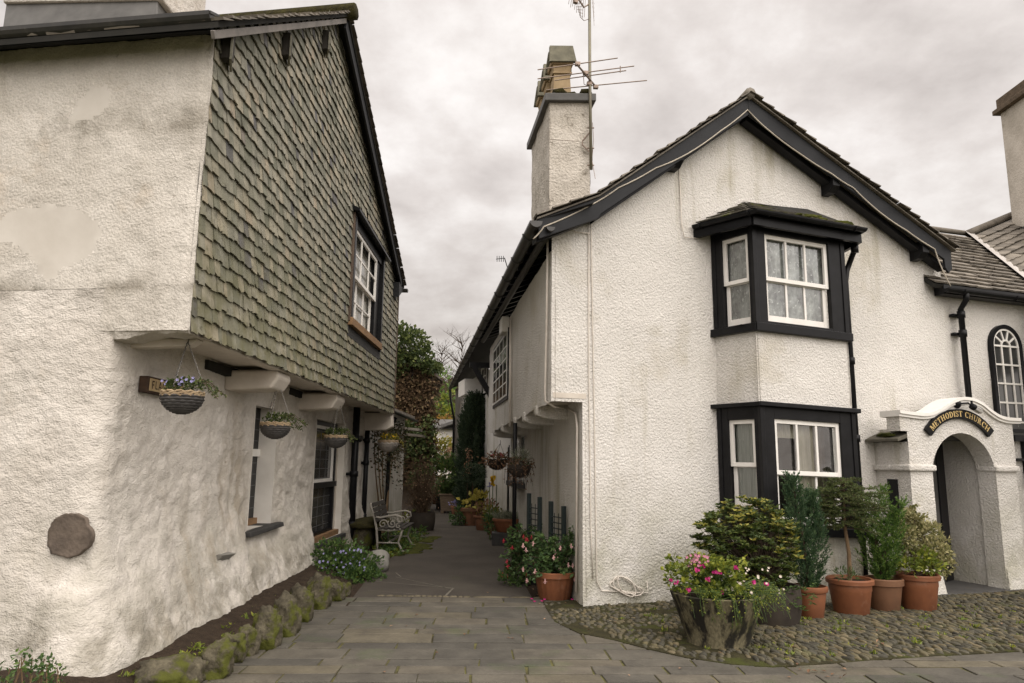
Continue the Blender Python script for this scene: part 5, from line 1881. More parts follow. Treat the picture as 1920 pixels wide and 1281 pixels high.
# ------------------------------------------------------------------ Methodist chapel on the far right
chp = thing('chapel', 'white roughcast chapel with slate roof and arched window, joined to the cottage on the right', 'church', RF.pt(SR, 0, 0))
FCH = Fr((RF.pt(0, 0, 0).x, RF.pt(0, 0, 0).y), YAW)
zGc = RF.px(1775, 545, 0.12)[1]
SE = SR + 5.0
AW = (RF.px(1858, 700)[0], RF.px(1858, 700)[0] + 0.66)
wm = MB()
wall_grid(wm, steps(SR + 0.004, SE, 0.09, (PS1,)), steps(-0.06, zGc + 0.1, 0.09), lambda s, z: rpos(s, z, -0.012), lambda s, z: s < PS1 and z < 2.1)
wm.build('wall', m_render_r, chp, smooth=True)
# roof 1 over the street range
e0 = RF.pt(RF.px(1752, 540, 0.16)[0], zGc + 0.06, 0.18)
e1 = RF.pt(SE, zGc + 0.06 - 0.02, 0.18)
back_ = Vector((-RF.n.x, -RF.n.y, 0))
uR = Vector((RF.u.x, RF.u.y, 0))


def inter(px_, py_, P, n_):
    d = ray(px_, py_)
    o = Vector((0, 0, CAMZ))
    t_ = (P - o).dot(n_) / d.dot(n_)
    return o + d * t_


Vp = (back_ * math.cos(R(40)) + Vector((0, 0, math.sin(R(40))))).normalized()
n1 = uR.cross(Vp).normalized()
rid0 = inter(1762, 438, e0, n1)
Hs = (rid0 - e0).dot(Vp)
cr_ = MB()
P0, P1 = e0, e1
cr_.hexa([P0 - n1 * .06, P1 - n1 * .06, P1 + Vp * Hs - n1 * .06, P0 + Vp * Hs - n1 * .06, P0, P1, P1 + Vp * Hs, P0 + Vp * Hs])
cro = cr_.build('roof', m_slate_dark, chp)
v_a = inter(1814, 441, e0, n1)
v_b = inter(1922, 527, e0, n1)
sa_, ta_ = (v_a - e0).dot(uR), (v_a - e0).dot(Vp)
sb_2, tb_ = (v_b - e0).dot(uR), (v_b - e0).dot(Vp)
rs = MB()
rows = 17
rh = Hs / rows


def spanc(r):
    t_ = r * rh
    s = sb_2 + (sa_ - sb_2) * (t_ - tb_) / (ta_ - tb_)
    return (0.0, max(0.4, min(s - 0.0, 5)))


slates(rs, e0 + n1 * .008, uR, Vp, n1, spanc, rows, rh, 0.2, 0.36, th=0.026, lift=0.036, ragged=0.008, lap=1.1)
rs.build('roof_slates', m_roof_slate, cro)
# cross roof beyond the valley
uv = (v_b - v_a).normalized()
rB = at(1930, 392, v_a.y + 1.2)
n2 = uv.cross(rB - v_a).normalized()
n2 = n2 if n2.dot(Vector((0, -1, 0.3))) > 0 else -n2
far_r = v_a + (rB - v_a) * 3.2
v_c = v_a + (v_b - v_a) * 3.0
r2 = MB()
r2.add([v_a, v_c, v_c + (far_r - v_a) * 0.9, far_r, v_a - n2 * .1, v_c - n2 * .1, v_c + (far_r - v_a) * .9 - n2 * .1, far_r - n2 * .1], [(0, 1, 2, 3), (4, 7, 6, 5), (0, 3, 7, 4)])
r2.build('cross_roof', m_slate_dark, cro)
rs = MB()
U2 = (rB - v_a).normalized()
V2 = -(uv - U2 * uv.dot(U2)).normalized()
nn2 = n2
H2 = (v_c - v_a).length
down = -V2
oo = v_a + down * (v_c - v_a).dot(down)
rows2 = int((v_c - v_a).dot(down) / 0.17)
totd = (v_c - v_a).dot(down)
offs = (v_c - v_a).dot(U2)
slates(rs, oo + nn2 * .008, U2, V2, nn2, lambda r: (offs * (1 - r * 0.17 / totd) + 0.04, 7.0), rows2, 0.17, 0.16, 0.32, th=0.022, lift=0.034, ragged=0.012, lap=1.15)
rs.build('cross_roof_slates', m_roof_slate, cro)
fl_ = MB()
wv = 0.11
sideA = uv.cross(n1).normalized()
va2 = v_a - uv * 0.05
fl_.add([va2 + n1 * .055 - sideA * .02, va2 + n1 * .075 + sideA * wv, v_c + n1 * .075 + sideA * wv, v_c + n1 * .055 - sideA * .02, va2 + n1 * .055 - sideA * wv, v_c + n1 * .055 - sideA * wv], [(0, 3, 2, 1), (4, 5, 3, 0)])
fl_.build('valley_lead', m_flash, cro)
MB().tube([P0 + Vp * Hs + n1 * .03, v_a + n1 * .03], 0.05, 7).build('ridge_tile', m_roof_slate, cro, smooth=True)
MB().tube([v_a + n2 * .03, far_r + n2 * .03], 0.07, 7).build('cross_ridge', m_roof_slate, cro, smooth=True)
gm = MB()
gpt = [RF.pt(RF.px(1772, 540, .24)[0], zGc - 0.01, 0.25), RF.pt(SE, zGc - 0.03, 0.25)]
gutter(gm, gpt, 0.058)
for i in range(5):
    p = gpt[0].lerp(gpt[1], 0.06 + i * 0.2)
    dd = uR.cross(Vector((0, 0, 1)))
    gm.tube([p + dd * (0.064 * math.cos(w)) + Vector((0, 0, 0.064 * math.sin(w))) for w in [math.pi + math.pi * k / 8 for k in range(9)]], 0.011, 5)
gm.box(RF, RF.px(1772, 540, .2)[0], SE, zGc - .07, zGc + .07, .02, .18)
gm.build('gutter', m_black, chp)
sP2 = RF.px(1803, 600, 0.12)[0]
dp = MB()
dp.tube([RF.pt(sP2 - .02, zGc - .02, .25), RF.pt(sP2 - .02, zGc - .14, .24), RF.pt(sP2, zGc - .26, 0.12), RF.pt(sP2, 1.8, 0.12)], 0.042, 10)
for z in (zGc - .34, zGc - .62):
    dp.tube([RF.pt(sP2, z - .05, .12), RF.pt(sP2, z + .05, .12)], 0.056, 10)
    dp.box(RF, sP2 - .09, sP2 + .09, z - .02, z + .02, 0, .07)
dp.build('downpipe', m_black, chp, smooth=True)
# arched window
a, b = AW
zs0 = RF.px(1868, 778)[1] - 0.25
r_ = (b - a) / 2
cx_ = (a + b) / 2
ztp = RF.px(1890, 611)[1]
zsp = ztp - r_
aw = MB()
outer = [(a, zs0), (b, zs0)] + arc_pts((cx_, zsp), r_, 0, math.pi, 22)
inner = [(a + .06, zs0 + .05), (b - .06, zs0 + .05)] + arc_pts((cx_, zsp), r_ - .06, 0, math.pi, 22)
m = len(outer)
for o0, o1 in ((-0.03, 0.045),):
    vs = [RF.pt(s, z, o1) for s, z in outer] + [RF.pt(s, z, o1) for s, z in inner] + [RF.pt(s, z, o0) for s, z in outer] + [RF.pt(s, z, o0) for s, z in inner]
    fs = []
    for i in range(m):
        j = (i + 1) % m
        fs += [(i, j, m + j, m + i), (i, 2 * m + i, 2 * m + j, j), (m + i, m + j, 3 * m + j, 3 * m + i)]
    aw.add(vs, fs)
awo = aw.build('arched_window', m_black, chp)
gl = MB()
gl.add([RF.pt(s, z, 0.012) for s, z in inner], [tuple(range(m))])
gl.build('pane', m_paneglass, awo)
mb_ = MB()
ib, it = .06, .026
bar_o = 0.03


def flatbar(s0, z0, s1, z1, w, o=bar_o):
    d = Vector((s1 - s0, z1 - z0)).normalized()
    n = Vector((-d.y, d.x)) * w / 2
    mb_.prism(RF, [(s0 - n.x, z0 - n.y), (s1 - n.x, z1 - n.y), (s1 + n.x, z1 + n.y), (s0 + n.x, z0 + n.y)], 0.014, o)


sa2, sb3 = a + ib, b - ib
for i in (1, 2):
    x = sa2 + (sb3 - sa2) * i / 3
    flatbar(x, zs0 + .05, x, zsp, it, bar_o)
for i in range(5):
    z = zsp - i * 0.285
    if z > zs0:
        flatbar(sa2, z, sb3, z, it, bar_o + .003)
flatbar(sa2 + .013, zs0 + .05, sa2 + .013, zsp, it, bar_o + .001)
flatbar(sb3 - .013, zs0 + .05, sb3 - .013, zsp, it, bar_o + .001)
r0 = (sb3 - sa2) / 6
for rr in (r0, r_ - .075):
    pts = arc_pts((cx_, zsp), rr, 0, math.pi, 16)
    for p, q_ in zip(pts, pts[1:]):
        flatbar(p[0], p[1], q_[0], q_[1], it, bar_o + .002)
for k in (1, 2, 3, 4):
    w = math.pi * k / 5
    flatbar(cx_ + r0 * math.cos(w), zsp + r0 * math.sin(w), cx_ + (r_ - .07) * math.cos(w), zsp + (r_ - .07) * math.sin(w), it * .9, bar_o)
mb_.build('glazing_bars', m_white_paint, awo)
# black framed lower window just past the porch
lw_ = MB()
s0_, z0_ = RF.px(1901, 862)
z1_ = RF.px(1901, 822)[1]
MBs = [(s0_, s0_ + 1.2, z0_ - .02, z0_ + .02), (s0_, s0_ + 1.2, z1_ - 0.045, z1_ + 0.045), (s0_ + .17, s0_ + .21, z0_ - .4, z1_)]
for k, (x0, x1, y0, y1) in enumerate(MBs):
    lw_.box(RF, x0, x1, y0, y1, 0, 0.05 + .003 * k)
lw_.build('black_rails', m_black, chp)
z2_ = RF.px(1905, 790)[1]
MB().box(RF, s0_ - .05, s0_ + 1.2, z1_ + .05, z2_ + .05, -.01, 0.03).build('grey_panel', m_lead, chp)
# tall stack at the edge of the picture
cst = thing('tall_chimney', 'tall pale rendered chimney stack with brown capping above the chapel roof', 'chimney', at(1900, 470, 12.5))
YB = 13.6
pB = at(1885, 300, YB)
zt_ = at(1884, 214, YB).z
ztt = at(1884, 192, YB).z
x0_, y0_, x1_ = pB.x, YB - 1.7, pB.x + 1.2
ca = MB()
ca.abox(x0_, x1_, y0_, YB, 4.2, zt_)
ca.build('stack', mk('pale_stack_render', (0.62, 0.57, 0.50), (0.45, 0.41, 0.35), 2.2, .92, .1, bump=.5, bscale=22, bdist=.02, spots=((0.2, .18, .12), 3.0, .6, .1, .5)), cst, bevel=.01)
ca = MB()
for ex, z0, z1 in ((0.10, zt_ + .001, zt_ + .10), (0.04, zt_ + .101, ztt + .06)):
    ca.abox(x0_ - ex, x1_ + ex, y0_ - ex, YB + ex, z0, z1)
ca.build('capping', mk('brown_capping', (0.16, .12, .085), (.09, .07, .05), 8, .9, .2, bump=.5, bscale=25, bdist=.02), cst, bevel=.012)
ca = MB()
ca.abox(x0_ - .015, x1_, y0_ - .015, YB + .01, 4.2, at(1890, 434, YB).z)
ca.build('lead_apron', m_lead, cst)

# porch
PP = 0.55
FP = Fr((RF.pt(0, 0, PP).x, RF.pt(0, 0, PP).y), YAW)
po = thing('porch', 'white roughcast chapel porch with rounded arch and wavy parapet', 'porch', FP.pt(FP.px(1800, 1120)[0], 0, 0))
sl0 = FP.px(1706, 880)[0]
sr0 = FP.px(1905, 880)[0]
oL, oR = FP.px(1748, 880)[0], FP.px(1866, 880)[0]
zap = FP.px(1799, 812)[1]
ra = (oR - oL) / 2
cxp = (oL + oR) / 2
zspr = zap - ra
wav = [(1683, 771), (1703, 774), (1728, 777), (1745, 775), (1762, 766), (1780, 753), (1800, 746), (1820, 748), (1838, 757), (1853, 770), (1868, 780), (1884, 785), (1908, 786)]
wv = [FP.px(*p) for p in wav]


def ptop(s):
    for p, q_ in zip(wv, wv[1:]):
        if p[0] <= s <= q_[0]:
            return p[1] + (q_[1] - p[1]) * (s - p[0]) / (q_[0] - p[0])
    return wv[0][1] if s < wv[0][0] else wv[-1][1]


pw = MB()
TH = 0.26
ssx = steps(sl0, sr0, 0.03, (oL, oR))
zimp = FP.px(1725, 876)[1]


def popen(s):
    if s <= oL or s >= oR:
        return 0
    return zspr + math.sqrt(max(0, ra * ra - (s - cxp) ** 2))


def pj(P, n_):
    return P + Vector((n_.x, n_.y, 0)) * (0.008 * fnoise(P, 2.2, 2) + 0.006 * fnoise(P, 10, 2))


def strip(mb, s, z0, z1, o, n):
    return [pj(FP.pt(s, z0 + (z1 - z0) * j / n, o), FP.n) for j in range(n + 1)]


for o, flip in ((0.0, False), (-TH, True)):
    for s0, s1 in zip(ssx, ssx[1:]):
        inside = oL - 1e-6 <= s0 and s1 <= oR + 1e-6
        n = 26
        a = strip(pw, s0, (popen(s0) if inside and s0 > oL else (zspr if inside else -0.05)), ptop(s0) - 0.03, o, n)
        b = strip(pw, s1, (popen(s1) if inside and s1 < oR else (zspr if inside else -0.05)), ptop(s1) - 0.03, o, n)
        for j in range(n):
            pw.quad(a[j], b[j], b[j + 1], a[j + 1])
# intrados and jambs
prof = [(oL, -0.05), (oL, zspr)] + [(cxp + ra * math.cos(w), zspr + ra * math.sin(w)) for w in [math.pi - math.pi * k / 20 for k in range(1, 20)]] + [(oR, zspr), (oR, -0.05)]
for p, q_ in zip(prof, prof[1:]):
    n = 8 if p[0] == q_[0] else 1
    for k in range(n):
        f0, f1 = k / n, (k + 1) / n
        a0 = (p[0] + (q_[0] - p[0]) * f0, p[1] + (q_[1] - p[1]) * f0); a1 = (p[0] + (q_[0] - p[0]) * f1, p[1] + (q_[1] - p[1]) * f1)
        pw.quad(FP.pt(*a0, 0.004), FP.pt(*a0, -TH), FP.pt(*a1, -TH), FP.pt(*a1, 0.004))
# side walls
for s_, sg in ((sl0, -1), (sr0, 1)):
    ns = Vector((FP.u.x, FP.u.y)) * sg
    zt = zimp + 0.32
    oo_ = steps(-PP, 0.0, 0.06)
    zz_ = steps(-0.05, zt, 0.07)
    wall_grid(pw, oo_, zz_, lambda o, z: FP.pt(s_, z, o) + Vector((ns.x, ns.y, 0)) * (0.006 * fnoise(FP.pt(s_, z, o), 9, 2)))
# little end piers of the parapet
sA1, sA2 = wv[0][0], wv[0][0] + 0.13
pw.box(FP, sA1 + .015, sl0 + .06, FP.px(1690, 808)[1], wv[0][1] - .03, -0.2, 0.006)
pw.box(FP, sr0 - .05, sr0 + .02, zimp, wv[-1][1] - .03, -0.2, -0.004)
# buttress feet
for s0, s1 in ((sl0 - .03, oL + .03), (oR - .012, sr0 + .05)):
    pw.hexa([FP.pt(s0 + .0, -.05, .06), FP.pt(s1 + .0, -.05, .06), FP.pt(s1 + .0, -.05, -TH), FP.pt(s0 + .0, -.05, -TH), FP.pt(s0 + .03, 0.30, .012), FP.pt(s1 - .03, .30, .012), FP.pt(s1 - .03, .30, -TH + .01), FP.pt(s0 + .03, .30, -TH + .01)])
pw.build('porch_wall', m_render_r, po, smooth=False)
# interior beyond the arch
pi_ = MB()
dpt = -1.55
q = FP.pt
pi_.quad(q(oR + .03, -.05, -TH), q(oR + .03, -.05, dpt), q(oR + .03, 2.1, dpt), q(oR + .03, 2.1, -TH))
pi_.quad(q(oL - .25, -.05, dpt), q(oR + .03, -.05, dpt), q(oR + .03, 2.1, dpt), q(oL - .25, 2.1, dpt))
pi_.quad(q(oL - .25, -.05, -TH), q(oL - .25, 2.1, -TH), q(oL - .25, 2.1, dpt), q(oL - .25, -.05, dpt))
pi_.quad(q(oL - .25, 2.1, -TH), q(oR + .03, 2.1, -TH), q(oR + .03, 2.1, dpt), q(oL - .25, 2.1, dpt))
x_ = FP.px(1795, 1000, -1.05)[0]
pi_.box(FP, x_, x_ + 0.16, -.04, 2.09, dpt, -0.98)
pi_.build('inner_wall', m_render_r, po)
dr = MB()
d0, d1 = FP.px(1762, 1000, -.72)[0], FP.px(1792, 1000, -.98)[0]
dr.hexa([q(d0, 0.03, -.72), q(d1, 0.03, -.98), q(d1 + .02, 0.03, -.94), q(d0 + .02, .03, -.68), q(d0, 2.05, -.72), q(d1, 2.05, -.98), q(d1 + .02, 2.05, -.94), q(d0 + .02, 2.05, -.68)])
dro = dr.build('door', m_black, po, bevel=.004)
MB().hexa([q(d0 - .22, 0.03, -.66), q(d0, 0.03, -.72), q(d0 + .01, 0.03, -.70), q(d0 - .21, .03, -.64), q(d0 - .22, 2.05, -.66), q(d0, 2.05, -.72), q(d0 + .01, 2.05, -.7), q(d0 - .21, 2.05, -.64)]).build('door_frame', m_lead, po)
sp = MB()
sp.box(FP, oL - .1, sr0 + .15, -.03, 0.035, -1.5, 0.06)
sp.build('step', m_step, po, bevel=.008)
# coping
cp = MB()
n = len(wv)
fine = []
for i in range(60):
    s = wv[0][0] - .01 + (wv[-1][0] - wv[0][0] + .02) * i / 59
    fine.append((s, ptop(s)))
sm = [fine[0]] + [(fine[i][0], (fine[i - 1][1] + fine[i][1] + fine[i + 1][1]) / 3) for i in range(1, 59)] + [fine[-1]]
for (s0, z0), (s1, z1) in zip(sm, sm[1:]):
    for lo_, hi_, o_ in ((-.065, -.03, 0.03), (-.03, 0.012, 0.05)):
        cp.hexa([FP.pt(s0, z0 + lo_, o_), FP.pt(s1, z1 + lo_, o_), FP.pt(s1, z1 + lo_, -TH - .02), FP.pt(s0, z0 + lo_, -TH - .02), FP.pt(s0, z0 + hi_, o_), FP.pt(s1, z1 + hi_, o_), FP.pt(s1, z1 + hi_, -TH - .02), FP.pt(s0, z0 + hi_, -TH - .02)])
cp.build('coping', m_render_r if False else m_white_paint, po)
# impost mouldings
im = MB()
im.box(FP, sl0 - .05, oL + .035, zimp - .05, zimp + .03, -TH, 0.045)
im.box(FP, oR - .02, sr0 + .03, zimp - .05, zimp + .03, -TH, 0.045)
im.box(FP, sl0 - .052, sl0 + .01, zimp - .05, zimp + .028, -PP, -TH)
im.build('impost_moulding', m_render_r, po, bevel=.02)
# niche slit on the side, and the little slate roof
nb = MB()
nb.box(FP, sl0 - .012, sl0 + .01, FP.px(1690, 985, -.2)[1], zimp - .16, -.36, -.2)
nb.build('side_slit', m_black, po)
sr = MB()
za = zimp + 0.34
ro0 = FP.px(1682, 792, -.1)
ro1 = FP.px(1632, 812, -.55)
sr.hexa([q(sl0 - .16, za - .02, 0.0), q(sl0 + .1, za + .06, 0.0), q(sl0 + .1, za + .06, -PP + .01), q(sl0 - .16, za - .02, -PP + .01),
         q(sl0 - .16, za + .02, 0.0), q(sl0 + .1, za + .12, 0.0), q(sl0 + .1, za + .12, -PP + .01), q(sl0 - .16, za + .02, -PP + .01)])
pr = sr.build('porch_roof', m_roof_moss, po, bevel=.006)
ml = MB()
ml.blob(q(sl0 - .04, za + .07, -.3), (.07, .17, .03), .4, 2.2, 3, 4.4)
ml.build('moss_cushion', m_moss, pr, smooth=True)
mr_ = MB()
mr_.box(FP, sl0 + .1, sr0, za + .03, za + .09, -PP + .01, -TH - .03)
mr_.build('porch_flat_roof', m_lead, po)

# arched sign: METHODIST CHURCH
sg_pts = [FP.px(1736, 805, .05), FP.px(1798, 767, .05), FP.px(1864, 808, .05)]


def circ(a, b, c):
    ax, ay, bx, by, cx2, cy2 = *a, *b, *c
    d = 2 * (ax * (by - cy2) + bx * (cy2 - ay) + cx2 * (ay - by))
    ux = ((ax * ax + ay * ay) * (by - cy2) + (bx * bx + by * by) * (cy2 - ay) + (cx2 * cx2 + cy2 * cy2) * (ay - by)) / d
    uy = ((ax * ax + ay * ay) * (cx2 - bx) + (bx * bx + by * by) * (ax - cx2) + (cx2 * cx2 + cy2 * cy2) * (bx - ax)) / d
    return (ux, uy), math.hypot(ax - ux, ay - uy)


cc_, rad = circ(*sg_pts)
a0 = math.atan2(sg_pts[0][1] - cc_[1], sg_pts[0][0] - cc_[0])
a1 = math.atan2(sg_pts[2][1] - cc_[1], sg_pts[2][0] - cc_[0])
bh = (sg_pts[1][1] - FP.px(1798, 785, .05)[1])
sg = thing('church_sign', 'curved black sign reading METHODIST CHURCH in gold letters over the porch arch', 'sign', FP.pt(*sg_pts[1], .03))
sbm = MB()
n = 30
oa = arc_pts(cc_, rad, a0, a1, n)
ia = arc_pts(cc_, rad - bh, a0, a1, n)
vs = []
for o in (.05, .012):
    vs += [FP.pt(s, z, o) for s, z in oa] + [FP.pt(s, z, o) for s, z in ia]
m = n + 1
fs = []
for i in range(n):
    fs += [(m + i, m + i + 1, i + 1, i), (i, i + 1, 2 * m + i + 1, 2 * m + i), (m + i + 1, m + i, 3 * m + i, 3 * m + i + 1), (2 * m + i, 2 * m + i + 1, 3 * m + i + 1, 3 * m + i)]
fs += [(0, 2 * m, 3 * m, m), (n, m + n, 3 * m + n, 2 * m + n)]
sbm.add(vs, fs).build('board', m_black, sg)
TXT = 'METHODIST CHURCH'
lh2 = bh * 0.60
rbase = rad - bh * 0.80
arc_len = abs(a1 - a0) * (rbase + lh2 / 2) * 0.90
gap = 0.07
kx = arc_len / text_len(TXT, lh2, gap)
a_mid = (a0 + a1) / 2
lt = MB()


def on_arc(x, y):
    w = a_mid + (arc_len / 2 - x * kx) / (rbase + lh2 / 2)
    return FP.pt(cc_[0] + (rbase + y) * math.cos(w), cc_[1] + (rbase + y) * math.sin(w), 0.0525)


lettering(lt, TXT, lh2, on_arc, gap)
lt.build('lettering', m_gold, sg)
# bulkhead lamp above it
lp_ = thing('wall_lamp', 'black bulkhead lamp with a ribbed glass jar above the church sign', 'lamp', FP.at(1797, 757, 0.02))
lb = MB()
c = FP.px(1797, 757, .03)
nn_ = Vector((FP.n.x, FP.n.y, 0)); uu_ = Vector((FP.u.x, FP.u.y, 0))


def disc_prof(mb, c, ax, prof, n=18):
    ax = ax.normalized()
    a = ax.orthogonal().normalized(); b = ax.cross(a)
    vs, fs = [], []
    for r, h in prof:
        for k in range(n):
            w = 2 * math.pi * k / n
            vs.append(c + a * r * math.cos(w) + b * r * math.sin(w) + ax * h)
    for j in range(len(prof) - 1):
        for k in range(n):
            fs.append((j * n + k, j * n + (k + 1) % n, (j + 1) * n + (k + 1) % n, (j + 1) * n + k))
    fs.append(tuple(range((len(prof) - 1) * n, len(prof) * n)))
    mb.add(vs, fs)


disc_prof(lb, FP.pt(c[0], c[1], 0.0), nn_, [(.062, 0), (.062, .02), (.05, .035), (.03, .05), (.012, .06)])
c1 = FP.pt(c[0], c[1], .05)
c2 = FP.pt(c[0] + .10, c[1] + .01, .09)
c3 = FP.pt(c[0] + .14, c[1] - .035, .11)
lb.tube([c1, c2, c3], .011, 7)
ax = (FP.pt(c[0] + .26, c[1] - .10, .13) - c3)
disc_prof(lb, c3, ax, [(.012, -.02), (.04, -.01), (.045, .03), (.04, .045)])
lb.tube([c3 + Vector((0, 0, .02)), c3 + Vector((0, 0, .075))], .014, 6)
lb.build('bracket', m_black, lp_, smooth=False)
lg = MB()
disc_prof(lg, c3, ax, [(.036, .045), (.038, .09), (.037, .13), (.028, .155), (.012, .166), (.002, .168)])
lg.build('lamp_glass', m_lampglass, lp_, smooth=True)
lg = MB()
for k in range(6):
    w = 2 * math.pi * k / 6
    a = ax.normalized().orthogonal().normalized(); b = ax.normalized().cross(a)
    d = a * math.cos(w) + b * math.sin(w)
    lg.tube([c3 + ax.normalized() * .045 + d * .04, c3 + ax.normalized() * .13 + d * .041, c3 + ax.normalized() * .17], .0025, 4)
lg.build('lamp_guard', m_chain, lp_)

# ------------------------------------------------------------------ farther buildings up the alley
fc = thing('far_cottage', 'set back white cottage beyond the jettied wall with dark eaves and small window', 'house', (-0.45, 16.2, 0))
FFc = Fr.between((-2.0, 25.6), (0.25, 16.1))
Lf = (Vector((0.25, 16.1)) - FFc.p).length
w_ = MB()
wall_grid(w_, steps(0, Lf, 0.15), steps(-.05, 4.15, 0.15), lambda s, z: FFc.pt(s, z, 0.01 * fnoise(FFc.pt(s, z), 2, 3)))
e_ = FFc.pt(0, 0, 0)
w_.add([e_, e_ + Vector((5, 1, 0)), e_ + Vector((5, 1, 4.1)), e_ + Vector((0, 0, 4.1))], [(0, 1, 2, 3)])
w_.build('wall', m_render_r, fc, smooth=True)
rf = MB()
a = gpts[4] + Vector((0.02, 0, 0.06)); b = gpts[-1] + Vector((0.02, 0, 0.06))
sx = Vector((Wd.y, -Wd.x, 0))
rf.hexa([a, b, b + sx * 2.6 + Vector((0, 0, 1.7)), a + sx * 2.6 + Vector((0, 0, 1.7)), a + Vector((0, 0, .07)), b + Vector((0, 0, .07)), b + sx * 2.6 + Vector((0, 0, 1.77)), a + sx * 2.6 + Vector((0, 0, 1.77))])
rf.build('roof', m_roof_slate, fc)
rf = MB()
a = gpts[4] + sx * 0.06 + Vector((0, 0, -.0)); b = gpts[-1] + sx * .06
rf.quad(a, b, b + sx * .9 + Vector((0, 0, .35)), a + sx * .9 + Vector((0, 0, .35)))
rf.build('eaves_boarding', m_slate_dark, fc)
for (x0, x1, y0, y1) in ((904, 914, 692, 740), (872, 878, 735, 775)):
    s0, s1 = FFc.px(x0, 720)[0], FFc.px(x1, 720)[0]
    z1, z0 = FFc.px(x0, y0)[1], FFc.px(x0, y1)[1]
    f = MB()
    bars(f, FFc, s0, s1, z0, z1, .04, 2, 3, .05, .03)
    fo = f.build('window', m_white_paint, fc)
    MB().box(FFc, s0 - .05, s1 + .05, z0 - .05, z1 + .05, -.02, .02).build('pane', m_paneglass, fo)
f = MB()
f.box(FFc, FFc.px(890, 720)[0], FFc.px(903, 720)[0], FFc.px(895, 744)[1], FFc.px(895, 716)[1], 0.0, .5)
f.build('oriel_box', m_white_paint, fc)
f = MB()
pz = RS.pt(0, 3.55, .0)
f.beam(RS.pt(-.05, 3.7, .35), RS.pt(-.05, 2.9, -.15), .09, .12)
f.beam(RS.pt(-.05, 3.75, .45), RS.pt(-.05, 3.75, -.3), .09, .12)
f.build('eaves_bracket', m_black, fc)
dpx = at(850, 742, 25.4)
f = MB()
f.tube([gpts[-1] + Vector((0, -.05, -.05)), gpts[-1] + Vector((0.02, -.05, -.35)), FFc.pt(.15, 3.1, .06), FFc.pt(.15, 0, .06)], .04, 8)
f.build('drainpipe', m_black, fc, smooth=True)
# tiny aerial beyond the ridge
fa = thing('small_aerial', 'tiny far rooftop aerial just above the long alley gutter', 'aerial', at(941, 500, 17))
f = MB()
f.tube([at(930, 486, 17), at(947, 484, 17)], .009, 4)
for x in (932, 936, 940, 944):
    f.tube([at(x, 480, 17), at(x, 491, 17)], .008, 4)
f.tube([at(946, 484, 17), at(951, 500, 17.3), at(956, 540, 17.5)], .012, 5)
f.build('rods', m_black, fa)

# annex behind the slate house
an = thing('alley_annex', 'low white annex with black downpipe and climbing stems, behind the slate-hung house', 'outbuilding', (-2.95, 14.7, 0))
FA = Fr.between((-2.95, 14.7), (-2.85, 19.3))
LA = 4.6
w_ = MB()
wall_grid(w_, steps(0, LA, .1), steps(-.05, 2.75, .1), lambda s, z: FA.pt(s, z, .014 * fnoise(FA.pt(s, z), 2, 3)))
pA = FA.pt(LA, 0)
w_.add([pA, pA + Vector((-3, 0, 0)), pA + Vector((-3, 0, 3.6)), pA + Vector((0, 0, 2.75))], [(0, 1, 2, 3)])
w_.build('wall', m_render_r, an, smooth=True)
r = MB()
a, b = FA.pt(0.1, 2.72, .22), FA.pt(LA + .3, 2.72, .22)
up = Vector((-3, 0, 1.15))
r.hexa([a, b, b + up, a + up, a + Vector((0, 0, .07)), b + Vector((0, 0, .07)), b + up + Vector((0, 0, .07)), a + up + Vector((0, 0, .07))])
r.build('roof', m_roof_slate, an)
r = MB()
gutter(r, [FA.pt(.1, 2.70, .28), FA.pt(LA + .2, 2.68, .28)], .05)
s_ = FA.px(727, 900, .07)[0]
r.tube([FA.pt(s_, 2.6, .2), FA.pt(s_, 2.35, .07), FA.pt(s_, 0.02, .07)], .045, 9)
r.build('drainpipe', m_black, an, smooth=False)
# porch roofs further in
r = MB()
pp = at(762, 800, 21)
for k, (x0, y0, Y) in enumerate(((763, 800, 20.6), (770, 812, 21.6))):
    p = at(x0, y0, Y)
    r.hexa([p + Vector((-1, 0, 0)), p + Vector((.35, 0, -.12)), p + Vector((.35, .8, -.12)), p + Vector((-1, .8, 0)), p + Vector((-1, 0, .07)), p + Vector((.35, 0, -.05)), p + Vector((.35, .8, -.05)), p + Vector((-1, .8, .07))])
r.build('lean_to_roof', m_roof_slate, an)
# stone trough/ledge behind the bench
lg = thing('stone_ledge', 'dark mossy stone slab ledge behind the white bench', 'ledge', (-2.6, 13.6, 0))
m = MB()
m.blob((-2.62, 13.9, .44), (.36, .75, .09), .1, 1.5, 3, 2)
m.build('slab', m_darkmoss, lg, smooth=True)
for yy in (13.5, 14.3):
    m = MB()
    m.blob((-2.7, yy, .2), (.2, .2, .24), .1, 1.5, 2, yy)
    m.build('support', m_boulder, lg, smooth=True)

ih = thing('creeper_house', 'far stone house end wall smothered in brown creeper', 'house', (-3.5, 24, 0))
m = MB()
xl, xr = at(700, 800, 24).x, at(811, 800, 24).x
zt = at(810, 712, 24).z
zpk = at(752, 668, 24).z
m.add([(xl, 24, 0), (xr, 24, 0), (xr, 24, zt), (xl + .9, 24, zpk + .3), (xl, 24, zpk), (xl * 1.3, 30, 0), (xr * 1.3, 30, 0), (xr * 1.3, 30, zt), (xl * 1.3 + .9, 30, zpk + .3), (xl * 1.3, 30, zpk)], [(0, 1, 2, 3, 4), (1, 6, 7, 2), (9, 8, 7, 6, 5)])
m.build('wall', m_rawstone, ih)
m = MB()
m.hexa([(xl + .7, 23.8, zpk + .33), (xr + .3, 23.8, zt - .06), (xr * 1.3 + .3, 30, zt - .06), (xl * 1.3 + .7, 30, zpk + .33), (xl + .7, 23.8, zpk + .42), (xr + .3, 23.8, zt + .03), (xr * 1.3 + .3, 30, zt + .03), (xl * 1.3 + .7, 30, zpk + .42)])
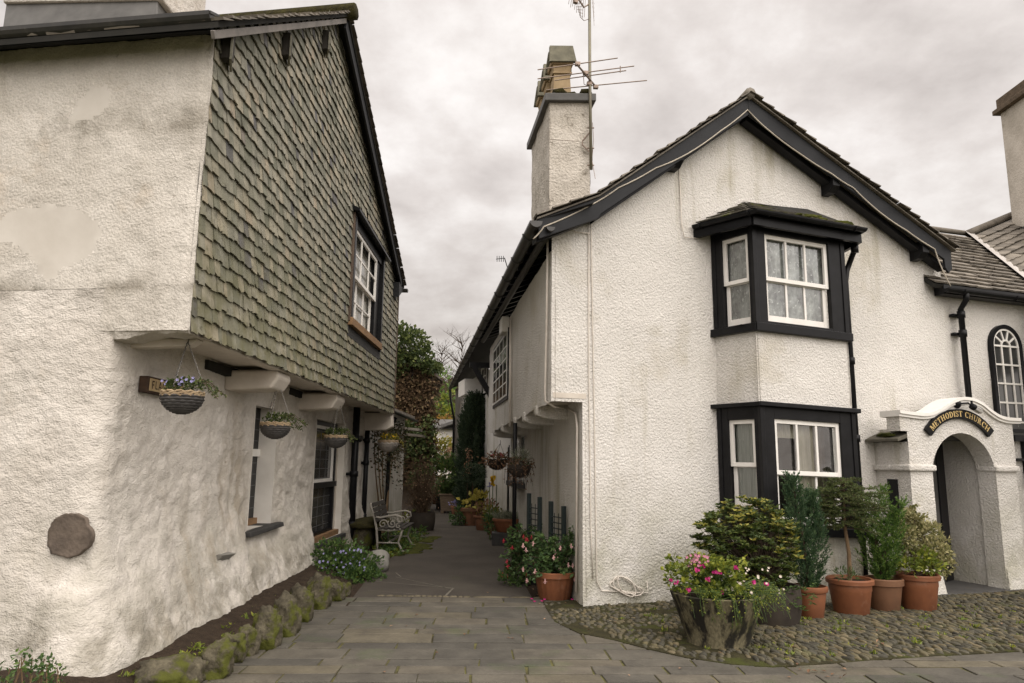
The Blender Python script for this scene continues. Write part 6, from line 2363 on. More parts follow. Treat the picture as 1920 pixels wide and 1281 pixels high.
m.build('roof', m_roof_slate, ih)
m = MB()
m.abox(at(771, 720, 23.9).x, at(775, 720, 23.9).x, 23.8, 23.9, at(772, 742, 23.9).z, at(772, 700, 23.9).z)
m.build('window_slit', m_black, ih)

wh = thing('far_white_house', 'low white house with grey roof closing the far end of the alley', 'house', (-3.5, 40, 0))
m = MB()
Yw = 40
x0, x1 = at(800, 800, Yw).x, at(872, 800, Yw).x
m.abox(x0, x1, Yw, Yw + 6, 0, at(830, 806, Yw).z)
m.build('wall', m_render_r, wh)
m = MB()
zr = at(830, 806, Yw).z
m.hexa([(x0, Yw - .2, zr), (x1, Yw - .2, zr), (x1, Yw + 3, zr + .6), (x0, Yw + 3, zr + .6), (x0, Yw - .2, zr + .1), (x1, Yw - .2, zr + .1), (x1, Yw + 3, zr + .75), (x0, Yw + 3, zr + .75)])
pq = at(826, 802, Yw - 1)
m.hexa([pq, pq + Vector((1.6, 0, .55)), pq + Vector((1.6, 2, .55)), pq + Vector((0, 2, 0)), pq + Vector((0, 0, .15)), pq + Vector((1.6, 0, .7)), pq + Vector((1.6, 2, .7)), pq + Vector((0, 2, .15))])
m.build('roof', m_lead, wh)

# ------------------------------------------------------------------ hill and wood behind
hm = MB()
nx, ny = 60, 14
vs, fs = [], []
for i in range(nx + 1):
    for j in range(ny + 1):
        x = -110 + 200 * i / nx
        y = 70 + 110 * j / ny
        h = 19.5 * (j / ny) ** 0.8 + 2.2 * fnoise((x, y, 0), .03) * (j / ny) - 0.03
        vs.append((x, y, h))
for i in range(nx):
    for j in range(ny):
        fs.append((i * (ny + 1) + j, (i + 1) * (ny + 1) + j, (i + 1) * (ny + 1) + j + 1, i * (ny + 1) + j + 1))
hm.add(vs, fs)
m_hill = mk('wooded_hillside', (0.075, 0.055, 0.03), (0.04, 0.036, 0.018), .22, 0.98, .05, grain=.25, bscale=1.2)
hm.build('hillside', m_hill, smooth=True, kind='structure')


def rdir():
    while True:
        v = Vector((uni(-1, 1), uni(-1, 1), uni(-1, 1)))
        if 0.05 < v.length < 1:
            return v.normalized()


def cloud(mb, c, rad, n, L0, W0, thr=-0.1, freq=2.0, inner=0.55, up=0.3, seed=0.0, squash=None):
    """leaves through an uneven crown with gaps"""
    c = Vector(c)
    k, tries = 0, 0
    while k < n and tries < n * 8:
        tries += 1
        d = rdir()
        rr = inner + (1 - inner) * rnd() ** 0.6
        nz = fnoise(d * 1.3 + Vector((seed, 0, 0)), 1.0, 2)
        rr *= 1 + 0.35 * nz
        p = Vector((d.x * rad[0] * rr, d.y * rad[1] * rr, d.z * rad[2] * rr))
        if fnoise((p + c) * freq + Vector((seed, 3, 1)), 1.0, 2) < thr:
            continue
        o = (d + rdir() * 0.8 + Vector((0, 0, up))).normalized()
        s = uni(.7, 1.25)
        mb.leaf(c + p, o, L0 * s, W0 * s)
        k += 1


def clumps(mb, c, rad, ncl, per, rcl, L0, W0, thr=-.3, seed=0.0, inner=.6, up=.3):
    c = Vector(c)
    cs_ = []
    k = 0
    while len(cs_) < ncl and k < ncl * 20:
        k += 1
        d = rdir()
        rr = inner + (1 - inner) * rnd() ** .5
        p = Vector((d.x * rad[0] * rr, d.y * rad[1] * rr, d.z * rad[2] * rr))
        if fnoise(p * 1.4 + Vector((seed, 1, 2)), 1.0, 2) < thr:
            continue
        cs_.append((p, d))
    for p, d in cs_:
        rc = rcl * uni(.6, 1.3)
        for i in range(per):
            e = rdir()
            o = (d * .6 + e + Vector((0, 0, up))).normalized()
            s = uni(.7, 1.3)
            mb.leaf(c + p + e * rc * rnd() ** .5, o, L0 * s, W0 * s)
    return [c + p for p, d in cs_]


def twigs(mb, base, tips, r0, wob=.05, split=.45):
    base = Vector(base)
    for t_ in tips:
        m1 = base.lerp(t_, split) + Vector((uni(-wob, wob), uni(-wob, wob), uni(0, wob)))
        mb.tube([base + Vector((uni(-.02, .02), uni(-.02, .02), 0)), m1, t_], [r0, r0 * .6, r0 * .25], 5, False)


# far wood on the hill as one mass, plus trees one can tell apart
fw = MB()
for i in range(2600):
    x, y = uni(-45, 25), uni(76, 176)
    jj = (y - 70) / 110
    h = 19.5 * jj ** .8 + 2.2 * fnoise((x, y, 0), .03) * jj
    for k in range(3):
        fw.leaf(Vector((x + uni(-.6, .6), y, h + uni(0, 3.0))), Vector((uni(-.5, .5), uni(-.3, .3), 1)), uni(1.0, 2.4), uni(.3, .7))
fw.build('far_wood', leafmat('winter_wood', [(0, (.045, .03, .018)), (.5, (.085, .06, .032)), (.8, (.06, .065, .02)), (1, (.10, .085, .035))], .1, .9), kind='stuff')


def tree(name, label, base, h, r, trunk_r, mat, n, leaf_, seed, group=None, bare=False, low=.35, bmat=None):
    t_ = thing(name, label, 'tree', base, group)
    base = Vector(base)
    tb = MB()
    top = base + Vector((uni(-.1, .1) * h * .3, 0, h * .95))
    tb.tube([base, base.lerp(top, .4) + Vector((uni(-.1, .1), 0, 0)), top], [trunk_r, trunk_r * .7, trunk_r * .15], 7)
    tips = []
    for i in range(16 if not bare else 60):
        f = uni(low, .95)
        p = base.lerp(top, f)
        w = uni(0, 6.283)
        ext = r * (1 - .5 * abs(f - .6)) * uni(.5, 1)
        q_ = p + Vector((math.cos(w) * ext, math.sin(w) * ext, ext * uni(.3, .9)))
        tb.tube([p, p.lerp(q_, .5) + Vector((0, 0, uni(-.05, .1) * h * .2)), q_], [trunk_r * .35, trunk_r * .2, trunk_r * .06], 4, False)
        tips.append(q_)
        if bare:
            for k in range(5):
                a = p.lerp(q_, uni(.4, 1))
                tb.tube([a, a + Vector((uni(-1, 1), uni(-1, 1), uni(.2, 1.2))) * r * .35], [trunk_r * .1, trunk_r * .03], 3, False)
    tb.build('trunk', bmat or m_bark, t_)
    if not bare:
        cr = MB()
        clumps(cr, base + Vector((0, 0, h * (low + 1) / 2)), (r, r, h * (1 - low) / 2 * 1.1), int(n / 22), 22, r * .28, leaf_, leaf_ * .55, -.35, seed, .35)
        cr.build('crown', mat, t_)
    return t_


p = at(844, 760, 46); tree('conifer_tree', 'slender yellow-green tree rising behind the orange hedge near the cottage gutter', (p.x, 46, 0.2), 6.0, .75, .09, l_lime, 700, .28, 1.0, 'trees behind the alley', low=.2)
p = at(826, 760, 50); tree('broadleaf_tree', 'dull green tree behind the orange hedge next to the creeper wall', (p.x, 50, 0.2), 7.5, 1.3, .12, l_thuja, 900, .32, 2.0, 'trees behind the alley', low=.15)
p = at(852, 760, 60); tree('bare_tree', 'leafless grey tree against the hill beside the cottage gutter end', (p.x + .5, 60, 2), 10.5, 2.2, .12, None, 0, 0, 3.0, 'trees behind the alley', bare=True)
p = at(822, 760, 62); tree('bare_tree', 'leafless thin tree above the creeper house roof end', (p.x, 62, 2), 10.2, 1.9, .10, None, 0, 0, 4.0, 'trees behind the alley', bare=True)
hg = thing('clipped_hedge', 'orange brown autumn hedge above the far white house', 'hedge', at(836, 806, 45))
m = MB()
pc = at(836, 791, 45)
for k in range(9):
    cloud(m, (pc.x - 1.9 + k * .48, 45 + uni(-.2, .2), pc.z + uni(-.05, .12)), (.45, .4, .42), 110, .13, .09, -.4, 2, .4, .3, k)
m.build('foliage', l_orange, hg)

# evergreen ivy crown and brown creeper on the far house
ev = thing('ivy_crown', 'dense evergreen ivy bush crowning the creeper-covered house', 'ivy', (xl + .9, 24, zpk))
m = MB()
for (px_, py_, rx, rz) in ((758, 655, .85, .75), (776, 650, .55, .5), (742, 640, .6, .6), (792, 675, .45, .4), (745, 685, .7, .5), (812, 690, .28, .18), (800, 690, .4, .25)):
    c = at(px_, py_, 23.9)
    cloud(m, c, (rx, .8, rz), int(900 * rx), .13, .10, -.25, 1.5, .5, .3, px_ * .1)
m.build('foliage', l_olive if False else l_ivy, ev)
cm = MB()
tb = MB()
for i in range(420):
    px_ = uni(735, 814); py_ = uni(690, 900)
    p = at(px_, py_, 23.9)
    if p.z < 0.2 or p.z > zt + (xr - p.x) * .6:
        continue
    for k in range(3):
        d = Vector((uni(-.6, .6), uni(-.3, 0), uni(-1, .5)))
        q_ = p + d * uni(.3, .9)
        tb.tube([p, p.lerp(q_, .5) + Vector((0, uni(-.12, 0), 0)), q_], [.014, .011, .005], 4, False)
    for k in range(7):
        cm.leaf(p + Vector((uni(-.25, .25), uni(-.25, .02), uni(-.3, .3))), Vector((uni(-.7, .7), uni(-1, -.1), uni(-1, .3))), uni(.10, .18), uni(.06, .11))
cr_ = thing('wall_creeper', 'brown half-bare creeper hanging over the far house wall', 'creeper', ((xl + xr) / 2, 23.9, 0))
tb.build('stems', mk('creeper_stem', (.13, .085, .05), (.07, .045, .028), 9, .9, .2), cr_)
cm.build('foliage', l_brownivy, cr_)
iv = thing('green_ivy', 'dark green ivy growing up the lower corner of the creeper house', 'ivy', (xr - .4, 23.5, 0))
m = MB()
for (px_, py_, rx, rz) in ((800, 870, .4, .6), (803, 820, .3, .7), (792, 900, .4, .35), (775, 830, .35, .5), (766, 812, .3, .4)):
    cloud(m, at(px_, py_, 23.5), (rx, .3, rz), int(700 * rx), .12, .10, -.3, 2, .3, .2, py_ * .1)
m.build('foliage', l_ivy, iv)


def bush(name, label, c, rad, n, L0, W0, mat, cat='shrub', group=None, thr=-.25, freq=2.4, stem=True, inner=.35, base=None):
    c = Vector(c)
    t_ = thing(name, label, cat, base or (c.x, c.y, max(0, c.z - rad[2])), group)
    m = MB()
    cloud(m, c, rad, n, L0, W0, thr, freq, inner, .3, c.x * 3)
    m.build('foliage', mat, t_)
    if stem:
        s = MB()
        b = Vector((c.x, c.y, max(0, c.z - rad[2])))
        twigs(s, b, [c + Vector((uni(-.7, .7) * rad[0], uni(-.7, .7) * rad[1], uni(0, .7) * rad[2])) for i in range(12)], .012 + .01 * rad[0])
        s.build('stems', m_bark, t_)
    return t_


c = at(826, 848, 36); bush('round_bush', 'light green bush in front of the far white house wall', c, (1.0, .8, .85), 1500, .14, .10, l_olive, base=(c.x, 36, 0))
c = at(845, 850, 33); bush('brown_bush', 'narrow rusty brown shrub against the far white wall', (c.x, 33, c.z - .3), (.26, .26, .55), 700, .08, .06, l_dry, base=(c.x, 33, 0))
c = at(822, 905, 34); bush('low_bush', 'low dull olive bush at the far bend of the path', c, (.8, .6, .4), 700, .10, .07, l_olive, base=(c.x, 34, 0))
c = at(826, 928, 28); bush('low_bush', 'small dark shrub beside the far terracotta pots', c, (.42, .4, .4), 500, .09, .06, l_mid, base=(c.x, 28, 0))

# red and white notice beside the bare shrub
ns = thing('notice_board', 'small red and white notice on a post at the far end of the alley', 'sign', (at(808, 895, 27).x, 27, 0))
pc = at(808, 895, 27)
MB().abox(pc.x - .17, pc.x + .17, 27, 27.03, pc.z - .32, pc.z + .42).build('white_panel', m_white_paint, ns)
MB().abox(pc.x - .17, pc.x + .15, 26.985, 26.999, pc.z - .27, pc.z + .02).build('red_panel', m_red, ns)
MB().abox(pc.x - .03, pc.x + .03, 27.03, 27.08, 0, pc.z + .3).build('post', m_black, ns)

# ------------------------------------------------------------------ pots
POTS = {
    'tall': [(.70, 0), (.76, .05), (.90, .62), (.93, .66), (.93, .80), (1.04, .82), (1.05, .92), (.99, .955), (.90, .95), (.88, .80), (.86, .78)],
    'bell': [(.66, 0), (.70, .03), (.82, .45), (.90, .72), (.90, .80), (1.0, .83), (1.05, .90), (1.03, .98), (.93, 1.0), (.90, .9), (.88, .85)],
    'tub': [(.60, 0), (.66, .02), (.65, .08), (.75, .34), (.89, .72), (.99, 1.0), (.95, 1.02), (.90, 1.0), (.84, .86), (.8, .84)],
    'barrel': [(.85, 0), (.93, .2), (.99, .5), (.99, .75), (.96, 1.0), (.90, 1.0), (.88, .85)],
    'plain': [(.70, 0), (.74, .04), (.93, .78), (1.03, .80), (1.04, .97), (.98, 1.0), (.92, .98), (.88, .85)],
}


def pot(t_, base, r, h, style, mat, n=32, ribs=0, fn=None, sx=1, sy=1, rot=0):
    m = MB()
    prof = [(a * r, b * h) for a, b in POTS[style]]
    f = fn or ((lambda w, j: 1 + .022 * math.cos(w * ribs) * (1 if 0 < j < 3 else 0)) if ribs else None)
    m.lathe(base, prof, n if not ribs else ribs * 4, sx, sy, rot, f)
    po_ = m.build('pot', mat, t_, smooth=True)
    md = po_.modifiers.new('edge', 'EDGE_SPLIT')
    md.split_angle = R(38)
    s = MB()
    k = prof[-1][0] * .99
    N_ = 20
    vs = [Vector(base) + Vector((0, 0, h * .88))]
    for j in (0.5, 1.0):
        for i in range(N_):
            w = 6.2832 * i / N_
            x, y = k * j * math.cos(w) * sx, k * j * math.sin(w) * sy
            vs.append(Vector(base) + Vector((x * math.cos(rot) - y * math.sin(rot), x * math.sin(rot) + y * math.cos(rot), h * .87 + uni(-.01, .012))))
    fs = [(0, 1 + i, 1 + (i + 1) % N_) for i in range(N_)] + [(1 + i, 1 + N_ + i, 1 + N_ + (i + 1) % N_, 1 + (i + 1) % N_) for i in range(N_)]
    s.add(vs, fs)
    s.build('soil', m_leafsoil, t_, smooth=True)
    return po_


def scl(p):
    return p.length / F        # metres per photo pixel at a point, roughly


# 1 big stained tub with geraniums and daisies
b = G(1347, 1206)
tb_ = thing('flower_tub', 'large stained tapered concrete tub overflowing with magenta geraniums and white daisies', 'planter', b)
r = 0.425
H = 0.44
pot(tb_, b, r, H, 'tub', m_tub, 36)
rim = b + Vector((0, 0, H * .95))
s = MB(); lf = MB(); fl1 = MB(); fl2 = MB(); fl3 = MB()
for i in range(150):
    w = uni(0, 6.28); e = uni(0, .42)
    tip = rim + Vector((math.cos(w) * e * 1.0 - .06, math.sin(w) * e, uni(.05, .34) - .25 * max(0, e - .25)))
    s.tube([rim + Vector((uni(-.15, .15), uni(-.15, .15), -.05)), rim.lerp(tip, .6) + Vector((0, 0, .05)), tip], [.004, .003, .002], 4, False)
    for k in range(9):
        o = Vector((uni(-1, 1), uni(-1, .6), uni(-.1, 1)))
        lf.leaf(tip + o * uni(.0, .06) + Vector((0, 0, -.02)), o, uni(.03, .055), uni(.025, .045))
for i in range(110):      # trailing fine daisy stems, mostly on the right
    w = uni(-2.5, .7); e = uni(.34, .54)
    a = rim + Vector((uni(.0, .2), uni(-.2, .1), .04))
    m1 = rim + Vector((math.cos(w) * e + .05, math.sin(w) * e, uni(.02, .14)))
    tip = m1 + Vector((uni(-.03, .10), uni(-.08, .04), -uni(.05, .24)))
    s.tube([a, m1, tip], [.003, .0025, .002], 4, False)
    for k in range(10):
        f = uni(.2, 1)
        p = a.lerp(m1, f * 1.6) if f < .6 else m1.lerp(tip, (f - .6) / .4)
        lf.leaf(p + rdir() * .02, rdir() + Vector((0, 0, .2)), uni(.02, .035), uni(.007, .014))


def flower(mb, p, d, r, n=5, wide=.8):
    d = d.normalized()
    a = d.orthogonal().normalized(); c2 = d.cross(a)
    w0 = rnd() * 6
    for i in range(n):
        w = w0 + 6.2832 * i / n
        o = a * math.cos(w) + c2 * math.sin(w)
        mb.leaf(p, o + d * .35, r, r * wide, d, .1)


for i in range(46):
    w = uni(-2.6, .5); e = uni(.05, .46)
    p = rim + Vector((math.cos(w) * e + .14, math.sin(w) * e, uni(.05, .27) - .35 * max(0, e - .3)))
    fl2 = MB()
    flower(fl2, p, Vector((uni(-.4, .4), -1, uni(.2, 1))), uni(.012, .018), 9, .45)
    fl2.build('daisy_flower', f_white, tb_)
for (px_, py_) in ((1268, 1093), (1307, 1068), (1317, 1061), (1341, 1072), (1349, 1075), (1327, 1087), (1380, 1066), (1412, 1092), (1437, 1098), (1352, 1113), (1258, 1090), (1290, 1105)):
    p = at(px_, py_, b.y - uni(.2, .32))
    fl1 = MB()
    for k in range(4):
        flower(fl1, p + rdir() * .016, Vector((uni(-.7, .7), -1, uni(-.3, 1))), uni(.013, .02), 5, .9)
    fl1.build('geranium_flower', f_magenta, tb_)
    s.tube([rim + Vector((uni(-.1, .1), 0, 0)), p], .003, 4, False)
for i in range(26):
    p = at(uni(1283, 1332), uni(1040, 1062), b.y - .05 + uni(-.1, .1))
    fl3 = MB()
    flower(fl3, p, Vector((uni(-.5, .5), -1, uni(.3, 1))), uni(.016, .023), 9, .4)
    fl3.build('aster_flower', f_pink, tb_)
    s.tube([rim + Vector((-.15, 0, 0)), p], .003, 4, False)
    for k in range(6):
        lf.leaf(p + Vector((uni(-.05, .05), uni(-.05, .05), -uni(.03, .14))), rdir(), uni(.02, .04), uni(.01, .02))
s.build('stems', m_bark if False else l_mid, tb_)
lf.build('leaves', l_lime, tb_)

# 2 azalea in a dark barrel behind
b = G(1448, 1168)
az = thing('potted_azalea', 'wide azalea with yellow tipped rosettes in a dark barrel behind the concrete tub', 'potted shrub', b)
pot(az, b, .30, .38, 'barrel', m_barrel, 30)
st_, lf, ly = MB(), MB(), MB()
foot = b + Vector((-.1, .0, .34))
C = at(1400, 1020, b.y + .0)
tips = []
tr = 0
while len(tips) < 430 and tr < 6000:
    tr += 1
    px_, py_ = uni(1295, 1500), uni(938, 1110)
    # outline of the shrub in the picture plane, given real depth
    u, v = (px_ - 1398) / 102, (py_ - 1030) / 92
    if u * u + v * v > 1 or (v > .35 and u < -.55) or fnoise((u * 2.3, v * 2.6, 14), 1, 2) < -.30:
        continue
    dy = math.sqrt(max(0, 1 - u * u - v * v)) * .36
    tips.append((at(px_, py_, b.y - .05 + uni(-dy, dy)), v, u))
for p, v, u in tips:
    m1 = foot.lerp(p, .5) + Vector((uni(-.06, .06), uni(-.06, .06), uni(-.04, .08)))
    m2 = m1.lerp(p, .6) + Vector((uni(-.03, .03), uni(-.03, .03), uni(-.02, .03)))
    st_.tube([foot + Vector((uni(-.06, .06), uni(-.05, .05), -.05)), m1, m2, p], [.008, .005, .003, .0015], 4, False)
    for k in range(3):
        ce = p + rdir() * .035
        w0 = rnd() * 6
        yel = rnd() < (.42 if (v < -.45 or (u > .6 and v < .2)) else .03)
        for i in range(8):
            w = w0 + 6.28 * i / 8
            d = Vector((math.cos(w), math.sin(w), uni(.0, .9)))
            (ly if yel and i % 4 else lf).leaf(ce, d, uni(.042, .07), uni(.018, .028), Vector((uni(-.8, .8), uni(-1.2, .1), 1)))
st_.build('branches', m_bark, az)
lf.build('leaves', l_azalea, az)
ly.build('yellow_leaf_tips', l_yellow, az)
lw = MB()
for i in range(34):
    p = b + Vector((uni(.0, .36), uni(-.34, -.1), .33 + uni(-.16, .14)))
    for k in range(8):
        w = 6.28 * k / 8
        lw.leaf(p, Vector((math.cos(w), math.sin(w), uni(-.3, .6))), uni(.03, .05), uni(.012, .018))
lw.build('low_foliage', l_mid, az)


def cypress(t_, foot, height, prof, n, L0, mat, seed, lean=(0, 0), twist=.5, spread=.6, name='foliage', tuft=2.2):
    """upright conifer of many small tufts, each a short branchlet set with scale leaves"""
    m = MB()
    foot = Vector(foot)
    for i in range(n // 14):
        t = (i + rnd()) / (n // 14)
        t = t ** .9
        w = uni(0, 6.2832)
        rr = prof(t)
        lob = 1 + .22 * math.sin(w * 3 + t * 7 + seed) + .3 * fnoise((math.cos(w) * 1.5, math.sin(w) * 1.5, t * 6 + seed), 1, 2)
        e = rr * lob * uni(.5, 1.0)
        p = foot + Vector((math.cos(w) * e + lean[0] * t, math.sin(w) * e + lean[1] * t, height * t))
        ax_ = (Vector((math.cos(w) * spread, math.sin(w) * spread, 1.0)) + rdir() * twist * .5).normalized()
        ln = L0 * tuft * uni(.6, 1.25) * (1.25 if t > .9 else 1)
        sd_ = ax_.orthogonal().normalized()
        s2 = ax_.cross(sd_)
        for k in range(15):
            f = k / 15
            a = k * 2.4
            o = sd_ * math.cos(a) + s2 * math.sin(a)
            d = (ax_ + o * (.85 * (1 - f * .5)) + rdir() * .25).normalized()
            m.leaf(p + ax_ * ln * (f - .25), d, L0 * uni(.55, .95) * (1.1 - .5 * f), L0 * uni(.18, .3))
    m.build(name, mat, t_)


# 3 dark cypress with two spires
b = G(1521, 1160)
cy = thing('potted_cypress', 'dark green twin-spired cypress in a round terracotta pot left of the fir', 'potted conifer', b)
pot(cy, b, .178, .34, 'bell', m_terra, 30)
ft = b + Vector((0, 0, .30))
sH = at(1487, 890, b.y).z
x_off = at(1487, 890, b.y).x - b.x
cprof = lambda t: .055 + .30 * min(t, .3) if t < .3 else .145 * ((1 - t) / .7) ** .62 + .012
x2 = at(1514, 912, b.y + .1)
for (nm, xo, hh, n_, off) in (('left_spire', x_off * .9, sH - .33, 5200, Vector((-.04, -.03, 0))), ('right_spire', x2.x - b.x - .03, x2.z - .38, 5000, Vector((.05, .05, 0)))):
    cypress(cy, ft + off, hh, cprof, n_, .052, l_cypress, xo * 9, (xo, 0), .55, .75, nm)
tk = MB(); tk.tube([ft - Vector((0, 0, .05)), ft + Vector((x_off * .4, 0, .6)), ft + Vector((x_off, 0, sH - .45))], [.022, .014, .004], 6)
tk.build('trunk', m_bark, cy)

# 4 flat topped fir
b = G(1597, 1151)
fi = thing('potted_fir', 'small tiered fir with a bare tan trunk in the widest terracotta pot', 'potted conifer', b)
pot(fi, b, .238, .40, 'tall', m_terra, 34)
ft = b + Vector((0, 0, .36))
t0, t1 = at(1593, 1075, b.y), at(1582, 905, b.y)
tk = MB(); tk.tube([ft + Vector((0, 0, -.05)), at(1592, 1040, b.y), at(1583, 980, b.y), t1], [.026, .022, .018, .006], 8)
tk.build('trunk', m_palebark, fi)
nd, brn = MB(), MB()
for i in range(96):
    f = (i + rnd()) / 96
    py_ = 900 + 92 * f
    half = (26 + 40 * min(1, f * 3.2)) * uni(.4, 1.1)
    if f > .9:
        half *= .9
    c = at(1581 + 5 * f, py_, b.y)
    k_ = scl(c)
    w = i * 2.4 + uni(-.3, .3)
    ln = half * k_
    d = Vector((math.cos(w), math.sin(w) * .6 - .08, uni(-.05, .22)))
    e = c + d * ln + Vector((0, 0, -ln * .10))
    mid_ = c.lerp(e, .5) + Vector((0, 0, .025))
    brn.tube([c, mid_, e], [.006, .004, .002], 4, False)
    sd_ = d.cross(Vector((0, 0, 1))).normalized()
    segs = [(c.lerp(mid_, .5), e, 1)]
    for f2 in (.4, .6, .8):
        for sgn in (-1, 1):
            q0 = c.lerp(mid_, f2 * 2) if f2 < .5 else mid_.lerp(e, f2 * 2 - 1)
            q1 = q0 + ((d * .7 + sd_ * sgn).normalized() + Vector((0, 0, uni(-.25, .2)))) * ln * uni(.22, .4)
            segs.append((q0, q1, 0))
            brn.tube([q0, q1], [.003, .0015], 3, False)
    for q0, q1, _ in segs:
        nn_2 = max(3, int((q1 - q0).length / .008))
        ax_ = (q1 - q0).normalized()
        for j in range(nn_2):
            p = q0.lerp(q1, (j + rnd()) / nn_2)
            for z in range(2):
                nd.leaf(p, (ax_ * .7 + rdir() * .75 + Vector((0, 0, .3))), uni(.018, .032), .009)
brn.build('branches', m_bark, fi)
nd.build('needles', l_fir, fi)
lw = MB()
cloud(lw, b + Vector((-.08, -.1, .42)), (.16, .12, .07), 120, .05, .012, -.5, 4, .2, .8)
lw.build('low_foliage', l_mid, fi)

# 5 feathery bright conifer
b = G(1660, 1145)
th = thing('potted_thuja', 'bright green feathery conifer in a brown clay pot, third pot from the porch step', 'potted conifer', b)
th['label'] = 'bright green feathery conifer in a dull brown clay pot, between two orange pots'
pot(th, b, .205, .36, 'plain', m_terra_b, 32)
ft = b + Vector((0, 0, .31))
for (px_, py_, ph, n_) in ((1655, 915, .0, 1500), (1622, 932, 1.0, 1300), (1690, 942, 2.0, 1300), (1638, 958, 3.0, 1100), (1676, 955, 4.0, 1100), (1610, 985, 5.0, 900)):
    tp = at(px_, py_, b.y + uni(-.12, .12))
    cypress(th, ft, tp.z - ft.z, lambda t: .03 + .5 * min(t, .22) if t < .22 else .14 * ((1 - t) / .78) ** .7 + .01, n_, .06, l_thuja, ph * 3, (tp.x - ft.x, tp.y - ft.y), .8, .9, 'spray', 1.9)
tk = MB(); twigs(tk, ft, [ft + Vector((uni(-.12, .12), uni(-.1, .1), uni(.4, .8))) for i in range(7)], .012)
tk.build('stems', m_bark, th)

# 6 variegated shrub
b = G(1724, 1144)
vs_ = thing('potted_pittosporum', 'pale variegated shrub with lime leaves below, in the reddest terracotta pot beside the porch', 'potted shrub', b)
pot(vs_, b, .228, .42, 'tall', m_terra_d if False else m_terra, 34)
ft = b + Vector((0, 0, .37))
m1_, m2_, st_ = MB(), MB(), MB()
for (px_, py_, rx, rz, n_) in ((1715, 975, .14, .16, 500), (1735, 1000, .17, .15, 500), (1700, 1010, .15, .16, 450), (1752, 1030, .17, .16, 480), (1765, 1060, .13, .12, 300), (1725, 1040, .2, .16, 450)):
    cloud(m1_, at(px_, py_, b.y + uni(-.05, .12)), (rx, rx, rz), int(n_ * 1.3), .042, .03, -.25, 5, .2, .3, px_)
    st_.tube([ft, ft.lerp(at(px_, py_, b.y), .5), at(px_, py_, b.y)], [.012, .008, .004], 5, False)
for (px_, py_, rx, rz, n_) in ((1722, 1046, .16, .12, 130), (1700, 1060, .13, .09, 90), (1745, 1062, .15, .08, 100)):
    cloud(m2_, at(px_, py_, b.y - .16), (rx, .12, rz), n_, .06, .034, -.4, 4, .2, .5, px_)
m1_.build('variegated_foliage', l_pieris, vs_)
m2_.build('lime_foliage', l_lime, vs_)
st_.build('branches', m_bark, vs_)

# fuchsias by the corner
b = G(1040, 1122)
fu = thing('potted_fuchsia', 'pink flowered fuchsia in a ribbed orange pot at the cottage corner', 'potted shrub', b)
pot(fu, b, .25, .32, 'plain', m_terra, 32, ribs=18)
ft = b + Vector((0, 0, .27))


def fuchsia(t_, ft, box_, nst, fmat, seed, nfl, Y, lmat=l_fuch):
    s, l = MB(), MB()
    x0, x1, y0, y1 = box_
    for i in range(nst):
        px_, py_ = uni(x0, x1), y0 + (y1 - y0) * rnd() ** .9
        yy = Y + uni(-.26, .26)
        p = at(px_, py_, yy)
        m1 = ft.lerp(p, .55) + Vector((uni(-.05, .05), uni(-.05, .05), .08))
        s.tube([ft, m1, p], [.006, .004, .002], 4, False)
        for k in range(20):
            f = uni(.3, 1.0)
            q_ = (ft.lerp(m1, f / .55) if f < .55 else m1.lerp(p, (f - .55) / .45)) + rdir() * .02
            l.leaf(q_, Vector((uni(-1, 1), uni(-1, 1), uni(-.6, .5))), uni(.05, .08), uni(.03, .045))
    for i in range(nfl):
        p = at(uni(x0, x1), uni(y0 + (y1 - y0) * .2, y1), Y - .25 + uni(-.05, .1))
        f1_ = MB()
        f1_.tube([p, p - Vector((0, 0, .035))], [.006, .009], 5)
        for k in range(4):
            w = 6.28 * k / 4 + i
            f1_.leaf(p - Vector((0, 0, .03)), Vector((math.cos(w), math.sin(w), uni(-.6, .5))), .032, .014)
        for k in range(3):
            f1_.leaf(p - Vector((0, 0, .03)), Vector((uni(-.3, .3), uni(-.3, .3), -1)), .03, .022)
        f1_.build('flower', fmat, t_)
    s.build('stems', m_bark, t_)
    l.build('leaves', lmat, t_)


fuchsia(fu, ft, (978, 1084, 995, 1090), 95, f_palepink, 1, 17, b.y)
s = MB(); l = MB()
for i in range(7):
    p = at(uni(1062, 1080), uni(978, 1010), b.y + uni(-.1, .15))
    s.tube([ft, ft.lerp(p, .5) + Vector((.03, 0, 0)), p], [.006, .004, .002], 4, False)
    for k in range(26):
        l.leaf(ft.lerp(p, uni(.4, 1)) + rdir() * .03, Vector((uni(-1, 1), uni(-1, 1), uni(-.5, .6))), uni(.04, .06), uni(.02, .03))
s.build('tall_stems', m_bark, fu); l.build('tall_leaves', l_fuch, fu)
b = G(1006, 1100)
b = Vector((b.x - .02, b.y + .25, 0))
f2 = thing('potted_fuchsia', 'red flowered fuchsia in a black pot beside the ribbed orange pot', 'potted shrub', b)
pot(f2, b, .19, .34, 'plain', m_blackpot, 28)
fuchsia(f2, b + Vector((0, 0, .3)), (942, 1020, 980, 1085), 110, f_red, 2, 20, b.y)
lowg = MB()
cloud(lowg, (b.x - .25, b.y - .1, .10), (.22, .3, .12), 320, .06, .03, -.3, 4, .2, .6)
lowg.build('low_foliage', l_mid, f2)

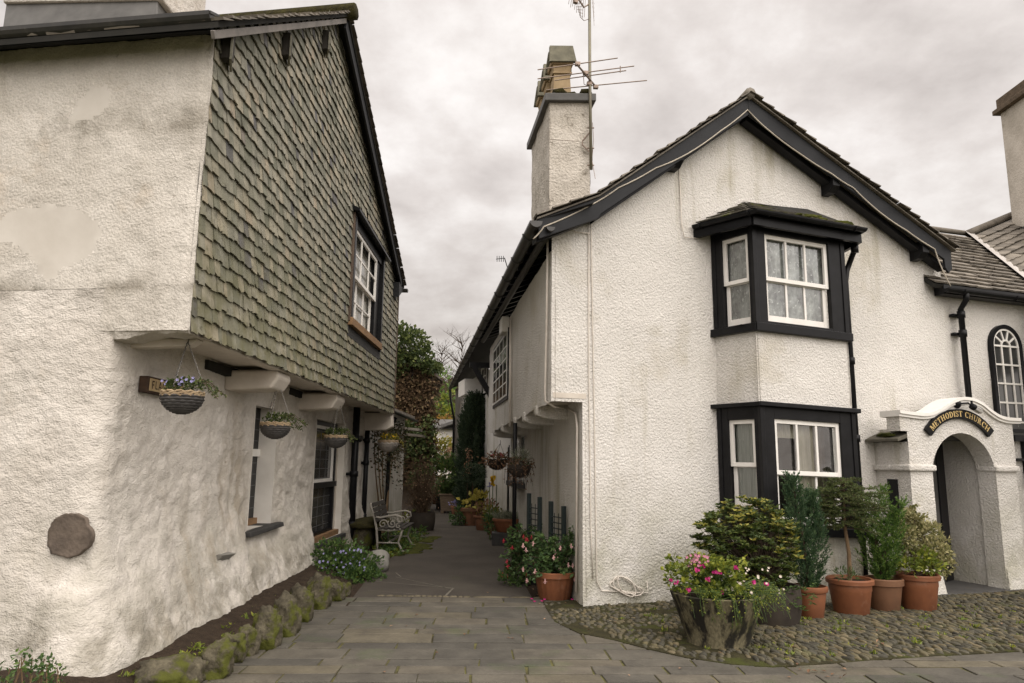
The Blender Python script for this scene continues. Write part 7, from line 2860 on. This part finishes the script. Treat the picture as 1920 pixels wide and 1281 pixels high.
# trellis panels leaning by the alley wall
for (x0, x1, y0a, y0b, yb, Y) in ((992, 1012, 925, 932, 1000, 10.1), (1033, 1057, 940, 949, 1010, 9.4)):
    p0, p1 = at(x0, y0a, Y + .22), at(x1, y0b, Y - .12)
    tr_ = thing('trellis_panel', 'dark green wire trellis panel %s' % ('farther along the alley wall behind the red fuchsia' if x0 < 1000 else 'behind the pink fuchsia at the cottage corner'), 'trellis', (p0.x, p0.y, 0), 'trellis panels on the alley wall')
    fr2 = Fr.between((p0.x, p0.y), (p1.x, p1.y))
    w = (Vector((p1.x, p1.y)) - fr2.p).length
    for s_ in (0, w):
        m = MB().box(fr2, s_ - .026, s_ + .026, 0, p0.z if s_ == 0 else p1.z + .0, -.026, .026)
        m.build('post', m_trellis, tr_, bevel=.006)
    m = MB()
    for k in range(12):
        z = .12 + k * (p1.z - .2) / 12
        m.tube([fr2.pt(0, z, 0), fr2.pt(w, z, 0)], .008, 4)
    for k in range(1, 3):
        m.tube([fr2.pt(w * k / 3, .1, 0.01), fr2.pt(w * k / 3, p1.z - .1, .01)], .005, 4)
    m.build('wire_mesh', m_trellis, tr_)

# ------------------------------------------------------------------ alley pots, right side (positions on the ground)
b0 = G(938, 1024)
bk = thing('stone_block', 'dark squared stone block under the lavender trough', 'block', (b0.x, b0.y + .25, 0))
MB().hexa([Vector((b0.x + dx, b0.y + dy, z)) for z in (0, .24) for dx, dy in ((-.16, .0), (.22, .04), (.2, .42), (-.18, .38))]).build('block', m_stone_sill, bk, bevel=.012)
b = Vector((b0.x + .14, b0.y + .3, .24))
lv = thing('lavender_trough', 'silvery lavender in a terracotta trough on the dark stone block', 'potted plant', b)
pot(lv, b, .30, .26, 'plain', m_terra, 32, sx=1.0, sy=.75)
m = MB()
for i in range(420):
    w = uni(0, 6.28); e = uni(0, .24)
    p = b + Vector((math.cos(w) * e, math.sin(w) * e * .7, .22))
    d = Vector((math.cos(w) * .6 * e / .2 + uni(-.25, .25), math.sin(w) * .6 + uni(-.25, .25), 1)).normalized()
    ln = uni(.12, .26)
    for k in range(4):
        m.leaf(p + d * ln * k / 5, d + rdir() * .45, uni(.05, .08), .010)
m.build('foliage', l_grey, lv)

specs = []


def simple_pot(px_, py_, r, h, mat, style, name, label, fol, fmat, L0, W0, n, cat='potted plant', stem=None):
    b = G(px_, py_)
    t_ = thing(name, label, cat, b)
    pot(t_, b, r, h, style, mat, 26)
    m = MB()
    c = b + Vector((fol[0], fol[1], h + fol[2]))
    cloud(m, c, fol[3:6], n, L0, W0, -.25, 3, .25, .4, px_)
    m.build('foliage', fmat, t_)
    s = MB()
    if stem:
        s.tube([b + Vector((0, 0, h * .8)), c], [.022, .016], 6)
    twigs(s, b + Vector((0, 0, h * .8)) if not stem else c - Vector((0, 0, fol[5] * .6)), [c + Vector((uni(-.6, .6) * fol[3], uni(-.6, .6) * fol[4], uni(-.2, .6) * fol[5])) for i in range(9)], .008)
    s.build('stems', m_bark, t_)
    return t_


yv = simple_pot(882, 985, .26, .44, m_terra_d, 'plain', 'potted_vine', 'yellowing large leaved plant in a tall terracotta pot by the cypress', (.15, -.1, .16, .38, .25, .24), l_vine, .17, .13, 75)
yv2 = simple_pot(906, 994, .23, .34, m_terra_d, 'bell', 'potted_vine', 'straggly brown and yellow plant in a stained clay pot left of the lavender', (.05, 0, .16, .28, .25, .24), l_dry, .09, .05, 150)
simple_pot(925, 1003, .17, .26, m_terra_d, 'plain', 'potted_perennial', 'small olive plant in a dull clay pot just behind the lavender trough', (.0, 0, .12, .22, .2, .2), l_olive, .07, .05, 220)
simple_pot(855, 965, .17, .26, m_terra_d, 'plain', 'potted_pansies', 'blue flowered pansies in a small clay pot beside the wooden planter', (.0, 0, .06, .2, .18, .1), f_blue, .06, .06, 70)
# wooden planter with bay
b = G(845, 962)
wp = thing('wooden_planter', 'square wooden planter with a glossy green bay bush on the right of the path', 'potted shrub', b)
m = MB()
m.hexa([b + Vector((dx * .28, dy * .28, .07)) for dx, dy in ((-1, -1), (1, -1), (1, 1), (-1, 1))] + [b + Vector((dx * .33, dy * .33, .55)) for dx, dy in ((-1, -1), (1, -1), (1, 1), (-1, 1))])
for dx, dy in ((-1, -1), (1, -1), (1, 1), (-1, 1)):
    m.abox(b.x + dx * .24 - .05, b.x + dx * .24 + .05, b.y + dy * .24 - .05, b.y + dy * .24 + .05, 0, .075)
m.abox(b.x - .36, b.x + .36, b.y - .36, b.y + .36, .551, .60)
m.build('pot', m_planter_w, wp, bevel=.01)
m = MB()
cloud(m, at(838, 890, b.y), (.55, .5, .6), 1100, .13, .065, -.25, 2.4, .3, .3, 3)
cloud(m, at(845, 925, b.y), (.3, .3, .35), 300, .12, .06, -.25, 2.4, .3, .3, 5)
m.build('foliage', l_thuja if False else l_mid, wp)
tk = MB(); tk.tube([b + Vector((0, 0, .5)), at(840, 905, b.y)], [.03, .02], 6); twigs(tk, at(840, 915, b.y), [at(uni(822, 855), uni(865, 900), b.y + uni(-.3, .3)) for i in range(8)], .01)
tk.build('trunk', m_bark, wp)
# black pot and terracotta beyond
simple_pot(826, 955, .2, .42, m_blackpot, 'plain', 'potted_fern', 'dark leafy plant in a tall black pot left of the wooden planter', (.0, 0, .2, .32, .3, .28), l_fuch, .10, .05, 320)
simple_pot(822, 945, .3, .36, m_terra_d, 'bell', 'potted_shrub', 'green shrub in a rounded terracotta pot, the farthest along the path', (-.05, 0, .25, .34, .32, .34), l_mid, .10, .06, 360)
# green mound at the foot of the tall pot
c = G(862, 985)
bush('green_mound', 'low leafy green mound spilling onto the path in front of the pansies', (c.x, c.y, .2), (.24, .3, .26), 420, .07, .045, l_fuch)
# tall dark yew and a ball topiary
b = Vector((at(888, 930, 20.5).x, 20.5, 0))
yw = thing('cypress_tree', 'tall dark columnar cypress standing by the white cottage wall in the alley', 'tree', b)
tk = MB(); tk.tube([b, b + Vector((0, 0, 2.8))], [.07, .02], 7); tk.build('trunk', m_bark, yw)
zt_ = at(888, 745, 20.5).z
cypress(yw, b + Vector((0, 0, .15)), zt_ - .2, lambda t: (.46 if t < .75 else .46 * ((1 - t) / .25) ** .5) * (.75 + .25 * min(1, t * 6)), 34000, .12, l_darkcyp, 3.0, (0, 0), .5, .5)
b = Vector((at(886, 945, 18.6).x, 18.6, 0))
tp_ = thing('ball_topiary', 'dark clipped ball topiary on a thin stem in front of the cypress', 'topiary', b)
tk = MB(); tk.tube([b, at(886, 905, 18.6)], .022, 6); tk.build('trunk', m_bark, tp_)
m = MB(); cloud(m, at(886, 888, 18.6), (.31, .31, .29), 900, .05, .03, -.6, 3, .7, .2, 2); m.build('crown', l_darkcyp, tp_)
pt2 = MB()
# yellow poppies/wallflower
b = Vector((at(924, 960, 15.4).x, 15.4, 0))
yf = thing('yellow_flower_stem', 'tall stems of bright yellow and violet flowers beside the dark alley door', 'flower', b)
m = MB()
for dx in (0, .06, -.05):
    m.tube([b + Vector((dx, 0, 0)), at(924, 900, 15.4) + Vector((dx * 1.4, 0, -.1))], .008, 4)
m.build('stems', l_mid, yf)
m = MB()
for i in range(34):
    flower(m, at(uni(921, 928), uni(893, 910), 15.35), rdir() + Vector((0, -1, 0)), .035, 5, .9)
m.build('yellow_flowers', f_yellow, yf)
m = MB()
for i in range(8):
    flower(m, at(uni(914, 922), uni(905, 912), 15.35), rdir() + Vector((0, -1, 0)), .03, 5, .9)
m.build('violet_flowers', f_blue, yf)
m = MB(); cloud(m, b + Vector((0, 0, .3)), (.22, .2, .3), 200, .09, .04, -.4, 3, .2, .6); m.build('leaves', l_fuch, yf)
# autumn climber on the cypress
b = Vector((at(878, 930, 19.4).x, 19.4, 0))
ac = thing('autumn_climber', 'thin golden-leaved climber against the dark cypress', 'climber', b)
tk = MB(); tk.tube([b, at(876, 900, 19.4), at(880, 840, 19.5)], [.012, .008, .004], 5); tk.build('stems', m_bark, ac)
m = MB()
for i in range(90):
    py_ = uni(838, 890)
    m.leaf(at(880 - (py_ - 838) * .08 + uni(-7, 7), py_, 19.4 + uni(-.1, .1)), rdir(), uni(.05, .08), uni(.03, .05))
m.build('leaves', l_dry, ac)

# ------------------------------------------------------------------ hanging baskets
def basket(label, rim_c, r, hook, dark, lite, seed, trail, fl=None, cat='hanging basket', top_n=260):
    rim_c = Vector(rim_c)
    t_ = thing('hanging_basket', label, cat, rim_c - Vector((0, 0, r * .85)), 'hanging baskets along the alley')
    m = MB()
    rows = 9
    for j in range(rows):
        f = j / (rows - 1)
        w0 = f * math.pi / 2 * .86
        rr, z = r * math.cos(w0) * (1 if j else 1), -r * .86 * math.sin(w0) - .035
        ring = []
        for k in range(29):
            w = 6.2832 * k / 28
            o = 1 + .016 * (1 if (k + j) % 2 else -1)
            ring.append(rim_c + Vector((math.cos(w) * rr * o, math.sin(w) * rr * o, z)))
        m.tube(ring, r * .075, 5, False)
    m.lathe(rim_c + Vector((0, 0, -r * .86)), [(r * .1, 0), (r * .55, r * .08), (r * .9, r * .45), (r * .93, r * .86), (r * .85, r * .84)], 20)
    m.build('bowl', dark, t_)
    m = MB()
    for j in range(3):
        ring = []
        for k in range(41):
            w = 6.2832 * k / 40
            ring.append(rim_c + Vector((math.cos(w) * r * (1.01 + .02 * math.sin(k * 2 + j)), math.sin(w) * r * (1.01 + .02 * math.sin(k * 2 + j)), -.03 + j * r * .085 + .006 * math.sin(k * 1.9 + j * 2))))
        m.tube(ring, r * .055, 5, False)
    m.build('woven_rim', lite, t_)
    m = MB()
    hook = Vector(hook)
    for k in range(3):
        w = 6.2832 * k / 3 + .5
        a = rim_c + Vector((math.cos(w) * r, math.sin(w) * r, .04))
        n_ = 26
        for i in range(n_):
            p, q_ = a.lerp(hook, i / n_), a.lerp(hook, (i + .8) / n_)
            m.tube([p, p.lerp(q_, .5) + Vector((.003 if i % 2 else -.003, .003 if i % 2 else 0, 0)), q_], .0045, 4)
    m.tube([hook - Vector((0, 0, .02)), hook + Vector((.01, 0, .03)), hook + Vector((-.0, 0, .07))], .006, 5)
    m.build('chain', m_chain, t_)
    l = MB()
    cloud(l, rim_c + Vector((0, 0, r * .28)), (r * .95, r * .95, r * .42), top_n, r * .22, r * .16, -.35, 9, .2, .5, seed)
    s = MB()
    for i in range(trail[0]):
        a = rim_c + Vector((r * .6, uni(-.5, .2) * r, .05))
        d = Vector((trail[1] * uni(.6, 1.05), uni(-.1, .1), -trail[2] * uni(.5, 1.0)))
        pts = [a, a + Vector((d.x * .35, d.y, .04)), a + Vector((d.x * .75, d.y, d.z * .45)), a + d]
        s.tube(pts, .003, 4, False)
        for k in range(24):
            f = rnd() * 2.99
            p = pts[int(f)].lerp(pts[int(f) + 1], f - int(f))
            l.leaf(p, rdir() + Vector((0, -.3, 0)), r * uni(.13, .22), r * uni(.10, .17))
    l.build('foliage', l_ivy if seed != 4 else l_olive, t_)
    if trail[0]:
        s.build('trailing_stems', m_bark, t_)
    if fl:
        for i in range(16):
            m = MB()
            p = rim_c + Vector((uni(-.8, .8) * r, uni(-.9, .2) * r, r * uni(.3, .7)))
            flower(m, p, Vector((uni(-.3, .3), -1, .4)), r * .10, 5, .9)
            m.build('flower', fl, t_)
    return t_


hx = -2.52
p1 = at(343, 735, -hx / .461 if False else 5.42)
basket('largest grey wicker hanging basket, nearest the street corner, with ivy trailing to the right', p1, .148, at(352, 640, 5.5), m_wicker_d, m_wicker_l, 1, (5, .25, .12), f_blue)
basket('two-tone wicker hanging basket in front of the narrow leaded window', at(517, 793, 7.72), .152, at(522, 715, 7.8), m_wicker_d, m_wicker_l, 2, (6, .24, .14))
basket('two-tone wicker hanging basket in front of the tall black window', at(630, 817, 10.35), .158, at(636, 752, 10.4), m_wicker_d, m_wicker_l, 3, (5, .22, .14))
basket('whitewashed hanging basket with orange green foliage below the far jetty corner', at(728, 827, 14.6), .20, at(730, 790, 14.6), m_wicker_w, m_wicker_l, 4, (3, .2, .2), f_yellow)
t_ = basket('brown hanging basket with dry trailing stems on the jetty post', at(974, 872, 10.9), .165, at(972, 832, 10.9), m_barrel, m_barrel, 5, (0, 0, 0), None, top_n=90)
l = MB(); s = MB()
rc0 = at(974, 872, 10.9)
for i in range(60):
    w = uni(0, 6.28); e = uni(.1, .24)
    a = rc0 + Vector((0, 0, .05)); m1 = rc0 + Vector((math.cos(w) * e, math.sin(w) * e, uni(.0, .14))); tip = m1 + Vector((uni(-.03, .06), 0, -uni(.05, .42)))
    s.tube([a, m1, tip], .003, 4, False)
    for k in range(12):
        l.leaf(m1.lerp(tip, rnd()) + rdir() * .012, rdir(), uni(.02, .035), uni(.012, .022))
s.build('dry_stems', m_bark, t_); l.build('dry_foliage', l_dry, t_)
l = MB(); cloud(l, rc0 + Vector((.02, 0, .13)), (.15, .15, .11), 420, .06, .007, -.6, 5, .2, .6); l.build('silver_tuft', l_grey, t_)
t_ = basket('small rusty hanging basket with red flowers by the far alley door', at(932, 862, 14.6), .19, at(938, 832, 14.6), m_barrel, m_barrel, 6, (2, .1, .15), f_red, top_n=60)
l = MB(); cloud(l, at(932, 863, 14.5), (.32, .25, .16), 260, .07, .035, -.4, 4, .2, 0); l.build('dry_foliage', l_dry, t_)

# ------------------------------------------------------------------ boulders along the bed
bl_px = [(312, 1268, 48, 30), (398, 1245, 30, 34), (432, 1222, 22, 30), (458, 1207, 18, 32), (494, 1185, 24, 42), (530, 1163, 24, 40), (560, 1136, 22, 40), (592, 1117, 22, 34), (625, 1110, 17, 24), (644, 1106, 11, 16)]
words = ['flat topped mossy boulder at the bottom left corner of the picture', 'broad mossy boulder beside the paving, second from the street corner', 'rounded pale moss-sided boulder between two larger stones near the street', 'narrow upright green boulder before the grey-capped one',
         'grey-faced tall boulder with yellow moss, in the middle of the bed edge', 'leaning mossy boulder right of the grey-faced boulder', 'large round brown boulder under the bare wall patch', 'upright green boulder at the foot of the blue flowers', 'small boulder under the overhanging blue flowers', 'smallest edging stone at the path end of the row']
for (px_, py_, hw, hh), lab in zip(bl_px, words):
    b = G(px_, py_ + hh * .75)
    k_ = scl(b)
    m = MB()
    m.blob((b.x, b.y + .05, hh * k_ * .62), (hw * k_ * 1.08, hw * k_ * 1.1, hh * k_ * 1.0), .26, 2.4, 4, px_ * .37, 12)
    o = m.build('boulder', m_boulder, smooth=True, label=lab, cat='boulder', group='mossy boulders edging the flower bed', loc=(b.x, b.y, 0))
b = G(706, 1072)
m = MB(); m.blob((b.x, b.y + .1, .12), (.17, .2, .17), .2, 1.4, 3, 5.5)
m.build('boulder', m_greystone, smooth=True, label='pale round boulder on the far side of the blue flowers', cat='boulder', loc=(b.x, b.y, 0))

# blue campanula mound
b = G(640, 1090)
b = Vector((b.x - .1, b.y + .45, .05))
cf = thing('campanula_bush', 'sprawling leafy mound of small blue flowers at the foot of the slate house', 'flowering plant', b)
l, s, f = MB(), MB(), MB()
for (px_, py_, Y, rx, ry, rz, n_) in ((650, 1062, b.y, .50, .5, .22, 1500), (630, 1045, b.y + .1, .42, .4, .26, 1100), (672, 1085, b.y - .3, .33, .3, .18, 800), (622, 1080, b.y - .35, .33, .3, .2, 700), (690, 1078, b.y, .2, .2, .12, 300), (645, 1100, b.y - .6, .22, .2, .12, 300)):
    cloud(l, at(px_, py_, Y), (rx, ry, rz), n_, .05, .038, -.3, 3.5, .3, .4, px_)
for i in range(60):
    p = at(uni(598, 690), uni(1030, 1085), b.y - .2 + uni(-.3, .1))
    f = MB()
    flower(f, p, Vector((uni(-.4, .4), -1, .6)), uni(.015, .024), 5, .6)
    f.build('flower', f_blue, cf)
for i in range(30):
    p = at(uni(605, 650), uni(1008, 1040), b.y + uni(-.1, .2))
    s.tube([b + Vector((uni(-.2, .2), 0, .1)), p], .004, 4, False)
    for k in range(9):
        l.leaf(b.lerp(p, uni(.6, 1)) + rdir() * .03, rdir() + Vector((0, 0, .3)), .04, .022)
l.build('foliage', l_campan, cf); s.build('stems', m_bark, cf)

# weeds at the bottom left corner
b = Vector((-3.3, 4.55, 0))
wd_ = thing('weed_clump', 'straggly green and brown weeds by the wall in the bottom left corner', 'weed', b)
l, s = MB(), MB()
for i in range(40):
    p = at(uni(-60, 110), uni(1232, 1300), 4.75 + uni(-.15, .1))
    s.tube([Vector((p.x + uni(-.1, .1), p.y, 0.02)), p], .004, 4, False)
    for k in range(8):
        l.leaf(p + rdir() * .05, rdir() + Vector((0, 0, .3)), uni(.025, .05), uni(.012, .025))
l.build('foliage', l_campan, wd_); s.build('stems', m_palebark, wd_)

# small weeds in the cobbles, bed and along the alley foot: nobody could count them
gw = MB()
spots_ = []
for i in range(150):
    x = uni(0.9, 8.0)
    spots_.append((x, uni(cob_y(x) + .05, cob_y(x) + 2.0), uni(.02, .05)))
for i in range(70):
    f = rnd() ** .7; k = random.randrange(len(bed_out) - 1)
    p = bed_out[k].lerp(bed_out[k + 1], rnd())
    spots_.append((p.x - uni(.0, .5), p.y, uni(.03, .07)))
for i in range(120):
    k = random.randrange(1, len(AR) - 1)
    p = AR[k].lerp(AR[k + 1], rnd()); spots_.append((p.x + uni(-.02, .35), p.y, uni(.03, .08)))
for i in range(160):
    k = random.randrange(1, len(AL) - 2)
    p = AL[k].lerp(AL[k + 1], rnd()); spots_.append((p.x + uni(-.6, .12), p.y, uni(.03, .09)))
for (x, y, h) in spots_:
    z = 0.02
    if x < -2.1 and y < 8.4:
        z = .10
    for k in range(9):
        d = Vector((uni(-1, 1), uni(-1, 1), uni(.2, 1.3)))
        gw.leaf(Vector((x + uni(-.03, .03), y + uni(-.03, .03), z)), d, h * uni(.6, 1.3), h * .4)
gw.build('small_weeds', l_lime, kind='stuff')
fg = MB()
for i in range(260):      # greenery at the bench foot
    p = G(uni(708, 800), uni(990, 1045))
    if p.x > AL[3].x + .25:
        continue
    for k in range(4):
        fg.leaf(Vector((p.x + uni(-.06, .06), p.y, uni(0, .12))), rdir() + Vector((0, 0, .5)), uni(.05, .09), uni(.03, .05))
fg.build('ground_ivy', l_campan, kind='stuff')
mg = MB()
for i in range(34):
    p = G(uni(735, 815), uni(1000, 1040))
    if p.x > AL[3].x + .5:
        continue
    mg.blob((p.x, p.y, .004), (uni(.08, .22), uni(.15, .4), uni(.008, .02)), .4, 2.2, 2, i * 1.3)
mg.build('path_moss', m_moss, smooth=True, kind='stuff')
fl_ = MB()
for (x0, x1, y0, y1, n_) in ((990, 1080, 1105, 1135, 14), (1450, 1640, 1245, 1275, 12), (900, 1000, 1020, 1115, 8), (1100, 1900, 1150, 1235, 20), (700, 1400, 1150, 1275, 12)):
    for i in range(n_):
        p = G(uni(x0, x1), uni(y0, y1)); p.z = .035 if p.x > .7 and p.y > cob_y(p.x) else .014
        fl_.leaf(p, Vector((uni(-1, 1), uni(-1, 1), .1)), uni(.03, .06), uni(.015, .03), Vector((0, 0, 1)))
fl_.build('fallen_leaves', l_dry, kind='stuff')
fp_ = MB()
for (px_, py_) in ((997, 1127), (1021, 1128), (1073, 1128), (1016, 1131), (1002, 1132)):
    p = G(px_, py_); p.z = .02
    flower(fp_, p, Vector((0, -.3, 1)), .022, 5, .8)
fp_.build('fallen_petals', f_magenta, kind='stuff')

# ------------------------------------------------------------------ bench
bx0, bx1 = -2.42, -1.86
by0, by1 = 13.0, 14.15
bn = thing('garden_bench', 'small garden bench with scrolled white cast iron ends and dark slats facing the path', 'bench', (-2.15, 13.5, 0))
for yy in (by0, by1):
    m = MB()
    P = lambda x, z: Vector((bx0 + x, yy, z))
    m.tube([P(.10, 0), P(.09, .2), P(.07, .40), P(.02, .62), P(-.06, .86)], [.024, .022, .022, .02, .018], 7)       # back leg and upright
    m.tube([P(.58, 0), P(.52, .06), P(.46, .18), P(.50, .30), P(.53, .40)], [.022, .022, .02, .02, .022], 7)       # curled front leg
    m.tube([P(.62, .0), P(.58, .0)], .022, 6)
    m.tube([P(.06, .40), P(.3, .38), P(.53, .41)], .02, 6)
    m.tube([P(.09, .17), P(.47, .17)], .014, 6)
    m.tube([P(-.0, .62), P(.12, .60), P(.25, .625), P(.4, .65), P(.50, .62), P(.52, .55), P(.46, .52), P(.42, .56), P(.45, .59)], .018, 6)   # arm with curl
    for (cx_2, cz, r0, turns, a0_) in ((.18, .49, .085, 1.6, 0), (.34, .50, .08, 1.6, 2.5), (.45, .46, .05, 1.3, 1)):
        m.tube([P(cx_2 + r0 * (1 - t / 26) * math.cos(a0_ + t / 26 * turns * 6.28), cz + r0 * (1 - t / 26) * math.sin(a0_ + t / 26 * turns * 6.28)) for t in range(24)], .011, 5)
    m.build('iron_end', m_iron_w, bn, smooth=True)
for k in range(5):
    x = bx0 + .10 + k * .1
    MB().abox(x, x + .075, by0 - .04, by1 + .04, .405, .43).build('seat_slat', m_bench_wood, bn, bevel=.004)
for k in range(4):
    x = bx0 + .035 - k * .022
    z = .53 + k * .085
    MB().hexa([(x + .02, by0 - .03, z), (x + .045, by0 - .03, z), (x + .045, by1 + .03, z), (x + .02, by1 + .03, z), (x - .002, by0 - .03, z + .07), (x + .023, by0 - .03, z + .07), (x + .023, by1 + .03, z + .07), (x - .002, by1 + .03, z + .07)]).build('back_slat', m_bench_wood, bn, bevel=.004)
sr_ = MB().abox(bx0 + .28, bx0 + .31, by0, by1, .16, .19)
sr_.build('stretcher', m_iron_w, bn)
# square tub behind the bench with the bare shrub
bs_b = Vector((at(792, 985, 17.2).x, 17.2, 0))
bs = thing('bare_shrub', 'leafless brown twiggy shrub in a dark tub beyond the bench', 'shrub', bs_b)
pot(bs, bs_b, .3, .42, 'barrel', m_barrel, 24)
s, l = MB(), MB()
for i in range(110):
    px_, py_ = uni(755, 822), uni(850, 945)
    if ((px_ - 786) / 36) ** 2 + ((py_ - 900) / 52) ** 2 > 1:
        continue
    p = at(px_, py_, 17.2 + uni(-.5, .5))
    b_ = bs_b + Vector((uni(-.1, .1), uni(-.1, .1), .38))
    m1 = b_.lerp(p, .5) + rdir() * .1
    s.tube([b_, m1, p], [.012, .008, .003], 4, False)
    for k in range(6):
        a = m1.lerp(p, rnd()); q_ = a + rdir() * uni(.1, .28)
        s.tube([a, q_], [.005, .002], 3, False)
        if rnd() < .5:
            l.leaf(q_, rdir(), uni(.03, .06), uni(.015, .03))
s.build('branches', mk('shrub_twigs', (.11, .075, .045), (.06, .042, .028), 9, .9, .2), bs)
l.build('dead_leaves', l_dry, bs)
# climber on the annex wall
cw_b = FA.pt(1.6, 0, .1)
cw = thing('wall_climber', 'bare tan stems of a climber with sparse leaves on the annex wall', 'climber', cw_b)
s, l = MB(), MB()
for (s0, s1, z1) in ((1.3, .5, 2.3), (1.7, 1.4, 2.5), (2.0, 2.6, 2.4), (1.5, 3.2, 2.2), (1.8, .9, 2.0)):
    pts = [FA.pt(s0 + (s1 - s0) * f + .12 * math.sin(f * 6 + s0), z1 * f, .07 + .03 * math.sin(f * 5)) for f in [k / 8 for k in range(9)]]
    s.tube(pts, [.022 * (1 - .08 * k) for k in range(9)], 6)
for i in range(420):
    sl2 = uni(.2, 4.2); z = 2.55 - abs(fnoise((sl2, i, 0), .9)) * 1.6 - uni(0, .3)
    if z < .4:
        continue
    p = FA.pt(sl2, z, .12)
    if i % 4 == 0:
        s.tube([p, p + Vector((uni(0, .15), uni(-.25, .25), uni(-.3, .2)))], .004, 3, False)
    for k in range(3):
        l.leaf(p + rdir() * .1, Vector((1, uni(-1, 1), uni(-1, .5))), uni(.05, .09), uni(.03, .06))
s.build('stems', m_palebark, cw); l.build('foliage', leafmat('sparse_climber', [(0, (.02, .03, .012)), (.6, (.05, .055, .02)), (1, (.10, .06, .03))]), cw)
